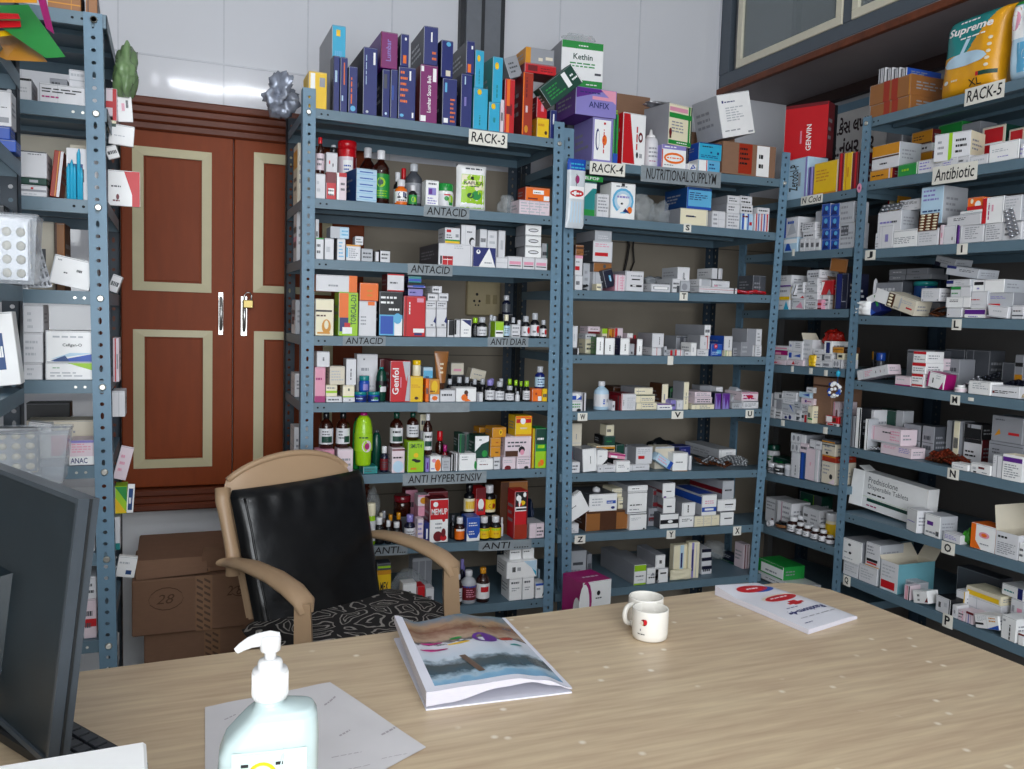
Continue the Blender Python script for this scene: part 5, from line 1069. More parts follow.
# ================================================================== RACK FIVE
r5root = make_rack(R5, 'blue-grey slotted steel rack marked RACK-5 along the side wall', (zat(866,117,R5), zat(866,117,R5)), (.008, 0), fposts=(0, 1), tags=[
 (0,963.5,84,1004,101.5,'RACK-5',0), (1,931,163.5,977,182.5,'Antibiotic',0), (2,864,250,875,260,'J',0), (2,955.5,243.5,967,254.5,'I',0), (3,950.5,319,961,330,'L',0),
 (4,949,395,959.5,405,'M',0), (4,967,397.5,973,401,'',0), (5,946,468.5,958.5,479.5,'N',0), (6,940,542,954.5,554.5,'O',0), (7,842,575.5,850,586,'Q',0), (7,941,614,952.5,628,'P',0)])
def sticker():
    A = at(859.5, 188, 0, R5.plane-.001); mb = MB(); M = r5root.matrix_basis.inverted()
    mb.face([M @ (A+Vector((-.001, .011*math.cos(2*PI*k/20), .017*math.sin(2*PI*k/20)))) for k in range(20)], pm('P')); mb.face([M @ (A+Vector((-.0014, .004*math.cos(2*PI*k/12), .006*math.sin(2*PI*k/12)))) for k in range(12)], pm('m')); mb.build('round_sticker', r5root)
bpy.context.view_layer.update(); sticker()
P_ = 'on top of rack five'
sh('five', 0, 'I1', P_)
b(62,298,238,'d','q z .35 0 .5 1; q z .55 0 .7 1; v A .97 .99',d=.22,desc='lower brown box with red strips',name='cardboard_box',cat='box',yaw=0,sb=.02); u(62,300,118,'d','q z .35 0 .5 1; q z .55 0 .7 1; v A .97 .99',d=.22,desc='upper brown box with red strips',name='cardboard_box',cat='box',yaw=0,sb=.02)
_t=cur['top']
for k in range(4): 
    u(112+k*42,152+k*42,48+0*k,'w','v G .15 .35; v g .5 .6; v G .75 .9',d=.16,side='w' if k<3 else 'b',sb=.03,yaw=0); cur['top']=_t; cur['stack']+=1
# nappy pack
def supreme():
    R = cur['rack']
    A = lambda x,y: at(x,y,0,R.plane+.03)
    s0, s1 = R.S(A(937,80)), R.S(A(996,60)); z0 = max(R.zs(0,s0),R.zs(0,s1))+.001; z1 = A(985,8).z; w=s1-s0+.01; h=z1-z0
    cur['stack']+=1
    f1, f2, nu, nv = pillow(w,h,.11,nu=56,nv=64,crumple=.05,seed=2)
    lean=.012
    L_ = lambda f: (lambda a,q: tuple(Vector(f(a,q))+Vector((lean*q*2-lean+.006,0,0))))
    g1, g2 = L_(f1), L_(f2)
    am = mat('nappy_amber','e3a012',rough=.3)
    def mf(a,q): return pm('t',True) if (q > .50 + max(0,a-.45)*1.1 and a < .88) else am
    mb = MB(); mb.grid(g1,nu,nv,am,mfun=mf); mb.grid(g2,nu,nv,am)
    root = mb.build('nappy_pack', loc=R.W((s0+s1)/2+.004,.075,z0), rot=(0,0,R.rz()))
    mp = lambda a,q,L=1: tuple(Vector(g1(a,q))+Vector((0,-.0006*L,0)))
    mb = MB()
    def drop(a,q): # milk splash bowl
        x=.47+.36*(2*a-1); y=.44+(.085*math.sqrt(max(0,1-(2*a-1)**2)))*(q*2-1)-.02*(2*a-1)**2
        return mp(x,y,3)
    mb.grid(drop,14,6,pm('L')); mb.grid(lambda a,q: mp(.34+.06*a+.12*q,.46+.22*q,4),3,8,pm('L'))
    p_text(mb,mp,'Supreme',pm('W'),.13,.73,.84,.86,lift=4,shear=.1,bold=.03); p_text(mb,mp,'XL',M_INK,.58,.09,.78,.17,lift=4)
    mb.grid(lambda a,q: mp(.74+.22*a,.19+.05*q,3),3,2,pm('T')); p_rect(mb,mp,.7,.19,.74,.24,pm('r'),lift=4)
    p_oval(mb,mp,.2,.2,.05,.025,pm('W'),lift=4); p_oval(mb,mp,.07,.19,.03,.025,pm('P'),lift=4); p_lines(mb,mp,.3,.18,.42,.23,1,pm('o'),random.Random(1),lift=4)
    p_lines(mb,mp,.3,.88,.6,.93,1,pm('W'),random.Random(2),lift=4); p_lines(mb,mp,.35,.68,.8,.72,1,pm('W'),random.Random(3),lift=4)
    for k in range(5): p_oval(mb,mp,.84,.3+.08*k,.03,.02,pm('o'),lift=4)
    mb.build('printed_front', root)
    reg(root,'green and amber nappy pack lettered Supreme','nappy pack',(s0+s1)/2,z0,'nappy_pack')
supreme()
sh('five', 0, 'S', P_)
pouch(498,565,200,'G','grey-green pack squeezed behind two others',d=.06,sb=.1,seed=6,crumple=.08,feats='q s .2 .1 .8 .8; q W .3 .1 .7 .25',name='nappy_pack',cat='nappy pack')
pouch(560,760,-30,'L','pale blue nappy pack with baby picture',d=.1,sb=.02,seed=12,crumple=.06,feats='q W .1 .5 .6 .9; o P .3 .72 .16 .12; o A .3 .84 .14 .06; q l .4 .1 .95 .45; o W .7 .3 .1 .06; q e .1 .92 .6 .97',name='nappy_pack',cat='nappy pack')
P_ = 'on the shelf tagged Antibiotic'
sh('five', 1, 'I1', P_)
b(60,190,648,'A','x .1 .3 .8 .6 1 D; v u .85 .92',d=.1,side='R',yaw=0); u(76,236,498,'w','q A .0 .55 .99 .99; q D .0 .45 .99 .52; x .3 .15 .6 .3 1 k',d=.1,side='s',desc='white carton with amber upper half',yaw=0)
b(226,342,612,'e','x .2 .3 .8 .7 1 i; v W .95 .99',d=.08,side='e',yaw=0)
b(346,436,590,'w','x .1 .2 .9 .9 3 v',d=.08); b(438,484,584,'w','x .1 .2 .9 .9 4 s',d=.08); b(486,576,578,'w','x .1 .3 .9 .9 3 v',d=.08); b(578,650,566,'w','x .1 .4 .6 .8 1 G; o s .8 .4 .1 .2',d=.08); b(652,757,562,'w','x .2 .3 .8 .7 1 s',d=.08)
cur['last']=(0,0,.012,0)
u(462,640,428,'w','v i .4 .5; x .1 .2 .3 .8 3 g; x .6 .2 .9 .8 3 k',d=.1,side='C',yaw=16,desc='white carton with two lime stripes'); 
b(768,944,482,'W','x .1 .5 .7 .7 2 s; x .3 .2 .7 .3 1 v; v s .96 .97',d=.1,side='s',yaw=0,desc='large bright white carton, plain front'); b(948,970,496,'w','x .1 .2 .9 .8 2 v',d=.1)
b(62,238,410,'s','o g .2 .7 .05 .03; o g .5 .8 .05 .03; o g .7 .6 .05 .03; o g .35 .5 .05 .03; o g .8 .85 .05 .03',d=.08,sb=.2,side='g',desc='grey dotted carton against the wall')
b(306,426,548,'A','x .1 .3 .8 .7 1 D',d=.08,sb=.16,side='R'); u(306,426,500,'w','x 1',d=.08); u(306,430,420,'A','x .1 .3 .8 .7 2 D; b D .0 .1',d=.08,side='R')
b(466,604,374,'e','b T .0 .4',d=.08,sb=.2); b(606,712,370,'g','x 2',d=.08,sb=.2); b(726,862,390,'o','q r .1 .3 .9 .95; q W .1 .6 .9 .64',d=.08,sb=.16,side='T'); b(882,975,404,'o','q r .1 .3 .9 .95; q W .1 .6 .9 .64',d=.08,sb=.16,side='T')
P_ = 'on rack five shelf tagged J I'
sh('five', 2, 'i1', P_)
b(148,188,512,'w','x .3 .7 .8 .8 1 n; x .1 .1 .9 .4 2 g',d=.07); b(190,322,436,'w','v s .2 .22; x .45 .1 .7 .85 1 v',d=.08,yaw=0,desc='white carton with violet upright lines'); b(325,552,476,'W','x .05 .2 .9 .6 4 g; b s .9 .93',d=.08,yaw=0); b(556,757,468,'w','x .1 .2 .9 .8 4 s; v s .0 .02',d=.08,yaw=0)
cur['stack']+=1; cur['last']=(0,0,.012,0); cur['top']=R5.zs(2,-2.3)+.0545
u(176,402,300,'w','x .1 .4 .6 .6 1 v; x .6 .4 .95 .6 1 G',d=.08,side='s',yaw=0); blister(190,398,212,292,'silver capsule strip above white carton',nx=5,nz=2,sb=.03,lean=30)
cur['last']=(0,0,.02,0); u(384,586,186,'w','x .1 .55 .9 .85 3 k; T Azitas G .2 .36 .6 .43; o s .8 .15 .08 .04',d=.05,sb=.05,side='s',yaw=0,desc='upright white carton with text lines')
blister(566,748,322,488,'brown foil strip with gold capsules',nx=3,nz=6,mt=M_FOILB,dot='C',sb=.008,lean=6,on=False)
cur['stack']+=1; cur['top']=R5.zs(2,-2.14)+.074; cur['last']=(0,0,.02,0)
u(602,802,62,'L','x .1 .6 .8 .95 3 v; x .1 .1 .9 .4 3 B',d=.12,side='s',yaw=4,sb=.03,desc='pale blue carton standing highest')
b(90,180,150,'C','q r .1 .4 .9 .9; b y .0 .3',d=.06,sb=.2); b(190,345,150,'A','b y .6 .9; b R .3 .4',d=.06,sb=.2); b(60,150,380,'T','v g .4 .6',d=.06,sb=.13)
sh('five', 2, 'i2', P_)
b(2,38,528,'u','v R .0 .15; x .4 .2 .8 .8 1 P',d=.08); b(40,156,530,'w','x .7 .1 .8 .5 1 k; v s .95 1',d=.08,yaw=0); b(160,192,526,'p','v N .2 .4',d=.08,yaw=0); b(194,212,530,'w','v g .3 .6',d=.08); b(215,424,526,'w','x .15 .2 .8 .9 6 g; b s .94 .96',d=.08,yaw=0); b(436,610,505,'w','x .1 .1 .9 .9 7 g; v s .97 1',d=.08,yaw=0); b(612,790,500,'w','x .1 .2 .4 .8 2 G; v s .5 .51',d=.08,yaw=0)
cur['last']=(0,0,.01,0); cur['stack']+=1; cur['top']=R5.zs(2,-1.86)+.058
u(60,405,430,'w','x .2 .5 .6 .8 2 G; v s .0 .02',d=.09,side='s',yaw=-4,desc='long flat white carton lying on the row'); u(186,412,388,'W','b s .0 .3; x .3 .5 .6 .7 1 g',d=.08,side='w',yaw=-4); blister(220,410,338,400,'teal capsule strip in a heap',nx=4,nz=2,dot='t',sb=.02,lean=50); u(268,412,262,'a','o W .7 .4 .2 .3; o C .3 .7 .1 .2; b r .0 .3',d=.07,desc='orange and cream sachet on the heap',name='sachet',cat='sachet')
cur['stack']+=1; cur['top']=R5.zs(2,-1.75)+.058; u(415,620,258,'W','v r .0 .2; T NIZRAL m .25 .15 .37 .85 90; x .45 .3 .55 .9 1 P; v s .95 .97',d=.08,side='s',yaw=0,desc='white carton with red left edge',sb=.008); cur['stack']+=1; cur['top']=R5.zs(2,-1.75)+.058; u(624,790,245,'w','q r .15 .2 .65 .33; x .1 .45 .9 .9 4 s; x .2 .05 .7 .12 1 m',d=.08,side='s',yaw=0,sb=.008)
blister(690,790,330,640,'narrow foil strip leaning on cartons',nx=2,nz=7,sb=.002,roll=22,lean=4,on=False)
P_ = 'on rack five shelf tagged L'
sh('five', 3, 'i3', P_)
b(330,545,262,'G','x 1',d=.08,sb=.17,desc='dark grey carton beneath two flat ones'); u(336,836,204,'g','v G .4 .42; x .1 .3 .4 .7 1 w; x .6 .3 .8 .6 1 G',d=.08,desc='long flat grey carton, lower one',yaw=0); u(322,800,142,'g','v G .45 .47; x .1 .3 .4 .7 1 w; x .6 .3 .8 .6 1 G',d=.08,desc='long flat grey carton, upper one',yaw=0)
pouch(115,245,240,'w','rounded white plastic sheet standing at the back',d=.02,sb=.1,seed=2,crumple=.03,name='plastic_sheet',cat='plastic sheet')
b(250,540,282,'g','b G .0 .2; x .1 .5 .8 .9 2 w',d=.06,sb=.11,side='G',yaw=0)
bottle(600,790,268,'can','B','t',None,sb=.14,desc='large teal round tin lying at the rear')
pouch(24,185,468,'W','small white bag tied by the post',d=.04,sb=.004,seed=14,crumple=.35,name='plastic_bag',cat='bag')
tilt(160,335,425,632,22,'n','q W .0 .6 .99 .99; q e .7 .3 .9 .9; d b .02 .02 .5 .02 .02 .5',d=.05,sb=.02,w=.05,h=.07,desc='blue and white carton leaning inwards')
def capsule_box():
    R = cur['rack']; cur['stack']+=1
    s0, s1, zt = span(245, 800, 335, .012); bz = zbase(s0,s1); w, h, d = .13, .052, .07
    mb = carton_mesh(w, d, h, 'o', 'v w .0 .02; x .45 .55 .9 .8 2 s; q r .7 .3 .9 .4; o s .48 .5 .03 .4; x .3 .1 .6 .2 2 G', cur['rng'], 'o')
    # open end with capsules
    p_rect(mb, carton_maps(w,d,h)['f'], .03, .06, .26, .94, pm('D'), lift=1.5)
    for k in range(4):
        n0=len(mb.v); mb.lathe([(.1,-1),(.8,-.7),(1,0),(.8,.7),(.1,1)], pm('C',True), 8); mb.xform(Matrix.Translation((.14*w,-.003,h*(.18+.21*k))) @ Matrix.Rotation(PI/2,4,'Y') @ Matrix.Diagonal((.004,.004,.009,1)), n0)
    mb.box(-.055, 0, -.001, 0, .004, h-.002, pm('W'))
    mb.xform(Matrix.Rotation(math.radians(16),4,'Y') @ Matrix.Translation((-.02,0,0))); mz=min(v.z for v in mb.v)
    o = mb.build('open_carton', loc=R.W(s0+.075,.012,bz-mz), rot=(0,0,R.rz())); reg(o,'open cream carton showing a row of capsules','carton',(s0+s1)/2,bz,'open_carton')
capsule_box()
b(735,925,488,'g','x 1',d=.06,sb=.1,desc='carton hidden under the white one'); strips(740,930,520,'gold capsule strip behind the tag L',n=3,mt=M_FOILB,seed=8,sb=.01); u(733,925,342,'w','x .1 .3 .9 .8 4 s; o k .1 .1 .03 .05; o k .9 .1 .03 .05',d=.06,sb=.02,yaw=0,desc='white carton with small dark corner marks')
sh('five', 3, 'i4', P_)
b(162,306,506,'w','x .1 .2 .2 .4 1 k; v s .97 1',d=.09,yaw=0); u(156,392,404,'W','x .15 .5 .5 .8 2 k; v s .7 .72; v s .0 .01',d=.09,yaw=0); u(202,396,302,'w','q e .0 .7 .5 .98; x .05 .2 .4 .5 1 e; v s .5 .52',d=.09,side='s',yaw=0); u(150,398,235,'w','q n .0 .4 .3 .9; x .4 .2 .8 .7 2 s',d=.09,side='s',yaw=-5); 
tilt(115,520,112,250,-9,'s','q n .0 .7 .3 .99; x .4 .5 .9 .8 2 G',d=.09,sb=.03,w=.12,h=.03,minz=cur['top'],desc='grey carton topmost of the slanting heap'); tilt(20,270,85,210,-14,'s','x .2 .3 .8 .7 2 g; q N .0 .0 .3 .4',d=.08,sb=.12,w=.08,h=.035,minz=cur['top'])
b(332,535,518,'W','b p .4 .9; x .2 .05 .7 .3 1 v',d=.09,side='u',yaw=0); u(398,558,346,'w','T NIZACOM r .02 .45 .7 .58; x .1 .2 .6 .3 1 s; v s .97 1',d=.12,side='s',yaw=0); 
cur['stack']+=1; b(560,800,520,'s','x 1',d=.05,sb=.07,yaw=0); u(560,806,362,'s','q r .0 .02 .5 .3; x .1 .6 .9 .8 2 v',d=.05,sb=.02,side='g',yaw=0,desc='grey carton with red lower corner'); u(412,718,236,'W','q k .05 .6 .35 .85; x .15 .2 .3 .5 1 v; v s .38 .4',d=.1,side='s',yaw=0,desc='white carton with black top bar')
tilt(540,760,515,612,-6,'w','d G .0 .0 .15 .0 .0 .9; x .3 .4 .7 .7 1 s; b s .0 .1',d=.05,sb=.004,w=.07,h=.035); b(790,905,485,'w','x .1 .5 .9 .7 1 k; b G .2 .3',d=.06,side='s'); 
P_ = 'on rack five shelf tagged M'
sh('five', 4, 'i5', P_)
tilt(82,565,275,525,13,'w','v s .2 .21; x .25 .2 .5 .8 4 P; x .6 .2 .65 .8 1 G; x .75 .2 .8 .8 1 R; x .88 .2 .92 .8 1 G',d=.06,sb=.012,w=.145,h=.036,side='u',desc='long white carton lying against the post')
b(572,752,412,'u','b m .0 .12; x .1 .5 .8 .8 1 s',d=.06,sb=.012,yaw=0)
b(756,888,505,'W','b r .4 .98; x .1 .1 .9 .3 1 g',d=.08,yaw=0); u(758,900,385,'W','b r .75 .99; x .1 .2 .9 .7 2 g; v u .95 1',d=.08,yaw=0); u(764,925,258,'W','b r .7 .99; x .1 .2 .9 .6 2 g',d=.08,yaw=0); u(780,930,130,'W','b r .75 .99; x .1 .2 .9 .6 2 g',d=.08,yaw=0)
b(715,1020,112,'g','b G .9 .95',d=.08,sb=.12,side='G'); bottle(330,410,140,'jar','G','b',None,sb=.19); bottle(430,500,130,'small','k','G',None,sb=.19); b(60,158,120,'G','b A .7 1; b k .4 .6',d=.06,sb=.19)
tilt(925,1160,345,570,-8,'W','v m .0 .1; d m .75 .02 .98 .02 .9 .5; x .3 .1 .4 .9 1 k; x .5 .6 .9 .9 2 s',d=.05,sb=.012,w=.068,h=.05,side='m',desc='white carton with magenta edge, leaning')
sh('five', 4, 'i6', P_)
b(22,158,330,'g','x 1',d=.07,sb=.1); u(22,156,200,'u','b m .8 1; b P .55 .6; x .1 .2 .8 .4 2 v',d=.07)
b(162,330,205,'g','b s .48 .52; x 2',d=.07,sb=.13); b(175,380,100,'G','b g .3 .33',d=.07,sb=.2); b(395,660,110,'G','v g .3 .33',d=.07,sb=.2)
strips(240,480,490,'silver foil strip in the heap',n=8,seed=11,sb=.03); strips(330,720,400,'dark foil strip in the tall heap',n=12,mt=M_FOIL,alt=mat('foil_dark','3c3f48',rough=.3,metal=.8,var=.2),seed=12,sb=.06)
bottle(232,350,490,'small','W','W','u',sb=.006,desc='small white bottle with rounded cap'); 
b(412,672,450,'W','x .2 .4 .9 .9 3 s; v s .03 .04',d=.05,sb=.008,yaw=-4,desc='bright white carton before the foil strips'); b(680,975,500,'w','x .1 .3 .9 .6 2 k; v s .98 .99; q R .02 .3 .1 .5',d=.05,sb=.012)
strips(690,1020,560,'crumpled foil strip at the shelf edge',n=4,mt=mat('foil_cream','b9a98c',rough=.4,metal=.3),seed=14,sb=.002); strips(680,1020,395,'dark wrapped strip on top of the white carton',n=3,mt=mat('foil_navy','15182a',rough=.3,metal=.4),seed=15,sb=.08)
b(790,930,245,'G','x 1',d=.07,sb=.17); b(935,1024,160,'g','b k .7 .8; b A .3 .5',d=.07,sb=.17)
P_ = 'on rack five shelf tagged N'
sh('five', 5, 'i7', P_)
b(108,148,200,'g','v G .3 .5',d=.1,side='G',yaw=0); b(162,208,122,'W','v k .7 1',d=.1,side='k',yaw=0,desc='tall thin white carton by the post'); b(244,276,230,'W','v k .8 1',d=.05,sb=.006,side='s'); b(278,332,142,'w','q k .0 .5 .2 .98; x .3 .2 .8 .8 1 s',d=.08,sb=.06)
b(345,540,138,'T','o e .5 .2 .3 .1; o t .4 .8 .2 .05',d=.06,sb=.12); b(542,612,150,'s','x .3 .2 .7 .8 1 g',d=.05,sb=.12)
b(382,700,488,'u','x .1 .6 .5 .85 2 P; x .6 .4 .95 .9 3 v',d=.06,sb=.012,yaw=-3,desc='pale pink carton, lower of two'); u(288,602,312,'u','v P .1 .12; x .4 .6 .7 .8 1 k; x .65 .2 .95 .9 4 P; b s .0 .1',d=.07,sb=.02,yaw=-3,desc='pale pink carton, upper of two')
strips(225,390,480,'bronze foil strip near the post',n=2,mt=M_FOILB,alt=M_FOIL,seed=17,sb=.002)
b(616,782,282,'g','b G .48 .5; x 2',d=.07,sb=.09,side='G'); b(796,915,300,'g','b G .48 .5; x 2',d=.07,sb=.08,side='G')
sh('five', 5, 'i8', P_)
strips(-80,270,430,'copper foil strip in the low heap',n=12,mt=M_FOILB,alt=mat('foil_rust','7c2d16',rough=.35,metal=.6),seed=19,sb=.012)
b(200,335,488,'W','x .1 .3 .8 .6 1 s',d=.04,sb=.004,yaw=-4); b(345,512,492,'W','x .1 .2 .3 .8 1 s; q R .4 .5 .7 .7; q k .15 .05 .3 .2; x .6 .1 .9 .3 1 g',d=.05,sb=.004,yaw=-5,desc='low white carton with dark red dash')
b(172,222,158,'g','v G .8 1',d=.07,sb=.12); b(224,270,162,'C','x 1',d=.07,sb=.11,side='g'); b(300,440,300,'w','b k .0 .15; b k .85 1; x .1 .3 .9 .6 2 k',d=.07,sb=.12,side='R'); u(300,442,182,'k','q s .4 .7 .95 .95; q g .2 .7 .35 .95',d=.07)
b(490,765,330,'g','b G .9 .92; x .1 .6 .4 .8 2 G',d=.08,sb=.08,side='G'); u(518,762,128,'g','q r .55 .3 .9 .4; d A .1 .2 .3 .3 .25 .5; x .1 .8 .5 .9 1 G',d=.08,desc='grey carton with red dash and leaf')
b(524,594,425,'w','v g .45 .55; x .1 .6 .4 .9 3 s',d=.06,sb=.006,side='s'); openbox(600,755,425,'W','b p .72 .9; x .1 .1 .9 .65 6 g','white carton with violet band, lid up',d=.05,sb=.003,flap=(.02,10),flaps='r')
P_ = 'on rack five shelf tagged O'
sh('five', 6, 'o1', P_)
def pred():
    R = cur['rack']; cur['stack']+=1
    A = at(835+220*.117, 470+390*.117, 0, R.plane+.08); B = at(835+770*.117, 470+440*.117, 0, R.plane+.08)
    s0, s1 = R.S(A), R.S(B); bz = zbase(s0-.03,s1); w = s1-s0; h = at(835+290*.117, 470+95*.117, 0, R.plane+.08).z-A.z; d=.05; t=.0012
    mb = MB(); W_, I_ = pm('W'), pm('G')
    mb.box(0,w,0,d,0,t,W_); mb.box(0,w,0,d,h-t,h,W_); mb.box(0,w,0,t,t,h-t,W_); mb.box(0,w,d-t,d,t,h-t,W_); mb.box(w-t,w,t,d-t,t,h-t,W_)
    mp = carton_maps(w,d,h)['f']
    p_text(mb,mp,'Prednisolone',pm('G'),.08,.72,.55,.88); p_text(mb,mp,'Dispersible Tablets',pm('G'),.08,.52,.72,.68); p_lines(mb,mp,.08,.38,.42,.48,1,M_INK,random.Random(4)); p_rect(mb,mp,.08,.2,.99,.29,pm('T'),lift=2); p_lines(mb,mp,.08,.06,.3,.14,1,pm('m'),random.Random(5)); p_rect(mb,mp,.0,.315,.99,.32,pm('i'),lift=2)
    # end flaps folded open towards the front-left
    mb.hexa([(0,-t,0),(0,0,0),(0,0,h),(0,-t,h),(-.055,-.01,0),(-.055,-.008,0),(-.045,-.008,h),(-.045,-.01,h)],W_)
    mb.hexa([(0,0,h),(0,d,h),(0,d,h+t),(0,0,h+t),(-.03,0,h+.012),(-.03,d,h+.012),(-.03,d,h+.014),(-.03,0,h+.014)],W_)
    mb.xform(Matrix.Rotation(math.radians(3),4,'Y')); mz=min(v.z for v in mb.v)
    o = mb.build('open_carton', loc=R.W(s0,.08,bz-mz), rot=(0,0,R.rz())); reg(o,'open white carton lettered Prednisolone Dispersible Tablets','carton',(s0+s1)/2,bz,'open_carton')
pred()
b(596,728,330,'W','x .1 .4 .8 .5 1 v; v s .97 1',d=.055,sb=.004,yaw=-18,side='w',desc='glossy white carton turned at an angle')
sh('five', 6, 'o2', P_)
b(-5,128,190,'W','q p .15 .5 .55 .68; x .1 .1 .8 .3 1 g; q G .75 .1 .95 .3',d=.07,sb=.004,yaw=-6,side='s',desc='white carton with dark violet logo'); b(140,276,335,'w','x .1 .3 .8 .8 3 v; q s .05 .1 .1 .9',d=.04,sb=.004)
bag(275,352,290,'bright green leafy packet',mt=mat('green_poly','2f8a16',rough=.4,var=.4,bump=.5),sb=.02,seed=44,d=.04)
b(356,548,270,'W','v a .0 .2; d a .2 .02 .45 .02 .2 .35; o P .55 .6 .22 .12; o a .55 .6 .12 .07; x .4 .2 .8 .3 1 g',d=.07,side='a',yaw=0,desc='white carton with bright orange edge')
openbox(545,722,330,'w','x .1 .7 .8 .9 1 k; x .1 .1 .9 .6 6 g','big white carton, tall lid raised',d=.14,sb=.01,flap=(.075,80),flaps='bl'); b(724,775,410,'W','x 2',d=.08)
P_ = 'on rack five shelf tagged Q P'
sh('five', 7, 'o3', P_)
b(65,182,252,'w','x .1 .3 .9 .8 3 s; b s .9 .92',d=.1,yaw=0,side='g'); u(62,212,78,'W','o G .35 .75 .08 .06; o k .4 .4 .07 .06; x .1 .35 .3 .45 1 G; x .1 .1 .7 .2 1 s',d=.12,side='g',yaw=0,desc='square white carton with two dark dots')
b(186,330,275,'w','x .1 .2 .8 .8 4 s; b s .9 .92',d=.1,yaw=0,side='s'); u(240,352,104,'w','q k .08 .2 .85 .32; q r .1 .1 .8 .18; x .1 .5 .8 .9 3 g; b A .0 .04',d=.11,side='s',yaw=0)
openbox(354,490,245,'w','q r .05 .08 .85 .34; x .1 .45 .9 .9 4 s','white open carton with teal side',d=.17,sb=.012,side='q',flap=(.05,55),flaps='bl'); b(540,640,395,'s','q g .1 .1 .9 .9',d=.05,sb=.05)
b(534,578,425,'u','v P .2 .4; v r .5 .6; v k .8 1',d=.05,sb=.004); tilt(580,745,415,590,14,'W','x .3 .1 .5 .8 2 G; d R .75 .1 .98 .1 .98 .5',d=.05,sb=.004,w=.06,h=.042,desc='small white carton tipped to one side')
sh('five', 7, 'o4', P_)
b(88,226,232,'w','x .2 .1 .4 .9 1 k; x .6 .3 .8 .9 1 s; v k .93 1',d=.07,side='k',yaw=-6); b(232,280,300,'w','x .4 .2 .8 .8 1 g',d=.05); b(282,345,345,'u','x 2; v P .6 .7',d=.06); b(350,418,360,'u','v b .3 .4; v g .6 .65; b R .8 1',d=.06)
b(268,345,172,'w','x .2 .2 .6 .9 1 s; v y .9 1',d=.08,sb=.06,side='w',yaw=0); b(348,660,260,'w','q G .15 .08 .98 .2; b s .5 .52; v s .3 .32',d=.08,sb=.075,yaw=0,desc='wide white carton under yellow-edged one'); u(345,660,178,'C','q y .05 .1 .95 .6; b o .6 1',d=.08,desc='wide cream carton with yellow edge'); b(275,650,20,'G','x 2',d=.06,sb=.2)
tilt(425,650,320,530,13,'W','q k .0 .25 .35 .4; d b .5 .02 .98 .02 .98 .35; x .1 .5 .5 .9 4 s; x .6 .5 .9 .9 2 A; v s .5 .51',d=.06,sb=.003,w=.082,h=.042,desc='white carton with blue corner, slanting')
b(652,792,400,'W','T Deriva k .48 .05 .68 .75 -90; x .1 .7 .3 .9 1 g',d=.07,sb=.004,yaw=-6,desc='white carton with sideways black lettering'); b(735,850,440,'w','x .1 .2 .3 .9 1 g; q P .5 .4 .9 .6',d=.08,sb=.09); u(735,848,252,'w','x .1 .2 .3 .9 1 g; q P .5 .4 .9 .6',d=.08); u(652,850,138,'W','q n .75 .02 .99 .99; x .1 .3 .6 .6 1 t',d=.08,desc='white carton with dark blue end',yaw=-4); b(796,850,540,'W','b R .8 .95',d=.04,sb=.004)

# hanging cluster on the rack-five post
def pompoms():
    root = empty('hanging_trinket', at(838,376,0,R5.plane-.014)); rng = random.Random(2)
    cc = at(837,390,0,R5.plane-.02)-root.location
    pts = []
    for k in range(34):
        a = rng.uniform(0,2*PI); e = rng.uniform(-1,1); r=.026
        p = Vector((math.cos(a)*math.sqrt(1-e*e)*r*.6-.014, math.sin(a)*math.sqrt(1-e*e)*r*1.15, e*r)) + cc
        pts.append(p)
    for k, p in enumerate(pts):
        mb = MB(); mb.lathe([(.0005,-.0062),(.0044,-.0044),(.0062,0),(.0044,.0044),(.0005,.0062)], pm('b',True) if k%3==0 else pm('W',True), 10, c=p); mb.build('bead', root)
    mb = MB(); mb.tube([(0,0,.03),(0,.0,.01),tuple(cc)], .0012, pm('B',True), 6); mb.lathe([(.0005,0),(.008,.006),(.008,.02),(.0005,.026)], pm('c',True), 10, c=(0,0,-.004)); mb.build('cord', root)
    tag(root,'blue and white bead cluster hanging on the rack five post','trinket')
pompoms()
# hanging packet between rack three and rack four
def hanging_packet():
    A = at(567.5,158,1,2.80-.025); B = at(583.5,229,1,2.80-.025); w=B.x-A.x; h=A.z-B.z
    f1,f2,nu,nv = pillow(w,h,.02,crumple=.08,seed=9)
    root = empty('hanging_packet',(A.x+w/2,2.775,B.z)); mb=MB(); clear=mat('packet_film','cfd6dc',rough=.15,var=.1)
    mb.grid(f1,nu,nv,clear,mfun=lambda a,q: pm('b',True) if q>.82 else clear); mb.grid(f2,nu,nv,clear); mb.build('film',root)
    mp=lambda a,q,L=1: tuple(Vector(f1(a,q))+Vector((0,-.0005*L,0)))
    mb=MB(); p_rect(mb,mp,.1,.42,.9,.6,pm('W'),3,lift=3); p_oval(mb,mp,.5,.5,.38,.05,pm('r'),lift=5); p_lines(mb,mp,.2,.47,.8,.53,1,pm('W'),random.Random(3),lift=7); p_lines(mb,mp,.15,.84,.9,.95,2,pm('c'),random.Random(3),lift=3)
    for k in range(4): p_rect(mb,mp,.2+.16*k,.08,.26+.16*k,.38,pm('L'),lift=3)
    p_oval(mb,mp,.5,.7,.12,.06,pm('m'),lift=3); p_rect(mb,mp,.44,.6,.47,.78,pm('G'),lift=4); mb.build('card_insert',root)
    tag(root,'clear packet with blue header hanging between racks three and four','packet')
hanging_packet()

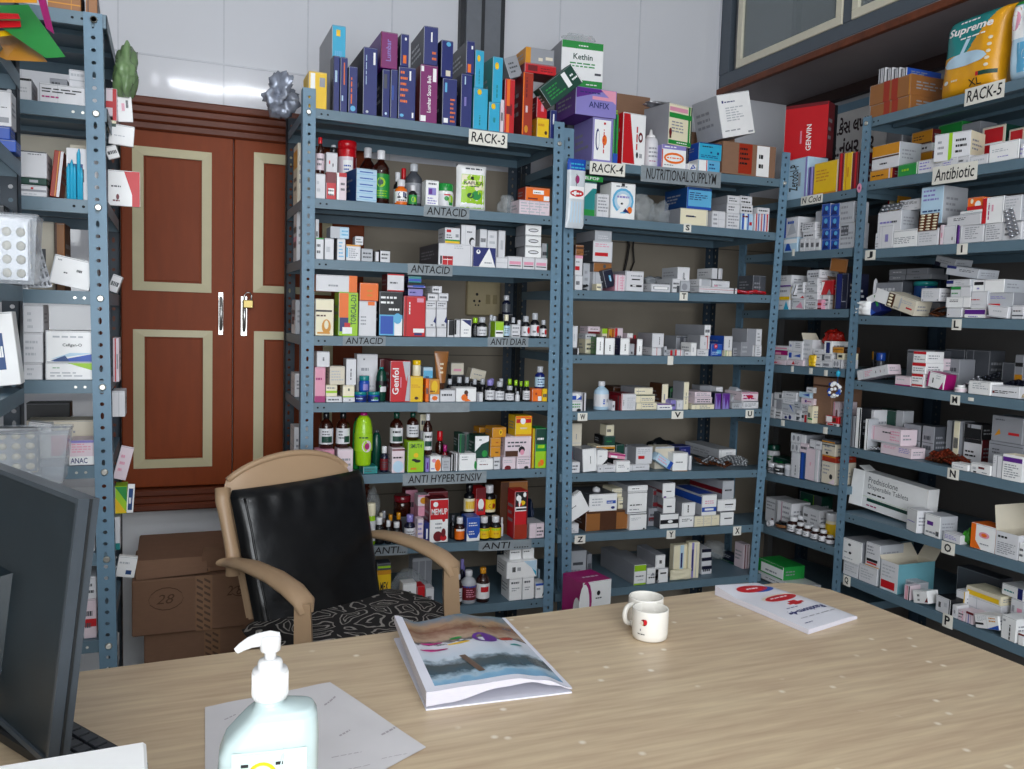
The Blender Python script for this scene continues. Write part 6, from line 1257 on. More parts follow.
# ================================================================== LEFT RACK
make_rack(RL, 'blue-grey slotted steel rack nearest the monitor', (zat(95,13,RL), zat(95,13,RL)), (0,-.0155), fposts=(0,1), mat_front=M_POST)
P_ = 'on top of the left rack'
sh('left', 0, 'L1', P_)
b(180,312,-60,'d','v A .7 .72; b A .2 .25',d=.2,side='D',name='cardboard_box',cat='box',sb=.01,yaw=0,desc='wide amber-brown box on the left rack top'); b(325,375,-60,'d','v D .2 .3',d=.2,side='D',name='cardboard_box',cat='box',sb=.03,desc='narrow brown box near the rack corner')
P_ = 'on the left rack, second shelf'
sh('left', 1, 'L4', P_)
b(68,152,82,'w','b k .85 .95; x .1 .3 .8 .6 2 s; v s .9 .91',d=.1,side='s',yaw=0,sb=.01,desc='white carton with black clip on top'); b(188,418,120,'w','x .05 .5 .9 .8 2 k; x .05 .2 .4 .4 1 m; v s .38 .39; v g .0 .01',d=.1,yaw=0,desc='long white carton with one printed line',sb=.01)
u(236,326,90,'g','x 1',d=.06,sb=.05); cur['stack']+=1; cur['top']=ITEMS[-1]['z']; u(330,420,48,'w','b s .45 .5; x .1 .6 .9 .9 1 s',d=.07,sb=.05)
P_ = 'on the left rack, third shelf'
sh('left', 2, 'L4', P_)
b(82,226,600,'w','b g .4 .6; x .2 .1 .8 .3 1 s; o r .5 .7 .05 .1',d=.1,yaw=0,sb=.012); u(84,226,566,'T','q s .4 .3 .7 .7',d=.1,sb=.008); u(92,226,438,'w','b k .96 .99; x .3 .85 .8 .92 1 G; v s .0 .02',d=.1,yaw=0,sb=.008,desc='square white carton with thin dark edge')
b(80,425,368,'o','x 1',d=.012,sb=.3,desc='cream board standing at the back',name='card_sheet',cat='card')
tilt(232,310,395,660,-6,'z','v w .7 1; v A .5 .6',d=.1,sb=.03,w=.02,h=.108,side='z',desc='curved orange folder edge between cartons',name='folder',cat='folder')
openbox(318,425,425,'w','q B .05 .05 .75 .7; x 1','white open carton holding blue pens',d=.07,sb=.02,flap=(.02,80),flaps='b')
for k,(x,t) in enumerate(((322,500),(338,480),(352,505),(372,428),(384,520))):
    R=cur['rack']; s0,s1,zt=span(x,x+14,t,.018); mb=MB(); mb.tube([(0,0,0),(0.0,0,zt-zbase(s0,s1)-.012),(.001,0,zt-zbase(s0,s1))],.0042,pm('c',True),8,radii=[.0042,.0042,.001]); cur['stack']+=1
    o=mb.build('pen',loc=R.W((s0+s1)/2,.012,zbase(s0,s1))); reg(o,'bright blue pen standing in front of carton','pen',(s0+s1)/2,0,'pen')
P_ = 'on the left rack, fourth shelf'
sh('left', 3, 'L5', P_)
for k in range(6): blister(112+k*20,150+k*20,400-k*38,470,'silver strip standing edge-on in a row',nx=2,nz=6,sb=.01+.004*k,roll=14,lean=2,on=False)
b(262,312,158,'d','v D .0 .2',d=.1,sb=.12,side='D',desc='brown carton behind the foil strips'); b(130,262,150,'o','x 1',d=.08,sb=.16,desc='cream carton at the very back')
tilt(252,438,290,486,-12,'W','T 42 k .6 .5 .75 .7; x .3 .4 .5 .5 1 k; x .1 .8 .3 .9 1 g; v s .02 .03',d=.12,sb=.012,side='s',w=.086,h=.068,desc='glossy white carton resting at an angle')
P_ = 'on the left rack, fifth shelf'
sh('left', 4, 'L6', P_)
b(98,182,270,'w','x .2 .2 .6 .8 2 s',d=.1,yaw=0,side='s'); u(98,184,140,'w','x .1 .2 .8 .8 3 s',d=.1,yaw=0); u(98,186,20,'w','x .2 .1 .5 .8 3 s',d=.1,yaw=0)
b(192,402,268,'W','d i .45 .98 .98 .98 .98 .55; x .15 .65 .4 .75 1 e; x .1 .15 .98 .5 2 s; v g .0 .02',d=.1,yaw=0,desc='wide white carton with lime curve'); u(192,402,132,'W','x .15 .75 .98 .88 1 s; T Cefigan-O k .35 .48 .75 .6; d b .1 .02 .98 .02 .98 .28; d L .1 .1 .5 .3 .98 .3; d B .1 .05 .5 .02 .4 .22; v g .0 .02; b s .0 .03',d=.1,yaw=0,desc='wide white carton with blue waves')
P_ = 'on the left rack, sixth shelf'
sh('left', 5, 'L6', P_)
b(110,410,515,'o','q r .35 .1 .62 .62; x .1 .65 .9 .9 2 g; b k .0 .06',d=.08,sb=.1,yaw=0,desc='long cream carton with red square'); b(110,300,440,'k','x 1',d=.06,sb=.25)
b(294,408,600,'u','q W .0 .02 .98 .36; T ANAC n .05 .08 .7 .3; x .1 .5 .9 .9 4 P; b v .9 1',d=.08,sb=.01,yaw=0,desc='pale carton lettered ANAC'); strips(250,400,570,'dark foil strip on the pale carton',n=3,mt=mat('foil_dark','3c3f48',rough=.3,metal=.8,var=.2),seed=23,sb=.05)
tilt(105,235,505,570,-8,'W','o s .2 .4 .06 .2; o s .6 .4 .06 .2',d=.04,sb=.06,w=.05,h=.022,minz=RL.zs(5,0)+.06)
P_ = 'on the left rack, seventh shelf'
sh('left', 6, 'L1', P_)
b(290,365,1995,'w','b B .6 .9; x 1',d=.12,sb=.02,desc='white carton with dark blue band beside monitor')
P_ = 'on the left rack, lowest shelf'
sh('left', 7, 'L1', P_)
b(320,372,2305,'u','x 2; b r .3 .5',d=.1,sb=.02); u(322,372,2220,'w','x 2',d=.1)
# cards and packets poking out beyond the rack's right side
def edge_card(x0,x1,y0,y1,c,feats,desc,Y=2.42,d=.10,roll=0,name='medicine_carton',cat='carton'):
    A=at(x0,y1,1,Y); B=at(x1,y0,1,Y); w=B.x-A.x; h=B.z-A.z
    mb=carton_mesh(w,d,h,c,feats,random.Random(int(x0+y0)),c); mb.xform(Matrix.Translation((w/2,0,h/2))@Matrix.Rotation(-math.radians(roll),4,'Y')@Matrix.Translation((-w/2,0,-h/2)))
    o=mb.build(name,loc=(A.x,Y,A.z)); tag(o,desc,cat,'packets poking past the side of the left rack')
edge_card(106,117,89,120,'u','v r .6 .95; q r .0 .4 .6 .6','pink and red carton corner by the door top'); edge_card(117,132,92,121,'W','x .3 .2 .5 .8 1 P; x .6 .3 .8 .9 1 G','white flap beside the pink and red carton',Y=2.44,roll=4,d=.004,name='carton_flap',cat='flap')
edge_card(106,116,116,126,'C','b T .0 .3','small cream carton below the pink one'); edge_card(109,134,126,144,'W','x .2 .4 .8 .5 1 s','white card jutting out by the door',d=.012,roll=-4,name='card_sheet',cat='card')
edge_card(106,118,146,158,'W','x 1','small white card beneath the jutting one',roll=20,d=.01,name='card_sheet',cat='card')
edge_card(108,140,172,205,'W','q r .75 .0 .99 .99; d r .5 .98 .8 .98 .8 .2; x .1 .5 .5 .6 1 G; o R .3 .25 .05 .08; x .15 .1 .5 .2 1 R','white card with red curved end',Y=2.42,d=.01,roll=0,name='card_sheet',cat='card')
edge_card(110,120,275,292,'w','x 1','white carton corner beside the lower door leaf',roll=-20,d=.05); edge_card(113,119,338,382,'u','v r .3 .5; x .6 .1 .9 .9 1 g','thin pink-edged carton near the post',d=.08); edge_card(112,125,391,417,'w','v s .5 .55','white carton by the lower beige panel',d=.09)
edge_card(117,130,446,480,'u','x .2 .2 .6 .8 3 P','pink leaflet leaning by the sill',roll=-14,d=.004,name='folded_leaflet',cat='leaflet'); edge_card(115,127,486,514,'i','d y .02 .02 .98 .02 .02 .6; d e .02 .98 .98 .98 .98 .4','lime and yellow carton by the sill',d=.06); edge_card(127,134,484,513,'W','q B .2 .1 .8 .85; x .3 .2 .7 .7 1 W','white end flap with blue letters',d=.004,roll=-4,name='carton_flap',cat='flap')
edge_card(117,136,556,578,'W','q B .5 .15 .8 .35; x .1 .6 .8 .8 1 s','white card above the brown boxes',roll=-10,d=.02,name='card_sheet',cat='card')
edge_card(112,120,517,550,'w','b t .0 .2','white carton beside the stacked brown boxes',d=.06); edge_card(112,118,640,668,'W','x 1','white carton low on the rack side',d=.06)
def green_bag():
    A=at(105,92,1,2.40); B=at(132,38,1,2.40); mb=bag_mesh(B.x-A.x,.09,(B.z-A.z),mat('green_film','7fa06a',rough=.2,alpha=.8,var=.5,scale=20,bump=.9),63,.5)
    o=mb.build('plastic_bag',loc=((A.x+B.x)/2+.014,2.45,A.z)); tag(o,'pale green crumpled bag above the door corner','bag')
green_bag()
def silver_bag():
    A=at(262,130,1,2.95); B=at(303,86,1,2.95); mb=bag_mesh(B.x-A.x,.16,(B.z-A.z),mat('silver_film','aab2c4',rough=.2,metal=.3,var=.6,scale=26,bump=.9,alpha=.85),58,.8)
    o=mb.build('plastic_bag',loc=((A.x+B.x)/2-.0,3.02,R3.zs(0,.4)+.003)); tag(o,'silvery blue crumpled bag on the left corner of rack three','bag')
silver_bag()
# goods seen through the open left end of rack three
def endgoods(y0,y1,Y0,Y1,c,feats,desc,shelf=None):
    x=.396; z1=at(292,y0,0,x).z; z0=at(292,y1,0,x).z if shelf is None else R3.zs(shelf,.4)+.001
    w=Y1-Y0; mb=carton_mesh(w,.055,max(.02,z1-z0),c,feats,random.Random(int(y0)),c)
    o=mb.build('medicine_carton',loc=(x,Y1,z0),rot=(0,0,-PI/2)); tag(o,desc,'carton','cartons at the open end of rack three')
endgoods(150,200,2.97,3.07,'o','b A .6 .9; x .2 .2 .8 .5 2 G','cream carton with amber band at rack three end',1); endgoods(215,262,2.97,3.05,'w','b P .3 .5; x 2','white carton with pink band at rack three end',2)
endgoods(300,345,2.98,3.08,'s','b W .0 .4; q R .2 .4 .7 .5; x 2','silver-grey carton at rack three end',3); endgoods(372,408,2.98,3.08,'w','b s .3 .33; b s .6 .63','white banded carton at rack three end',4); endgoods(425,478,2.98,3.08,'w','b s .48 .52; b s .9 .92','white carton at rack three end behind the chair',5)
# ================================================================== ROOM
def wall_panel_mat():
    m = bpy.data.materials.new('wall_panel'); m.use_nodes = True; nt = m.node_tree; b_ = nt.nodes['Principled BSDF']
    b_.inputs['Base Color'].default_value = lin('d3d4da'); b_.inputs['Roughness'].default_value = .16; b_.inputs['Specular IOR Level'].default_value = .6
    tc = nt.nodes.new('ShaderNodeTexCoord'); mp = nt.nodes.new('ShaderNodeMapping'); mp.inputs['Scale'].default_value = (5, 1, .9)
    n1 = nt.nodes.new('ShaderNodeTexNoise'); n1.inputs['Scale'].default_value = 1.3; n1.inputs['Detail'].default_value = 1
    nt.links.new(tc.outputs['Object'], mp.inputs[0]); nt.links.new(mp.outputs[0], n1.inputs['Vector'])
    bp = nt.nodes.new('ShaderNodeBump'); bp.inputs['Strength'].default_value = .18; bp.inputs['Distance'].default_value = .02
    nt.links.new(n1.outputs['Fac'], bp.inputs['Height']); nt.links.new(bp.outputs[0], b_.inputs['Normal'])
    n2 = nt.nodes.new('ShaderNodeTexNoise'); n2.inputs['Scale'].default_value = 6; mr = nt.nodes.new('ShaderNodeMapRange'); mr.inputs[3].default_value = .045; mr.inputs[4].default_value = .11
    nt.links.new(tc.outputs['Object'], n2.inputs['Vector']); nt.links.new(n2.outputs['Fac'], mr.inputs[0]); nt.links.new(mr.outputs[0], b_.inputs['Roughness'])
    return m
WY, WX, CEIL = 3.42, 2.80, 3.05
M_WALL = wall_panel_mat()
M_LOW = mat('wall_shaded_low', '9b9182', rough=.7, var=.10, scale=5)  # same wall as above; taupe paints in the shade behind the racks
M_SIDE = mat('side_wall_shaded', '605d5b', rough=.6, var=.08, scale=4)  # lower part darkened in colour to stand for shade inside the side racks
def simple(name, fn, m_, kind='structure'):
    mb = MB(); fn(mb, m_); o = mb.build(name); o['kind'] = kind; return o
simple('floor', lambda mb, m_: mb.box(-1.5, WX+.1, -2.0, WY+.1, -.08, 0, m_), mat('floor_tile', '8c8880', rough=.35, var=.12, scale=3))
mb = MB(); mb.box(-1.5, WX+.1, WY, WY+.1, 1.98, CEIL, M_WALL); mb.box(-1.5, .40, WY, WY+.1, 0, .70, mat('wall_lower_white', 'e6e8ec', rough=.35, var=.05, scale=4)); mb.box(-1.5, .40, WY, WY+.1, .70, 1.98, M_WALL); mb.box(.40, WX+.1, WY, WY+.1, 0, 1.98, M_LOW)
seam = mat('panel_seam', 'c4c6cd', rough=.2)
for px_ in (-160, -70, 20, 118, 224, 308, 392, 560, 640, 720):
    x = at(px_, 20, 1, WY).x; mb.box(x-.0025, x+.0025, WY-.0025, WY, 1.98, CEIL, seam)
z1 = at(220, 64, 1, WY).z
mb.box(-1.5, 1.05, WY-.0035, WY, z1-.003, z1+.003, seam)
for z in (1.72, 1.2, .62): mb.box(.40, WX, WY-.002, WY, z-.002, z+.002, mat('low_wall_line', '6a6258', rough=.8))
o = mb.build('wall_back'); o['kind'] = 'structure'
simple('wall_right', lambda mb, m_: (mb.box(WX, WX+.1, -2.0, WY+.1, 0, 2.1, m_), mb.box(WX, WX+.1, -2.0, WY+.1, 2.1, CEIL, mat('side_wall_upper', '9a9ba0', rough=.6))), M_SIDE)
simple('wall_left', lambda mb, m_: mb.box(-1.5, -1.4, -2.0, WY+.1, 0, CEIL, m_), mat('left_wall', 'c9c8c4', rough=.5, var=.05, scale=4))
simple('ceiling', lambda mb, m_: mb.box(-1.5, WX+.1, -2.0, WY+.1, CEIL, CEIL+.08, m_), mat('ceiling_white', 'd6d6d6', rough=.6, var=.04, scale=3))
# grey column on the back wall
def column():
    a, b2 = at(466, 10, 1, 3.38).x, at(503, 10, 1, 3.38).x; mb = MB(); mg = mat('column_grey', '6c7077', rough=.45, var=.08); mk = mat('column_dark', '24262b', rough=.5)
    zc = 2.06; mb.box(a, b2, 3.37, WY-.001, zc, CEIL, mg); mb.box(a+(b2-a)*.40, a+(b2-a)*.48, 3.364, 3.3705, zc, CEIL, mk); mb.box(a-.02, a, 3.385, WY-.001, zc, CEIL, mk); mb.box(b2-.012, b2+.004, 3.366, 3.372, zc, CEIL, mk)
    o = mb.build('trim_1'); o['kind'] = 'structure'
column()
# corner angle and dark posts behind rack four
simple('trim_2', lambda mb, m_: (mb.box(WX-.03, WX, WY-.03, WY, 0, CEIL, m_)), mat('corner_strip', '6e6f70', rough=.5))

# the panelled wooden shutter door in the back wall
M_DOOR = mat('door_paint', '86390f', rough=.5, var=.12, scale=6, stretch=(6, 1, 1), bump=.05, spec=.22)
M_DOORF = mat('door_frame_paint', '67301a', rough=.42, var=.2, scale=9, stretch=(1, 1, 5), bump=.1, spec=.3)
M_CREAM = mat('cream_trim', 'cbc19c', rough=.45, var=.06, scale=12)
def door():
    Y = WY-.005; D = lambda x, y, d=.06: at(x, y, 1, WY-d)
    root = empty('door_1', (.2, WY-.03, 0)); root['kind'] = 'structure'; o_ = Vector(root.location)
    def bx(name, x0, x1, z0, z1, d0, d1, m_, parent=root):
        mb = MB(); mb.cham(x0-o_.x, x1-o_.x, WY-d1-o_.y, WY-d0-o_.y, z0, z1, .003, m_); return mb.build(name, parent)
    xl = D(112, 300).x; xr = D(372, 300).x; zt = D(180, 102).z+.003; zs = D(180, 487).z
    # frame: head moulding in three steps, jamb, sill moulding
    mb = MB()
    for k, (a, d) in enumerate(((0, .085), (.028, .075), (.055, .068), (.082, .062))):
        z0 = zt-a-.03; mb.cham(xl-o_.x-.02, xr-o_.x, WY-d-o_.y, WY-.002-o_.y, z0, zt-a, .006, M_DOORF)
    zl = D(180, 128).z
    mb.cham(xl-.04-o_.x, D(121, 300).x-o_.x, WY-.07-o_.y, WY-.002-o_.y, zs-.02, zt-.09, .006, M_DOORF)
    for k in range(3): mb.cham(xl-.05-o_.x, xr-o_.x, WY-(.075+.015*k)-o_.y, WY-.002-o_.y, zs-.024*(k+1)-.006, zs-.024*k-.004, .007, M_DOORF)
    mb.build('door_frame', root)
    x1 = D(121, 300).x; xm = D(233.5, 300).x; xe = D(364, 300).x
    for (a, b2, rects, nm) in ((x1, xm-.002, [(132, 211.8, 149, 291.5, 143.5, 202, 158, 282.7), (133, 212.5, 330, 467.5, 144.5, 203, 337, 458.7)], 0), (xm+.002, xe, [(254, 333, 156, 294, 263.6, 323, 166, 287), (254, 333, 332, 467, 263.8, 323, 340, 459)], 1)):
        leaf = bx('door_leaf', a, b2, zs, zl, .01, .045, M_DOOR)
        for (p0, p1, q0, q1, i0, i1, j0, j1) in rects:
            X0, X1 = D(p0, q0, .05).x, D(p1, q0, .05).x; Z1, Z0 = D((p0+p1)/2, q0, .05).z, D((p0+p1)/2, q1, .05).z
            I0, I1 = D(i0, j0, .05).x, D(i1, j0, .05).x; J1, J0 = D((i0+i1)/2, j0, .05).z, D((i0+i1)/2, j1, .05).z
            mb = MB(); y0, y1 = WY-.056-o_.y, WY-.0445-o_.y; ox = o_.x
            def fr(P, m_): mb.hexa([(x-ox, y, z) for x, y, z in P], m_)
            for (ax, az, bx_, bz, cx, cz, dx, dz) in ((X0, Z0, X1, Z0, I1, J0, I0, J0), (X1, Z0, X1, Z1, I1, J1, I1, J0), (X1, Z1, X0, Z1, I0, J1, I1, J1), (X0, Z1, X0, Z0, I0, J0, I0, J1)):
                mb.hexa([(ax-ox, y0+.004, az), (bx_-ox, y0+.004, bz), (cx-ox, y0, cz), (dx-ox, y0, dz), (ax-ox, y1, az), (bx_-ox, y1, bz), (cx-ox, y1, cz), (dx-ox, y1, dz)], M_CREAM)
            mb.build('panel_moulding', leaf)
            mb = MB(); mb.cham(I0-ox+.006, I1-ox-.006, WY-.050-o_.y, WY-.0445-o_.y, J0+.006, J1-.006, .003, M_DOOR); mb.build('raised_panel', leaf)
    ms = mat('steel_bright', 'c4c4c0', rough=.25, metal=.9)
    for (p0, p1, q0, q1) in ((218.5, 223.5, 292, 335), (241, 247.5, 296, 336)):
        X0, X1 = D(p0, q0).x-o_.x, D(p1, q0).x-o_.x; Z1, Z0 = D(p0, q0).z, D(p0, q1).z; mb = MB()
        mb.cham(X0, X1, WY-.052-o_.y, WY-.0455-o_.y, Z0, Z1, .002, ms); xm_ = (X0+X1)/2
        mb.tube([(xm_, WY-.05-o_.y, Z0+.02), (xm_, WY-.075-o_.y, Z0+.035), (xm_, WY-.075-o_.y, Z1-.035), (xm_, WY-.05-o_.y, Z1-.02)], .006, ms, 8); mb.build('handle', root)
    A = D(248, 300, .08); mb = MB(); mbr = mat('padlock_brass', '8a7a4a', rough=.3, metal=.8)
    cx, cz = A.x-o_.x, A.z; mb.cham(cx-.018, cx+.018, WY-.09-o_.y, WY-.078-o_.y, cz-.03, cz, .003, mbr)
    mb.tube([(cx-.012, WY-.084-o_.y, cz-.004), (cx-.012, WY-.084-o_.y, cz+.018), (cx-.006, WY-.084-o_.y, cz+.028), (cx+.006, WY-.084-o_.y, cz+.028), (cx+.012, WY-.084-o_.y, cz+.018), (cx+.012, WY-.084-o_.y, cz-.004)], .0028, ms, 8)
    mb.build('padlock', root)
door()
# switch plate on the back wall
def switch():
    A = at(468, 281, 1, WY-.03); B = at(500, 316, 1, WY-.03); w, h = B.x-A.x, A.z-B.z
    root = empty('switch_box', (A.x, WY-.03, B.z)); tag(root, 'beige socket and switch plate on the wall behind rack three', 'socket')
    mb = MB(); pl = mat('switch_plate', 'c4b48e', rough=.4); mb.cham(0, w, 0, .03, 0, h, .004, pl); mb.build('plate', root)
    mp = carton_maps(w, .03, h)['f']; mb = MB()
    for (cx, cy, r) in ((.28, .62, .04), (.2, .42, .035), (.36, .42, .035), (.24, .3, .025), (.33, .3, .025)): p_oval(mb, mp, cx, cy, r, r*1.1, M_INK, lift=3)
    mb.build('socket', root)
    for u0 in (.55, .76):
        mb = MB(); mb.cham(w*u0, w*(u0+.13), -.004, .001, h*.35, h*.62, .001, mat('switch_rocker', 'a5966f', rough=.35)); mb.build('switch', root)
    for (a, c) in ((.1, .1), (.9, .1), (.1, .88), (.9, .88)): pass
switch()
# sockets and cables behind rack four
def cable():
    pts = [at(626, 232, 1, WY-.02), at(629, 245, 1, WY-.03), at(627, 258, 1, WY-.025), at(624, 272, 1, WY-.02), at(622, 292, 1, WY-.02)]
    p2 = [at(635, 230, 1, WY-.02), at(633, 247, 1, WY-.03), at(634, 262, 1, WY-.02), at(629, 275, 1, WY-.02)]
    mb = MB(); c_ = mat('cable_dark', '1c1612', rough=.6); mb.tube(pts, .006, c_, 8); mb.tube(p2, .004, c_, 8)
    tag(mb.build('hanging_cable'), 'dark cables running down the wall behind rack four', 'cable')
cable()
# written notice on the side wall
def notice():
    X = WX-.004
    A, B = at(829, 108, 0, X), at(888, 108, 0, X)
    ys0, ys1 = -A.y, -B.y; z1 = at(846, 112, 0, X).z; z0 = at(846, 158, 0, X).z; w, h = ys1-ys0, z1-z0
    root = empty('wall_notice', (X, -ys0, z0), (0, 0, -PI/2)); tag(root, 'white wall board hand-lettered in dark Gujarati, blue edge above', 'notice')
    mb = MB(); mb.box(0, w, -.002, .002, 0, h, mat('notice_board', 'cfcdcc', rough=.5)); mb.build('board', root)
    mb = MB(); mb.box(0, w, -.006, .002, h, h+.035, M_POST); mb.build('blue_strip', root)
    mb = MB(); mp = lambda u_, v_, L=1: (u_*w, -.002-.0005*L, v_*h); ink = mat('dark_red_ink', '2a0f18', rough=.6)
    p_text(mb, mp, '૧.કેસ લખાવવો', ink, .10, .52, .95, .90, bold=.03); p_text(mb, mp, '૨.નંબર પર', ink, .10, .06, .82, .44, bold=.03); mb.build('lettering', root)
notice()

# ------------------------------------------------------------------ loft with sliding windows over the side racks
def loft():
    X0 = 2.369; Z0 = 2.429
    root = empty('wall_loft', (X0, 0, Z0)); root['kind'] = 'structure'
    dk = mat('loft_soffit', '8a8183', rough=.55, var=.15, scale=4); fr = mat('loft_frame', '4d5660', rough=.4, var=.06); al = mat('window_frame_cream', 'd8d2be', rough=.35, var=.05)
    gl = mat('window_glass', '8d979b', rough=.1, alpha=.55, var=.15, scale=2); wood = mat('wood_edge', '6b3418', rough=.6, var=.4, scale=30, bump=.4)
    def bx(nm, x0, x1, y0, y1, z0, z1, m_, par=root):
        mb = MB(); mb.cham(x0-X0, x1-X0, y0, y1, z0-Z0, z1-Z0, .002, m_); return mb.build(nm, par)
    bx('soffit', X0, WX-.002, -1.2, WY-.002, Z0, Z0+.03, dk)
    bx('front_edge', X0-.012, X0+.012, -1.2, WY-.002, Z0-.006, Z0+.022, wood)
    bx('rear_batten', WX-.04, WX-.003, -1.2, WY-.002, Z0-.05, Z0, mat('batten', '2a1714', rough=.6))
    bx('lower_rail', X0, X0+.03, -1.2, WY-.002, Z0+.03, Z0+.085, fr); bx('corner_stile', X0-.002, X0+.03, WY-.075, WY-.002, Z0+.085, CEIL-.002, fr)
    bx('upper_rail', X0, X0+.03, -1.2, WY-.08, CEIL-.06, CEIL-.002, fr)
    # window positions along the loft front
    ya = at(738, 70, 0, X0).y; yb = at(842, 30, 0, X0).y; yc = at(862, 30, 0, X0).y
    zb = Z0+.085; zt = CEIL-.06; n = 1
    for (y1, y0) in ((ya+.012, yb), (yb-.05, yb-.85), (yb-.9, yb-1.7), (yb-1.75, yb-2.5)):
        w = empty('window_%d' % n, (X0, (y0+y1)/2, zb)); w['kind'] = 'structure'; n += 1
        mb = MB(); ym = (y0+y1)/2; t = .034
        for (a, b2, c, d) in ((y0, y1, zb, zb+t), (y0, y1, zt-t, zt), (y0, y0+t, zb+t, zt-t), (y1-t, y1, zb+t, zt-t)):
            mb.cham(-.006, .022, a-ym, b2-ym, c-zb, d-zb, .002, al)
        mb.build('window_frame', w); mb = MB(); mb.box(.006, .010, y0+t-ym, y1-t-ym, t, zt-zb-t, gl); mb.build('window_pane', w)
    bx('mullion', X0, X0+.03, yb-.05, yb, Z0+.085, CEIL-.06, fr)
loft()

# ------------------------------------------------------------------ stacked cardboard boxes under the door
def kraft_box(x0, x1, z0, z1, Y, d, label, marks=0, tapes=True, ajar=False):
    w, h = x1-x0, z1-z0
    root = empty('cardboard_box', (x0, Y, z0)); tag(root, label, 'box', 'brown boxes stacked under the door')
    mb = MB(); mb.cham(0, w, 0, d, 0, h, .004, M_CARDB); mb.build('box_body', root)
    mp = carton_maps(w, d, h); mb = MB(); tp = mat('box_tape', '5e3f28', rough=.4, var=.15)
    if tapes:
        for k in range(int(h/.022)):
            for s_ in (0, 1):
                u0 = .46+.055*s_; v0 = (k+.25)*.022/h; dv = .012/h
                mb.face([mp['f'](u0, v0+dv*.8, 1.5), mp['f'](u0+.045, v0-dv*.2, 1.5), mp['f'](u0+.045, v0+dv*.5, 1.5), mp['f'](u0, v0+dv*1.5, 1.5)], tp)
        p_rect(mb, mp['f'], .452, 0, .575, 1, mat('box_tape_clear', '8f6644', rough=.3), lift=.8); mb.build('tape', root)
    if marks:
        mb = MB(); ink = mat('pencil', '5b3f2c', rough=.8); rng = random.Random(marks)
        def loop(cx, cy, rx, ry, t=.003):
            P = [(cx+rx*math.cos(a*.45)*(1+.05*math.sin(a)), cy+ry*math.sin(a*.45)) for a in range(15)]
            for (a, b2) in zip(P, P[1:]):
                dx, dy = b2[0]-a[0], b2[1]-a[1]; mb.face([mp['f'](a[0], a[1], 2), mp['f'](b2[0], b2[1], 2), mp['f'](b2[0], b2[1]+.018, 2), mp['f'](a[0], a[1]+.018, 2)], ink)
        p_text(mb, mp['f'], '28', ink, .17, .55, .3, .72, shear=.3); loop(.24, .63, .12, .2); loop(.78, .66, .06, .09); loop(.86, .5, .05, .07)
        p_text(mb, mp['f'], '2 8', ink, .68, .6, .8, .78, shear=.3); p_text(mb, mp['f'], 'u', ink, .86, .3, .93, .4, shear=.3); mb.build('pencil_marks', root)
    if ajar:
        mb = MB()
        mb.hexa([(0, -.002, h), (w*.55, -.002, h), (w*.55, .002, h), (0, .002, h), (0, -.03, h-.055), (w*.55, -.02, h-.05), (w*.55, -.016, h-.05), (0, -.026, h-.055)], M_CARDB)
        mb.hexa([(w*.5, -.002, h*.3), (w, -.004, h*.3), (w, .0, h*.3), (w*.5, 0, h*.3), (w*.52, -.02, h+.035), (w, -.02, h+.02), (w, -.016, h+.02), (w*.52, -.016, h+.035)], M_CARDB); mb.build('flap', root)
kx0 = at(132, 600, 1, 2.93).x; kx1 = at(268, 600, 1, 2.93).x
zA = at(190, 668, 1, 2.93).z
kraft_box(kx0+.035, kx1+.02, 0.001, at(190, 630, 1, 2.93).z, 2.93, .36, 'lowest brown box of the stack under the door')
kraft_box(kx0, kx1, at(190, 630, 1, 2.93).z+.001, at(190, 575, 1, 2.93).z, 2.91, .38, 'middle brown box with pencilled 28 under the door', marks=3)
kraft_box(kx0+.012, kx1-.02, at(190, 575, 1, 2.93).z+.002, at(190, 558, 1, 2.93).z, 2.94, .34, 'topmost brown box with raised flaps under the door', ajar=True)

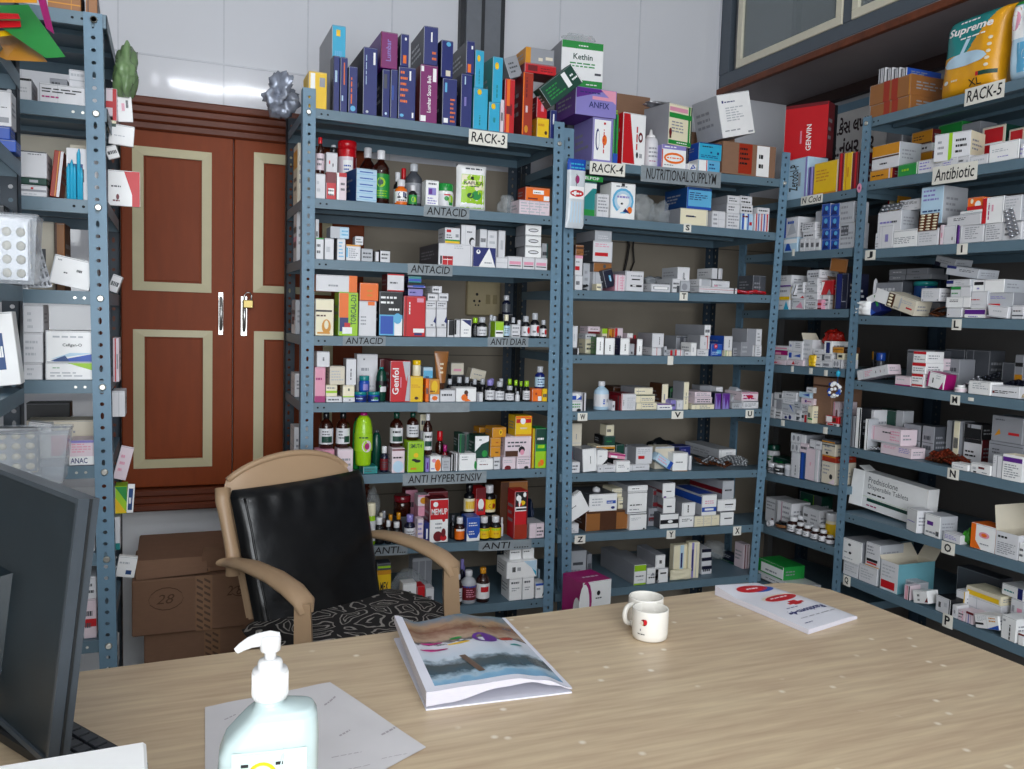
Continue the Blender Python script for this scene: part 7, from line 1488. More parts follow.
# ------------------------------------------------------------------ table
def table():
    root = empty('counter_table', (.6, .9, 0)); tag(root, 'light wood-grain laminate table in the foreground', 'table'); o_ = root.location
    m = bpy.data.materials.new('laminate'); m.use_nodes = True; nt = m.node_tree; b_ = nt.nodes['Principled BSDF']
    tc = nt.nodes.new('ShaderNodeTexCoord'); mp = nt.nodes.new('ShaderNodeMapping'); mp.inputs['Scale'].default_value = (2.2, 26, 5); mp.inputs['Rotation'].default_value = (0, 0, .03)
    n1 = nt.nodes.new('ShaderNodeTexNoise'); n1.inputs['Scale'].default_value = 3; n1.inputs['Detail'].default_value = 7
    nt.links.new(tc.outputs['Object'], mp.inputs[0]); nt.links.new(mp.outputs[0], n1.inputs['Vector'])
    cr = nt.nodes.new('ShaderNodeValToRGB'); cr.color_ramp.elements[0].position = .3; cr.color_ramp.elements[0].color = lin('bba286'); cr.color_ramp.elements[1].position = .7; cr.color_ramp.elements[1].color = lin('d3bf9f')
    nt.links.new(n1.outputs['Fac'], cr.inputs[0])
    n2 = nt.nodes.new('ShaderNodeTexVoronoi'); n2.inputs['Scale'].default_value = 13; n2.voronoi_dimensions = '2D'; n2.feature = 'F1'; n2.inputs['Randomness'].default_value = 1
    nt.links.new(tc.outputs['Object'], n2.inputs['Vector'])
    n3 = nt.nodes.new('ShaderNodeTexNoise'); n3.inputs['Scale'].default_value = 5; nt.links.new(tc.outputs['Object'], n3.inputs['Vector'])
    mr = nt.nodes.new('ShaderNodeMapRange'); mr.inputs[1].default_value = .03; mr.inputs[2].default_value = .09; mr.inputs[3].default_value = 1; mr.inputs[4].default_value = 0
    nt.links.new(n2.outputs['Distance'], mr.inputs[0])
    mr2 = nt.nodes.new('ShaderNodeMapRange'); mr2.inputs[1].default_value = .52; mr2.inputs[2].default_value = .58; nt.links.new(n3.outputs['Fac'], mr2.inputs[0])
    mu = nt.nodes.new('ShaderNodeMath'); mu.operation = 'MULTIPLY'; nt.links.new(mr.outputs[0], mu.inputs[0]); nt.links.new(mr2.outputs[0], mu.inputs[1])
    mx = nt.nodes.new('ShaderNodeMix'); mx.data_type = 'RGBA'; mx.inputs['B'].default_value = lin('e6dccb'); nt.links.new(mu.outputs[0], mx.inputs['Factor']); nt.links.new(cr.outputs[0], mx.inputs['A'])
    nt.links.new(mx.outputs['Result'], b_.inputs['Base Color']); b_.inputs['Roughness'].default_value = .38
    edge = mat('table_edge', 'd9cdb4', rough=.4)
    P = [(-.75, .22), (1.46, .22), (1.438, 1.04), (1.423, 1.422), (1.412, 1.50), (1.389, 1.543), (1.36, 1.568), (1.318, 1.579), (-.141, 1.518), (-.75, 1.492)]
    mb = MB(); zt, t = .76, .026
    mb.face([(x-o_.x, y-o_.y, zt) for x, y in P], m); mb.face([(x-o_.x, y-o_.y, zt-t) for x, y in reversed(P)], edge)
    for (a, b2) in zip(P, P[1:]+P[:1]): mb.face([(a[0]-o_.x, a[1]-o_.y, zt-t), (b2[0]-o_.x, b2[1]-o_.y, zt-t), (b2[0]-o_.x, b2[1]-o_.y, zt), (a[0]-o_.x, a[1]-o_.y, zt)], edge)
    mb.build('tabletop', root)
    for (x, y) in ((-.68, .3), (1.36, .3), (1.33, 1.42), (-.68, 1.4)):
        mb = MB(); mb.cham(x-.025-o_.x, x+.025-o_.x, y-.025-o_.y, y+.025-o_.y, 0, zt-t, .004, mat('table_leg', '6a5a48', rough=.5)); mb.build('leg', root)
    mb = MB(); mb.box(-.68-o_.x, 1.33-o_.x, 1.405-o_.y, 1.42-o_.y, .34, zt-t, mat('table_apron', 'b39a77', rough=.5)); mb.build('modesty_panel', root)
table()

# ------------------------------------------------------------------ chair
def chair():
    Fw = Vector((.40, -.917, 0)).normalized(); Rt = Vector((-Fw.y, Fw.x, 0)); O = Vector((.466, 2.355, 0))
    rz = math.atan2(Rt.y, Rt.x)
    root = empty('plastic_armchair', O, (0, 0, rz)); tag(root, 'beige plastic armchair with black back pad and patterned seat cushion', 'chair')
    # local: x = right (as seen from the table), y = backwards, z up
    pl = mat('beige_plastic', 'b99a7a', rough=.38, var=.05, scale=8); blk = mat('black_leatherette', '0c0d10', rough=.28, var=.2, scale=9, bump=.35)
    B = lambda f: -f
    # back frame: two stiles, arched top rail, seen around the pad
    def back(u_, v_, off=0):   # u -1..1 across, v 0..1 up
        hw = .205+.02*v_ if v_ < .9 else .223-.05*(v_-.9)*10*.4
        y = B(-.15)+.15*v_+off; z = .44+.44*v_
        return Vector((u_*hw, y-.02*(1-u_*u_), z))
    mb = MB()
    for s_ in (-1, 1):
        pts = [back(s_*1.03, v, .015) for v in (.5, .55, .65, .75, .85, .93)]
        mb.tube([pts[0]+Vector((0, 0, -.05))]+pts, .021, pl, 10, radii=[.024, .024, .022, .021, .021, .022, .022], flat=.75)
    def shell(a, q):
        u_ = 2*a-1; v_ = .12+.88*q; p = back(u_, v_, .016); p.z += .052*(1-u_*u_)*max(0, (q-.75)*4) - .012*abs(u_)**6*(q > .9); return p
    mb.grid(lambda a, q: shell(a, q)+Vector((0, -.004, 0)), 20, 12, pl); mb.grid(lambda a, q: shell(1-a, q)+Vector((0, .010, 0)), 20, 12, pl)
    rim = [shell(k/20, 1) for k in range(21)]; mb.tube(rim, .011, pl, 8, flat=.9); mb.build('backrest', root)
    # arms
    for s_, nm in ((-1, 'armrest'), (1, 'armrest')):
        mb = MB(); x = s_*.245
        path = [Vector((s_*.245, B(-.255), .648)), Vector((s_*.248, B(-.19), .662)), Vector((x, B(-.10), .672)), Vector((x, B(.02), .672)), Vector((x, B(.11), .660)), Vector((x, B(.165), .642)), Vector((x, B(.178), .615))]
        n0 = len(mb.v); mb.tube(path, .03, pl, 12, radii=[.024, .030, .034, .035, .035, .032, .020], flat=.45, up=(0, 0, 1)); mb.build(nm, root)
        mb = MB(); lp = [Vector((x, B(.16), .64)), Vector((x, B(.165), .55)), Vector((x, B(.175), .44)), Vector((x*1.02, B(.20), .2)), Vector((x*1.04, B(.225), .0))]
        mb.tube(lp, .024, pl, 4, smooth=False, radii=[.034, .038, .038, .034, .028], flat=.72, up=(1, 0, 0)); mb.build('leg', root)
        mb = MB(); lp = [Vector((s_*.212, B(-.14), .46)), Vector((s_*.225, B(-.18), .25)), Vector((s_*.24, B(-.235), 0))]
        mb.tube(lp, .026, pl, 4, smooth=False, flat=.8, up=(1, 0, 0)); mb.build('leg', root)
    # seat shell and apron
    mb = MB(); mb.cham(-.235, .235, B(.21), B(-.19), .405, .43, .012, pl); mb.build('seat', root)
    # patterned seat cushion
    cm = bpy.data.materials.new('leaf_fabric'); cm.use_nodes = True; nt = cm.node_tree; b_ = nt.nodes['Principled BSDF']; b_.inputs['Roughness'].default_value = .85
    tc = nt.nodes.new('ShaderNodeTexCoord'); nz = nt.nodes.new('ShaderNodeTexNoise'); nz.inputs['Scale'].default_value = 9; nt.links.new(tc.outputs['Object'], nz.inputs['Vector'])
    mxv = nt.nodes.new('ShaderNodeMix'); mxv.data_type = 'VECTOR'; mxv.inputs['Factor'].default_value = .09; nt.links.new(tc.outputs['Object'], mxv.inputs['A']); nt.links.new(nz.outputs['Color'], mxv.inputs['B'])
    vo = nt.nodes.new('ShaderNodeTexVoronoi'); vo.feature = 'DISTANCE_TO_EDGE'; vo.inputs['Scale'].default_value = 13; nt.links.new(mxv.outputs['Result'], vo.inputs['Vector'])
    def band(lo, hi):
        a = nt.nodes.new('ShaderNodeMath'); a.operation = 'GREATER_THAN'; a.inputs[1].default_value = lo; c = nt.nodes.new('ShaderNodeMath'); c.operation = 'LESS_THAN'; c.inputs[1].default_value = hi
        m_ = nt.nodes.new('ShaderNodeMath'); m_.operation = 'MULTIPLY'
        for q in (a, c): nt.links.new(vo.outputs['Distance'], q.inputs[0])
        nt.links.new(a.outputs[0], m_.inputs[0]); nt.links.new(c.outputs[0], m_.inputs[1]); return m_
    b1, b2 = band(.10, .145), band(.26, .30); ad = nt.nodes.new('ShaderNodeMath'); ad.operation = 'ADD'; ad.use_clamp = True
    nt.links.new(b1.outputs[0], ad.inputs[0]); nt.links.new(b2.outputs[0], ad.inputs[1])
    mx = nt.nodes.new('ShaderNodeMix'); mx.data_type = 'RGBA'; mx.inputs['A'].default_value = lin('1d1a1b'); mx.inputs['B'].default_value = lin('a59f99'); nt.links.new(ad.outputs[0], mx.inputs['Factor']); nt.links.new(mx.outputs['Result'], b_.inputs['Base Color'])
    mb = MB()
    def cu(a, q, top):
        x = (2*a-1); y = (2*q-1); e = max(0, (1-x**8)*(1-y**8))**.5; k = 1-.10*(x*x*y*y)
        hx = .262 if y < .6 else .262
        return (x*(hx+.028)*k+.028, B(.03)+y*.225*k, .472+(.028*e if top else -.03*e)+.006*math.sin(x*3)*math.cos(y*3)*e)
    mb.grid(lambda a, q: cu(a, q, True), 26, 22, cm); mb.grid(lambda a, q: cu(1-a, q, False), 26, 22, cm); mb.build('seat_cushion', root)
    # back pad
    mb = MB()
    def pad(a, q, front):
        x = 2*a-1; v_ = -.03+.97*q; e = max(0, (1-x**10)*(1-(2*q-1)**12))**.4
        p = back(x*1.02+.03, v_, 0); wr = .004*math.sin(a*38+3*math.sin(q*5))*max(0, q-.75)*4*e + .003*noise.noise(Vector((a*5, q*9, 1)))*e
        p.y += -.018-(.034*e+wr if front else -.012*e); p.z += .012*(a-.5); return p
    mb.grid(lambda a, q: pad(a, q, True), 44, 40, blk); mb.grid(lambda a, q: pad(1-a, q, False), 20, 20, blk)
    mb.build('back_pad', root)
    mb = MB(); pts = [pad(.06, q/20, True)+Vector((0, -.002, 0)) for q in range(1, 20)]; mb.tube(pts, .0035, blk, 6); mb.build('pad_piping', root)
chair()

# ------------------------------------------------------------------ things on the table
TZ = .7605
def cup(cx, cy, r, h, ang, label, art):
    root = empty('mug', (cx, cy, TZ), (0, 0, 0)); tag(root, label, 'mug', 'white mugs on the table')
    ce = mat('white_ceramic', 'e6e2da', rough=.18, var=.02, coat=.3); mb = MB()
    mb.lathe([(r*.86, 0), (r*.97, .003), (r, .012), (r, h-.002), (r*.985, h), (r*.93, h), (r*.91, h-.003), (r*.90, .01), (r*.5, .006)], ce, 36); mb.build('cup_body', root)
    mb = MB(); d = Vector((math.cos(ang), math.sin(ang), 0)); pts = []
    for k in range(13):
        a = PI*(k/12)-PI/2; pts.append(d*(r*.96+.020*max(0, math.cos(a))**.6+.0) + Vector((0, 0, h*.50+h*.30*math.sin(a))))
    mb.tube(pts, .0052, ce, 10, up=tuple(d.cross(Vector((0, 0, 1))))); mb.build('handle', root)
    if art:
        mb = MB(); base = math.atan2(-cy, -cx)
        mp = lambda u_, v_, L=1: ((r+.0002*L)*math.cos(base+(u_-.5)*1.9), (r+.0002*L)*math.sin(base+(u_-.5)*1.9), v_*h)
        mp2 = mp
        p_oval(mb, mp2, .32, .66, .10, .11, pm('R'), lift=2); p_oval(mb, mp2, .37, .68, .05, .09, pm('r'), lift=3); p_oval(mb, mp2, .26, .64, .05, .08, pm('o'), lift=4); p_oval(mb, mp2, .30, .58, .02, .02, pm('A'), lift=3); p_oval(mb, mp2, .22, .62, .02, .015, pm('r'), lift=3)
        p_rect(mb, mp2, .21, .37, .235, .44, pm('G'), lift=2); p_lines(mb, mp2, .13, .23, .38, .31, 1, pm('k'), random.Random(3), nu=2); mb.build('printed_motif', root)
c1 = at(649.5, 637, 2, TZ); c2 = at(645, 625.5, 2, TZ)
cup(c1.x, c1.y, .0345, .058, math.radians(35), 'white mug with small red flower print, nearer of the two', True)
cup(c2.x, c2.y, .0345, .060, math.radians(190), 'plain white mug with handle, farther of the two', False)

def magazine():
    NL, NR, FL, FR = Vector((.361, 1.206, 0)), Vector((.601, 1.192, 0)), Vector((.384, 1.500, 0)), Vector((.610, 1.512, 0))
    root = empty('magazine', (.49, 1.35, TZ)); tag(root, 'thick curled magazine with city and waterfront cover', 'magazine'); o_ = Vector((.49, 1.35, 0))
    def P(u_, v_, z): p = NL*(1-u_)*(1-v_)+NR*u_*(1-v_)+FL*(1-u_)*v_+FR*u_*v_-o_; return Vector((p.x, p.y, z))
    def ip(xs, ys, t):
        for k in range(len(xs)-1):
            if t <= xs[k+1]:
                s_ = (t-xs[k])/(xs[k+1]-xs[k]); s_ = s_*s_*(3-2*s_); return ys[k]+(ys[k+1]-ys[k])*s_
        return ys[-1]
    def zt(u_, v_):
        near = ip([0, .3, .6, .8, 1], [.030, .033, .036, .028, .010], u_); far = ip([0, .2, .55, .8, 1], [.046, .028, .034, .022, .014], u_); return near*(1-v_)+far*v_
    def zb(u_, v_):
        near = ip([0, .15, .5, .7, .88, 1], [.004, .006, .021, .024, .014, .004], u_); far = ip([0, .2, .6, .85, 1], [.030, .014, .02, .012, .006], u_); return near*(1-v_)+far*v_
    pg = mat('page_edges', 'd3d0da', rough=.6, var=.12, scale=60, stretch=(1, 1, 60)); pw = mat('page_white', 'e3e3ee', rough=.6, var=.03)
    # cover picture: procedural scenery by height on the page
    cm = bpy.data.materials.new('cover_picture'); cm.use_nodes = True; nt = cm.node_tree; b_ = nt.nodes['Principled BSDF']; b_.inputs['Roughness'].default_value = .22
    tc = nt.nodes.new('ShaderNodeTexCoord'); sp = nt.nodes.new('ShaderNodeSeparateXYZ'); nt.links.new(tc.outputs['Object'], sp.inputs[0])
    nz = nt.nodes.new('ShaderNodeTexNoise'); nz.inputs['Scale'].default_value = 55; nz.inputs['Detail'].default_value = 5; nt.links.new(tc.outputs['Object'], nz.inputs['Vector'])
    ad = nt.nodes.new('ShaderNodeMath'); ad.operation = 'MULTIPLY_ADD'; ad.inputs[1].default_value = .05; nt.links.new(nz.outputs['Fac'], ad.inputs[0]); nt.links.new(sp.outputs['Y'], ad.inputs[2])
    mr = nt.nodes.new('ShaderNodeMapRange'); mr.inputs[1].default_value = -.125; mr.inputs[2].default_value = .175; nt.links.new(ad.outputs[0], mr.inputs[0])
    cr = nt.nodes.new('ShaderNodeValToRGB'); els = [(0, '6f9fc4'), (.10, '86b4d4'), (.14, 'a9c3d6'), (.20, '39525f'), (.30, '4c5456'), (.34, '8a9aa6'), (.37, 'c9d6e4'), (.58, 'dcdde6'), (.60, '4a4a50'), (.66, 'b79a80'), (.80, '7a4f38'), (.88, 'a98a6a'), (1, '6c7f8c')]
    e0 = cr.color_ramp.elements; e0[0].position, e0[0].color = els[0][0], lin(els[0][1]); e0[1].position, e0[1].color = els[-1][0], lin(els[-1][1])
    for p_, c_ in els[1:-1]: q = e0.new(p_); q.color = lin(c_)
    nt.links.new(mr.outputs[0], cr.inputs[0]); nt.links.new(cr.outputs[0], b_.inputs['Base Color'])
    mb = MB(); e = .0008
    bot = .0025
    mb.grid(lambda a, q: P(a, q, bot), 6, 6, pw); mb.grid(lambda a, q: P(1-a, q, 0), 6, 6, pw)
    for f_ in (lambda a, q: P(a, 0, bot*q), lambda a, q: P(1-a, 1, bot*q), lambda a, q: P(1, a, bot*q), lambda a, q: P(0, 1-a, bot*q)): mb.grid(f_, 6, 1, pw)
    mb.build('lower_pages', root)
    mb = MB(); mb.grid(lambda a, q: P(a, q, zt(a, q)-e), 24, 12, pw); mb.grid(lambda a, q: P(1-a, q, zb(1-a, q)+bot), 24, 12, pg)
    mb.grid(lambda a, q: P(a, 0, (zb(a, 0)+bot)*(1-q)+(zt(a, 0)-e)*q), 24, 5, pg); mb.grid(lambda a, q: P(1-a, 1, (zb(1-a, 1)+bot)*(1-q)+(zt(1-a, 1)-e)*q), 24, 3, pg)
    mb.grid(lambda a, q: P(1, a, (zb(1, a)+bot)*(1-q)+(zt(1, a)-e)*q), 12, 3, pg); mb.grid(lambda a, q: P(0, 1-a, (zb(0, 1-a)+bot)*(1-q)+(zt(0, 1-a)-e)*q), 12, 5, pg)
    mb.build('page_block', root)
    mb = MB(); mb.grid(lambda a, q: P(a, q, zt(a, q)), 30, 20, cm, mfun=lambda a, q: pw if (a < .045 or a > .95 or q < .02 or q > .95) else cm)
    mp = lambda u_, v_, L=1: tuple(P(u_, v_, zt(u_, v_)+.0003*L))
    for (cx, cy, rx, ry, c_) in ((.62, .59, .10, .075, 'p'), (.2, .60, .09, .012, 'm'), (.19, .50, .11, .014, 'm'), (.40, .63, .05, .015, 'e'), (.40, .555, .09, .012, 'y'), (.8, .59, .06, .02, 'z'), (.84, .50, .05, .012, 't')):
        p_oval(mb, mp, cx, cy, rx, ry, pm(c_), lift=3)
    mb.grid(lambda a, q: mp(.34+.045*a+.06*(1-q), .14+.24*q, 4), 3, 8, mat('tower_brown', '6b5648', rough=.5)); mb.build('cover', root)
magazine()

def booklet():
    A, B_, C_, D_ = Vector((1.125, 1.545, 0)), Vector((1.268, 1.565, 0)), Vector((1.322, 1.325, 0)), Vector((1.160, 1.285, 0))
    o_ = Vector((1.22, 1.43, 0)); root = empty('booklet', (o_.x, o_.y, TZ)); tag(root, 'folded white booklet with red and blue oval logos', 'booklet')
    # u from left edge side A-D to right side B-C ; v from near (D,C) to far (A,B)
    def P(u_, v_, z): p = D_*(1-u_)*(1-v_)+C_*u_*(1-v_)+A*(1-u_)*v_+B_*u_*v_-o_; return Vector((p.x, p.y, z))
    zt = lambda u_, v_: .010+.012*max(0, (v_-.75)*4)*(1-u_)+.003*math.sin(v_*PI)-.004*max(0, (u_-.9)*10)
    pw = mat('glossy_page', 'e8e8f0', rough=.25, var=.02); pg = mat('page_edges', rough=.6)
    mb = MB(); mb.grid(lambda a, q: P(a, q, zt(a, q)), 12, 16, pw); mb.grid(lambda a, q: P(1-a, q, .0004), 4, 4, pw)
    for f_ in (lambda a, q: P(a, 0, .0004+(zt(a, 0)-.0004)*q), lambda a, q: P(1-a, 1, .0004+(zt(1-a, 1)-.0004)*q), lambda a, q: P(1, a, .0004+(zt(1, a)-.0004)*q), lambda a, q: P(0, 1-a, .0004+(zt(0, 1-a)-.0004)*q)): mb.grid(f_, 12, 3, pg)
    mb.build('pages', root)
    mb = MB(); mp = lambda u_, v_, L=1: tuple(P(u_, v_, zt(u_, v_)+.0003*L))
    def ov(cx, cy, rx, ry, c_, L): p_oval(mb, mp, cx, cy, rx, ry, pm(c_), lift=L, n=20)
    ov(.66, .83, .24, .065, 'b', 1); ov(.52, .86, .30, .075, 'r', 2); ov(.60, .60, .34, .07, 'o', 1); ov(.60, .58, .30, .065, 'r', 2)
    p_lines(mb, mp, .4, .835, .66, .885, 1, pm('W'), random.Random(3), lift=4); p_lines(mb, mp, .4, .57, .8, .61, 1, pm('W'), random.Random(4), lift=4)
    p_rect(mb, mp, .48, .42, .78, .455, pm('r'), lift=1); p_rect(mb, mp, .55, .40, .70, .49, pm('r'), lift=1)
    p_text(mb, mp, 'Raxitom-4g', pm('n'), .18, .24, .88, .33, 180, bold=.03); p_lines(mb, mp, .3, .355, .6, .38, 1, pm('n'), random.Random(5)); p_lines(mb, mp, .2, .16, .9, .185, 1, pm('g'), random.Random(6)); p_lines(mb, mp, .12, .08, .35, .105, 1, pm('n'), random.Random(7))
    mb.build('printed_cover', root)
booklet()
def paper_sheet():
    A, B_, C_, D_ = Vector((.046, 1.318, 0)), Vector((.243, 1.350, 0)), Vector((.385, 1.165, 0)), Vector((.05, 1.0, 0))
    A, B_, C_, D_ = at(205, 708, 2, TZ), at(330, 683, 2, TZ), at(426, 748, 2, TZ), at(205, 830, 2, TZ)
    E_ = at(330, 800, 2, TZ)
    root = empty('paper_sheet', ((A.x+C_.x)/2, 1.2, TZ)); o_ = Vector((root.location.x, root.location.y, TZ)); tag(root, 'thin white paper sheet under the hand wash bottle', 'paper')
    tis = mat('tissue_paper', 'd9d6d8', rough=.6, var=.06, scale=10)
    pts = [A, B_, C_, E_, D_]; mb = MB()
    def P(u_, v_): p = D_*(1-u_)*(1-v_)+E_*u_*(1-v_)+A*(1-u_)*v_+B_*u_*v_; return p
    def g(a, q):
        l = A*(q)+D_*(1-q)
        r = B_+(C_-B_)*(1-q)*2 if q > .5 else C_+(E_-C_)*(1-q*2)
        p = l*(1-a)+r*a-o_; p.z = .0012+.0016*abs(math.sin(a*9+q*6))*(.4+abs(noise.noise(Vector((a*3, q*3, 0))))); return p
    mb.grid(g, 22, 18, tis); mb.grid(lambda a, q: g(1-a, q)+Vector((0, 0, -.0008)), 22, 18, tis); mb.build('sheet', root)
    mb = MB(); rng = random.Random(9); mk = mat('faint_print', 'b0a9ae', rough=.7)
    for (u_, v_) in ((.15, .85), (.45, .9), (.8, .85), (.7, .62), (.9, .6), (.62, .45), (.9, .4), (.3, .6), (.75, .3), (.2, .35), (.5, .7)):
        mp = lambda a, q, L=1, u_=u_, v_=v_: tuple(g(min(1, u_+a*.13-.03), min(1, v_+q*.02+a*.05-.02))+Vector((0, 0, .0006)))
        p_lines(mb, mp, 0, 0, 1, 1, 1, mk, rng, nu=2)
    mb.build('faint_print', root)
paper_sheet()

def sanitizer():
    c = at(270, 700, 1, .85); cx, cy = c.x, .85
    root = empty('hand_wash_bottle', (cx, cy, TZ), (0, 0, math.radians(-6))); tag(root, 'translucent pale blue hand wash bottle with white pump', 'bottle'); root.scale = (.95, .95, .963)
    gel = mat('gel_plastic', 'b9caca', rough=.25, var=.02, coat=.3); wh = mat('white_pump', 'dedede', rough=.25, var=.01)
    m_ = MB()
    # rounded-rectangle sections: (z, left extent, right extent, half depth, squareness)
    SEC = [(0, .047, .047, .028, 4), (.004, .050, .050, .031, 4), (.02, .052, .050, .032, 4), (.150, .052, .050, .032, 4), (.172, .0505, .050, .032, 4), (.186, .045, .050, .031, 4), (.198, .034, .0495, .029, 3.8), (.207, .025, .0485, .027, 3.6), (.2135, .0185, .045, .022, 3.2), (.2170, .0160, .0300, .0175, 2.4), (.2195, .0150, .0150, .015, 2), (.232, .0150, .0150, .015, 2)]
    def body(a, q):
        t = q*(len(SEC)-1); k = min(int(t), len(SEC)-2); s_ = t-k
        z, l_, r_, d_, n_ = [SEC[k][i]+(SEC[k+1][i]-SEC[k][i])*s_ for i in range(5)]
        an = 2*PI*a; ca, sa = math.cos(an), math.sin(an)
        return ((r_ if ca > 0 else l_)*math.copysign(abs(ca)**(2/n_), ca), d_*math.copysign(abs(sa)**(2/n_), sa), z)
    m_.grid(body, 64, 44, gel); m_.face([body(k/64, 0) for k in reversed(range(64))], gel)
    m_.tube([(.006, -.0325, .145), (.013, -.031, .175), (.017, -.026, .203)], .0022, gel, 8, radii=[.0008, .0022, .0008]); m_.build('bottle_body', root)
    m_ = MB(); m_.lathe([(.0170, .224), (.0182, .2248), (.0182, .2525), (.0172, .2545), (.0128, .2545), (.0128, .261), (.0112, .264), (.0068, .265)], wh, 32)
    for k in range(32):
        an = 2*PI*k/32; m_.box(.0182*math.cos(an)-.0004, .0182*math.cos(an)+.0004, .0182*math.sin(an)-.0004, .0182*math.sin(an)+.0004, .227, .251, wh)
    m_.build('collar', root)
    m_ = MB(); m_.lathe([(.0062, .2645), (.0058, .277)], wh, 20); m_.build('pump_stem', root)
    m_ = MB(); m_.lathe([(.0096, .2735), (.0104, .2745), (.0108, .286), (.0098, .2895), (.005, .2905)], wh, 24)
    d = Vector((-1, .10, 0)).normalized(); pts = [d*-.009+Vector((0, 0, .2855)), Vector((0, 0, .2862)), d*.012+Vector((0, 0, .2850)), d*.021+Vector((0, 0, .2825)), d*.029+Vector((0, 0, .2780)), d*.0345+Vector((0, 0, .2740))]
    m_.tube(pts, .007, wh, 12, radii=[.0070, .0085, .0075, .0062, .0048, .0034], flat=.6, up=(0, 1, 0)); m_.build('pump_head', root)
    m_ = MB(); mp = lambda u_, v_, L=1: ((u_-.5)*.074, -(.0324+.0002*L)+.0008*abs(u_-.5)*2, .098+v_*.084)
    m_.grid(lambda a, q: mp(a, q, 1), 6, 2, mat('clear_label', 'cde2de', rough=.2))
    p_oval(m_, mp, .40, .70, .2, .17, pm('y'), lift=3, n=22); p_oval(m_, mp, .40, .70, .15, .13, pm('C'), lift=4, n=22); p_oval(m_, mp, .40, .70, .10, .09, pm('W'), lift=5, n=22); p_rect(m_, mp, .34, .67, .46, .73, pm('b'), lift=6)
    p_rect(m_, mp, .12, .82, .22, .86, pm('k'), lift=4); p_rect(m_, mp, .58, .82, .68, .86, pm('k'), lift=4); p_lines(m_, mp, .05, .96, .5, .99, 1, pm('s'), random.Random(2), lift=3); p_rect(m_, mp, .70, .0, 1.0, .40, pm('l'), lift=2); m_.build('front_label', root)
sanitizer()

def monitor():
    # thin flat screen seen from behind, its near edge towards the camera
    P1 = at(82, 499, 1, 1.12); P1.z -= 0
    d = Vector((-.46, .888, 0)).normalized(); n = Vector((-.888, -.46, 0)); up = Vector((0, 0, 1))
    tl = math.radians(7.0)
    H = .32; Wd = .50
    root = empty('computer_monitor', (P1.x+d.x*.25, P1.y+d.y*.25, TZ)); tag(root, 'dark flat computer monitor seen from behind', 'monitor'); o_ = Vector(root.location)
    dn = (-up*math.cos(tl) + n*math.sin(tl))
    out = n*math.cos(tl)+up*math.sin(tl)
    def P(u_, v_, w_): return P1 + d*(u_*Wd) + dn*(v_*H) + out*w_ - o_
    bk = mat('monitor_back', '1c262c', rough=.33, var=.25, scale=14); ed = mat('monitor_edge', '3d444b', rough=.35, var=.1)
    mb = MB(); t = .021
    mb.hexa([P(0, 1, 0), P(1, 1, 0), P(1, 1, -t), P(0, 1, -t), P(0, 0, 0), P(1, 0, 0), P(1, 0, -t), P(0, 0, -t)], [ed, ed, bk, ed, M_INK, ed]); mb.build('monitor_body', root)
    mb = MB()
    for (a0, a1, b0, b1) in ((0, 1, 0, .02), (0, 1, .98, 1), (0, .012, .02, .98)): mb.hexa([P(a0, b1, .004), P(a1, b1, .004), P(a1, b1, 0), P(a0, b1, 0), P(a0, b0, .004), P(a1, b0, .004), P(a1, b0, 0), P(a0, b0, 0)], ed)
    mb.hexa([P(-.004, 1, -.009), P(0, 1, -.009), P(0, 1, -.012), P(-.004, 1, -.012), P(-.004, 0, -.009), P(0, 0, -.009), P(0, 0, -.012), P(-.004, 0, -.012)], mat('monitor_groove', '14181b', rough=.5)); mb.build('bezel', root)
    mb = MB(); mb.hexa([P(.38, .80, .014), P(.75, .80, .014), P(.75, .82, 0), P(.36, .82, 0), P(.38, .42, .014), P(.75, .42, .014), P(.75, .40, 0), P(.36, .40, 0)], bk); mb.build('rear_housing', root)
    mb = MB(); s0 = P(.5, .8, .02); zt_ = -0.0
    f0 = P(.5, 1, 0); f0 = f0+n*.075; mb.tube([Vector((s0.x, s0.y, s0.z)), Vector((f0.x, f0.y, .012))], .02, bk, 12); mb.lathe([(.06, 0), (.06, .006), (.04, .014)], bk, 28, c=(f0.x, f0.y, 0)); mb.build('stand', root)
monitor()
def keyboard():
    A = at(79, 721, 2, TZ+.02); B_ = at(150, 760, 2, TZ+.02); ex = (B_-A).normalized(); ex.z = 0; ex.normalize(); ey = Vector((-ex.y, ex.x, 0))
    # ex runs along the visible right-hand edge towards the camera
    root = empty('keyboard', (A.x, A.y, TZ), (0, 0, math.atan2(ex.y, ex.x))); tag(root, 'black keyboard beside the monitor at the table edge', 'keyboard')
    kb = mat('keyboard_black', '15171b', rough=.4); kk = mat('key_black', '22252b', rough=.35)
    L, W = .078, .17
    mb = MB(); mb.cham(-.26, W, -L, 0, 0, .018, .003, kb); mb.build('keyboard_base', root)
    mb = MB()
    for i in range(19):
        for j in range(3):
            x = -.25+i*.0215; y = -.010-j*.0212
            mb.cham(x, x+.0185, y-.0185, y, .018, .024, .0015, kk)
    mb.build('keys', root)['kind'] = 'stuff'
keyboard()
def white_tray():
    A = at(143, 746, 1, .93); z = A.z
    root = empty('white_box', (A.x-.16, .93, TZ)); tag(root, 'plain white box at the bottom left edge of the table', 'box'); wb = mat('white_box_card', 'fafafa', rough=.5, var=.02)
    mb = MB(); h = z-TZ; mb.cham(-.16, .16, -.28, 0, 0, h-.006, .003, wb); mb.build('box_body', root)
    mb = MB(); mb.cham(-.163, .163, -.283, .003, h-.03, h, .003, wb); mb.build('box_lid', root)
    root.rotation_euler.z = math.radians(3)
white_tray()

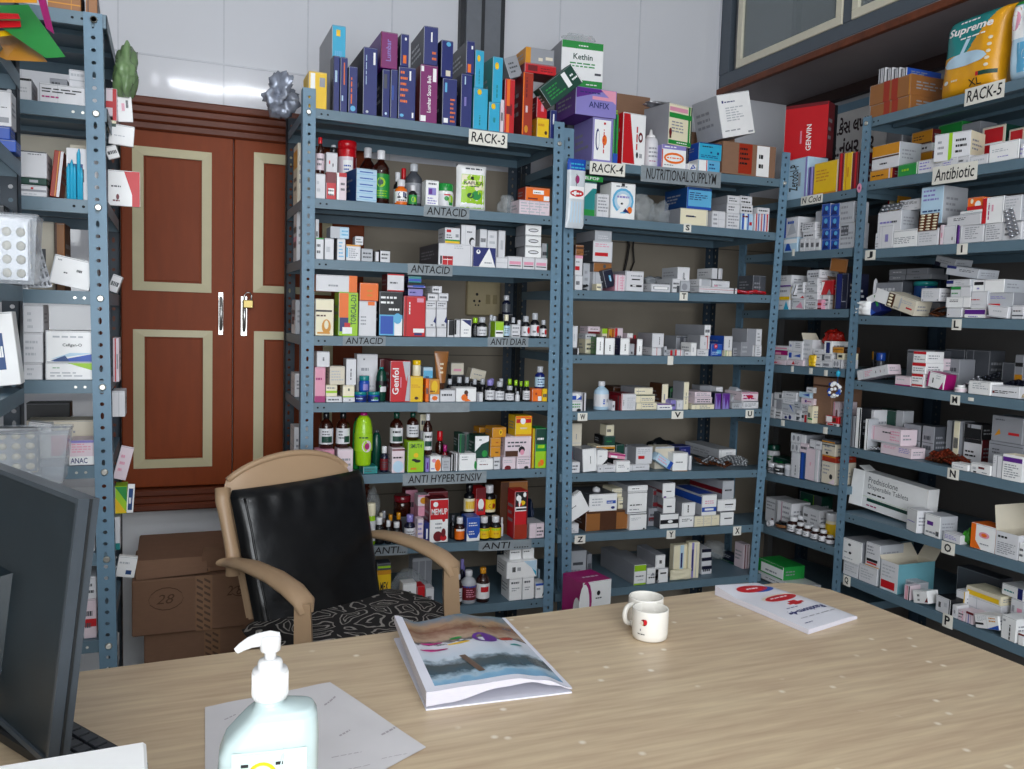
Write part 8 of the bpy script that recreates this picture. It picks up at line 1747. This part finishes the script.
# ------------------------------------------------------------------ rack on the left wall: only its far end shows
def side_rack():
    A = at(12, 240, 1, 2.12); B_ = at(22, 240, 1, 2.12)
    root = empty('shelving_rack', (A.x, 2.12, 0)); tag(root, 'dark blue slotted rack end at the far left edge', 'shelf rack', 'slotted steel racks')
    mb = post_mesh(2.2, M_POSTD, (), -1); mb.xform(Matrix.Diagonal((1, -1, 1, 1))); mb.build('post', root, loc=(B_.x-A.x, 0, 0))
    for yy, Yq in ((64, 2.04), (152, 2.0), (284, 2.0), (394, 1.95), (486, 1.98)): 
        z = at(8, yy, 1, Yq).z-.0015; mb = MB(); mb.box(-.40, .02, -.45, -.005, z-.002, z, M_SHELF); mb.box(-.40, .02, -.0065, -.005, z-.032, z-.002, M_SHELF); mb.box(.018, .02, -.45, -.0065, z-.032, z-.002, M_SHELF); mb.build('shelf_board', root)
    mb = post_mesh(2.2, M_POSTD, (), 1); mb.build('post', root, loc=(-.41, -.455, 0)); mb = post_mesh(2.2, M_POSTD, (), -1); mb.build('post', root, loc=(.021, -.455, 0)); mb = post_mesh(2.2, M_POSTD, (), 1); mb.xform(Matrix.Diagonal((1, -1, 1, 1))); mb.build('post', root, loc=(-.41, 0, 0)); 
    return A
SR = side_rack()
def left_goods():
    Y = 2.06
    def cardbox(x0, x1, y0, y1, c, feats, desc, Y=Y, d=.06, roll=0, nm='medicine_carton', cat='carton', side=None):
        A = at(x0, y1, 1, Y); A.z = at(8, y1, 1, Y).z+(.014 if roll else .001); B_ = at(x1, y0, 1, Y); w = B_.x-A.x; h = B_.z-A.z
        mb = carton_mesh(w, d, h, c, feats, random.Random(int(x0*3+y0)), side or c); mb.xform(Matrix.Translation((w/2, 0, h/2))@Matrix.Rotation(-math.radians(roll), 4, 'Y')@Matrix.Translation((-w/2, 0, -h/2)))
        o = mb.build(nm, loc=(A.x, Y, A.z)); tag(o, desc, cat, 'goods on the rack at the far left edge')
    cardbox(-40, 11, 91, 127, 'w', 'x .6 .5 .95 .6 2 k; q g .75 .1 .95 .25', 'white carton hanging over the far left rack edge', Y=2.0)
    cardbox(-40, 10, 127, 140, 'b', 'x .5 .3 .9 .6 1 n', 'bright blue flat carton, upper of two at left edge', Y=2.0); cardbox(-40, 16, 140, 152, 'b', 'x .5 .3 .9 .6 1 W', 'bright blue flat carton, lower of two at left edge', Y=2.0)
    cardbox(-40, 16, 314, 394, 'W', 'q B .6 .22 .78 .72; x .62 .3 .76 .66 1 W; o k .35 .5 .03 .02', 'big white card box with dark blue name strip', Y=1.95, roll=6, d=.05)
    cardbox(-40, 4, 205, 218, 'k', 'x 1', 'dark carton behind the clear basket', Y=2.05)
left_goods()
def basket(x0, x1, y0, y1, Y, d, label, goods):
    A = at(x0, y1, 1, Y); A.z = at(8, y1, 1, Y).z+.001; B_ = at(x1, y0, 1, Y); w, h = B_.x-A.x, B_.z-A.z
    root = empty('plastic_basket', (A.x+w/2, Y+d/2, A.z)); tag(root, label, 'basket', 'clear baskets at the far left edge'); cl = mat('basket_plastic', 'c9cfd6', rough=.15, alpha=.30, var=.1)
    mb = MB(); t = .0025; f = .90
    def wall(p, q):
        mb.hexa([(p[0]*f, p[1]*f, 0), (q[0]*f, q[1]*f, 0), (q[0]*f*.97, q[1]*f*.97, 0), (p[0]*f*.97, p[1]*f*.97, 0), (p[0], p[1], h), (q[0], q[1], h), (q[0]*.98, q[1]*.98, h), (p[0]*.98, p[1]*.98, h)], cl)
    X, Y_ = w/2, d/2; cs = [(-X, -Y_), (X, -Y_), (X, Y_), (-X, Y_)]
    for a, b2 in zip(cs, cs[1:]+cs[:1]): wall(a, b2)
    mb.box(-X*f, X*f, -Y_*f, Y_*f, 0, t, cl); mb.build('basket_body', root)
    mb = MB(); rim = [(-X, -Y_, h), (X, -Y_, h), (X, Y_, h), (-X, Y_, h), (-X, -Y_, h)]; mb.tube(rim, .004, cl, 8); mb.build('rim', root)
    rng = random.Random(int(x1))
    for k in range(goods):
        mb = MB(); Wd = min(w*.7, .1); mb.box(-Wd/2, Wd/2, -.0004, .0004, 0, h*.85, M_FOIL)
        for i in range(4):
            for j in range(4):
                n0 = len(mb.v); mb.lathe([(1, 0), (.8, .6), (.02, 1)], pm('C'), 8); mb.xform(Matrix.Translation((-Wd/2+(i+.5)*Wd/4, -.0004, (j+.5)*h*.2)) @ Matrix.Rotation(PI/2, 4, 'X') @ Matrix.Diagonal((Wd*.09, h*.07, .004, 1)), n0)
        o = mb.build('blister_strip', loc=(A.x+w/2+rng.uniform(-.01, .01), Y+d*(.15+.7*k/goods), A.z+.006+rng.uniform(0, .02)), rot=(math.radians(rng.uniform(-8, 8)), 0, math.radians(rng.uniform(-5, 5))))
        tag(o, 'white-pilled foil strip standing in the '+('upper' if y0 < 300 else 'lower')+' clear basket', 'pill strip', 'foil strips inside the left baskets')
basket(-45, 37, 216, 284, 1.99, .085, 'clear plastic basket of foil strips, upper at left edge', 5)
basket(-60, 68, 432, 486, 1.97, .10, 'clear plastic basket, lower one behind the monitor', 4)
def envelopes():
    # fanned folders on top of the left wall rack, lying over its edge
    Y0 = 1.86
    for k, (c, x1, y1, th) in enumerate((('A', 46, 62, .012), ('a', 21, 34, .004), ('m', 19, 25, .004), ('m', 17, 18, .004), ('e', 15, 12, .004), ('e', 64, 58, .004), ('A', 36, -1, .006), ('m', 52, 34, .004))):
        pass
    spec = [('A', [(-30, 42), (24, 34), (47, 62), (6, 60)], 0, 'lowest amber envelope in the fanned pile'), ('y', [(-30, 34), (21, 29), (24, 34), (-30, 40)], 1, 'thin yellow folder edge above the amber envelope'),
            ('r', [(-30, 20), (20, 21), (21, 27), (-30, 29)], 2, 'red folder, lower of the red pair'), ('r', [(-30, 12), (18, 14), (20, 19), (-30, 20)], 3, 'red folder, upper of the red pair'),
            ('e', [(-30, 6), (28, 5), (65, 57), (46, 58)], 4, 'green folder sloping down across the pile'), ('A', [(-30, -5), (36, -6), (37, 3), (-30, 2)], 6, 'amber folder near the top of the pile'), ('m', [(36, -8), (44, -8), (54, 34), (46, 28)], 7, 'magenta folder standing beside the pile')]
    for (c, q, k, lb) in spec:
        Ys = [2.05, 2.05, 1.80, 1.80] if k in (0, 4) else ([1.93, 1.93, 1.92, 1.92] if k < 7 else [2.1, 2.1, 2.02, 2.02])
        P = [at(x, y, 1, Ys[i]-.004*k) for i, (x, y) in enumerate(q)]; off = Vector((0, .004, .002))
        c0 = sum(P, Vector())/4; mb = MB(); mb.hexa([p-c0 for p in P]+[p-c0+off for p in P], pm(c)); o = mb.build('paper_folder', loc=c0); tag(o, lb, 'folder', 'folders piled on the far left rack')
envelopes()

# ------------------------------------------------------------------ ceiling tube lamp, daylight and camera
def tube_lamp():
    A = at(172, 82, 1, 2*WY-.05); B_ = at(312, 96, 1, 2*WY-.05); y = .05; z = A.z
    z = min(z, CEIL-.05); xm = (A.x+B_.x)/2; L = 1.18
    root = empty('ceiling_tube_lamp', (xm, y, CEIL-.03)); tag(root, 'white fluorescent tube lamp fixed to the ceiling', 'lamp')
    mb = MB(); mb.cham(-L/2-.03, L/2+.03, -.03, .03, -.005, .028, .004, mat('lamp_batten', 'e2e2e2', rough=.4)); mb.build('batten', root)
    mb = MB(); mb.tube([(-L/2, 0, -.035), (L/2, 0, -.035)], .014, mat('tube_glow', 'f4f8ff', emit=55), 12); mb.build('tube', root)
tube_lamp()
def area(name, loc, rot, sx, sy, power, col):
    l = bpy.data.lights.new(name, 'AREA'); l.shape = 'RECTANGLE'; l.size = sx; l.size_y = sy; l.energy = power; l.color = col
    o = bpy.data.objects.new(name, l); COL.objects.link(o); o.location = loc; o.rotation_euler = rot; return o
area('shopfront_daylight', (-.1, -1.95, 1.75), (math.radians(90), 0, 0), 2.6, 2.2, 120, (.93, .97, 1))
w = bpy.data.worlds.new('World'); bpy.context.scene.world = w; w.use_nodes = True; nt = w.node_tree
bg = nt.nodes['Background']
bg.inputs['Color'].default_value = (.75, .82, .92, 1); bg.inputs['Strength'].default_value = .7
cam = bpy.data.cameras.new('camera'); co = bpy.data.objects.new('camera', cam); COL.objects.link(co)
M = Matrix((CR, CU, -CF)).transposed().to_4x4(); M.translation = Vector((0, 0, CH)); co.matrix_world = M
cam.sensor_width = 36; cam.sensor_fit = 'HORIZONTAL'; cam.lens = F_PX*36/1024; cam.clip_start = .05
sc = bpy.context.scene; sc.camera = co
sc.view_settings.view_transform = 'Standard'; sc.view_settings.look = 'None'; sc.view_settings.gamma = 1; sc.view_settings.exposure = .12; sc.view_settings.use_curve_mapping = False

# ------------------------------------------------------------------ labels of the shelf goods
ORD = ['first', 'second', 'third', 'fourth', 'fifth', 'sixth', 'seventh', 'eighth', 'ninth', 'tenth', 'eleventh', 'twelfth', 'thirteenth', 'fourteenth', 'fifteenth', 'sixteenth', 'seventeenth', 'eighteenth', 'nineteenth', 'twentieth']
PL = {'medicine_carton': 'cartons', 'medicine_bottle': 'bottles', 'medicine_jar': 'jars', 'blister_strip': 'foil strips'}
groups = {}
for it in ITEMS: groups.setdefault((it['desc'], it['phrase']), []).append(it)
for (desc, ph), L in groups.items():
    L.sort(key=lambda t: (t['stack'], t['z']))
    st = {}
    for it in L: st.setdefault(it['stack'], []).append(it)
    order = sorted(st, key=lambda k: min(t['s'] for t in st[k]))
    for it in L:
        lab = desc
        if len(L) == 1 and it.get('auto'):
            R = RK[it['rack']]; lo, hi = (R.s0, R.s1) if R.key not in ('five', 'left') else ((-2.45, -1.75) if R.key == 'five' else (-.37, -.145))
            f = (it['s']-lo)/(hi-lo); lab += ', ' + ('at the left end' if f < .15 else 'left of middle' if f < .4 else 'near the middle' if f < .6 else 'right of middle' if f < .85 else 'at the right end')
        if len(L) > 1 and not it.get('same'):
            same = st[it['stack']]
            if len(order) > 1: lab += f", {ORD[min(order.index(it['stack']), 19)]} from the left"
            if len(same) > 1:
                same.sort(key=lambda t: t['z']); k = same.index(it)
                lab += ', ' + ('lower' if k == 0 else 'upper') if len(same) == 2 else ', ' + (['bottom', 'second', 'third', 'fourth', 'fifth', 'sixth', 'seventh', 'eighth'][min(k, 7)] + (' up' if k else ''))
        lab += ' ' + ph
        wds = lab.split()
        if len(wds) > 16: lab = lab.replace(' with ', ', ').replace('from the left', 'from left').replace('medicine carton', 'carton')
        if len(lab.split()) > 16: lab = lab.replace(' shelf below', ' shelf under').replace('standing in front of carton', 'by a carton').replace('amber glass', 'amber').replace('on the ANTI', 'on ANTI')
        if len(lab.split()) > 16: lab = lab.replace(' label, ', ', ').replace('at the left end', 'left end').replace('at the right end', 'right end').replace('near the middle', 'middle').replace(' on the ', ' on ')
        if len(lab.split()) > 16: lab = lab.replace(' print', '').replace('rack four shelf', 'shelf').replace('rack five shelf', 'shelf').replace('the corner rack, ', 'corner rack ')
        it['o']['label'] = lab; it['o']['category'] = it['cat']
        nm = it['kind']; it['o']['group'] = f"{PL.get(nm, nm.replace('_', ' ')+'s')} {ph}"
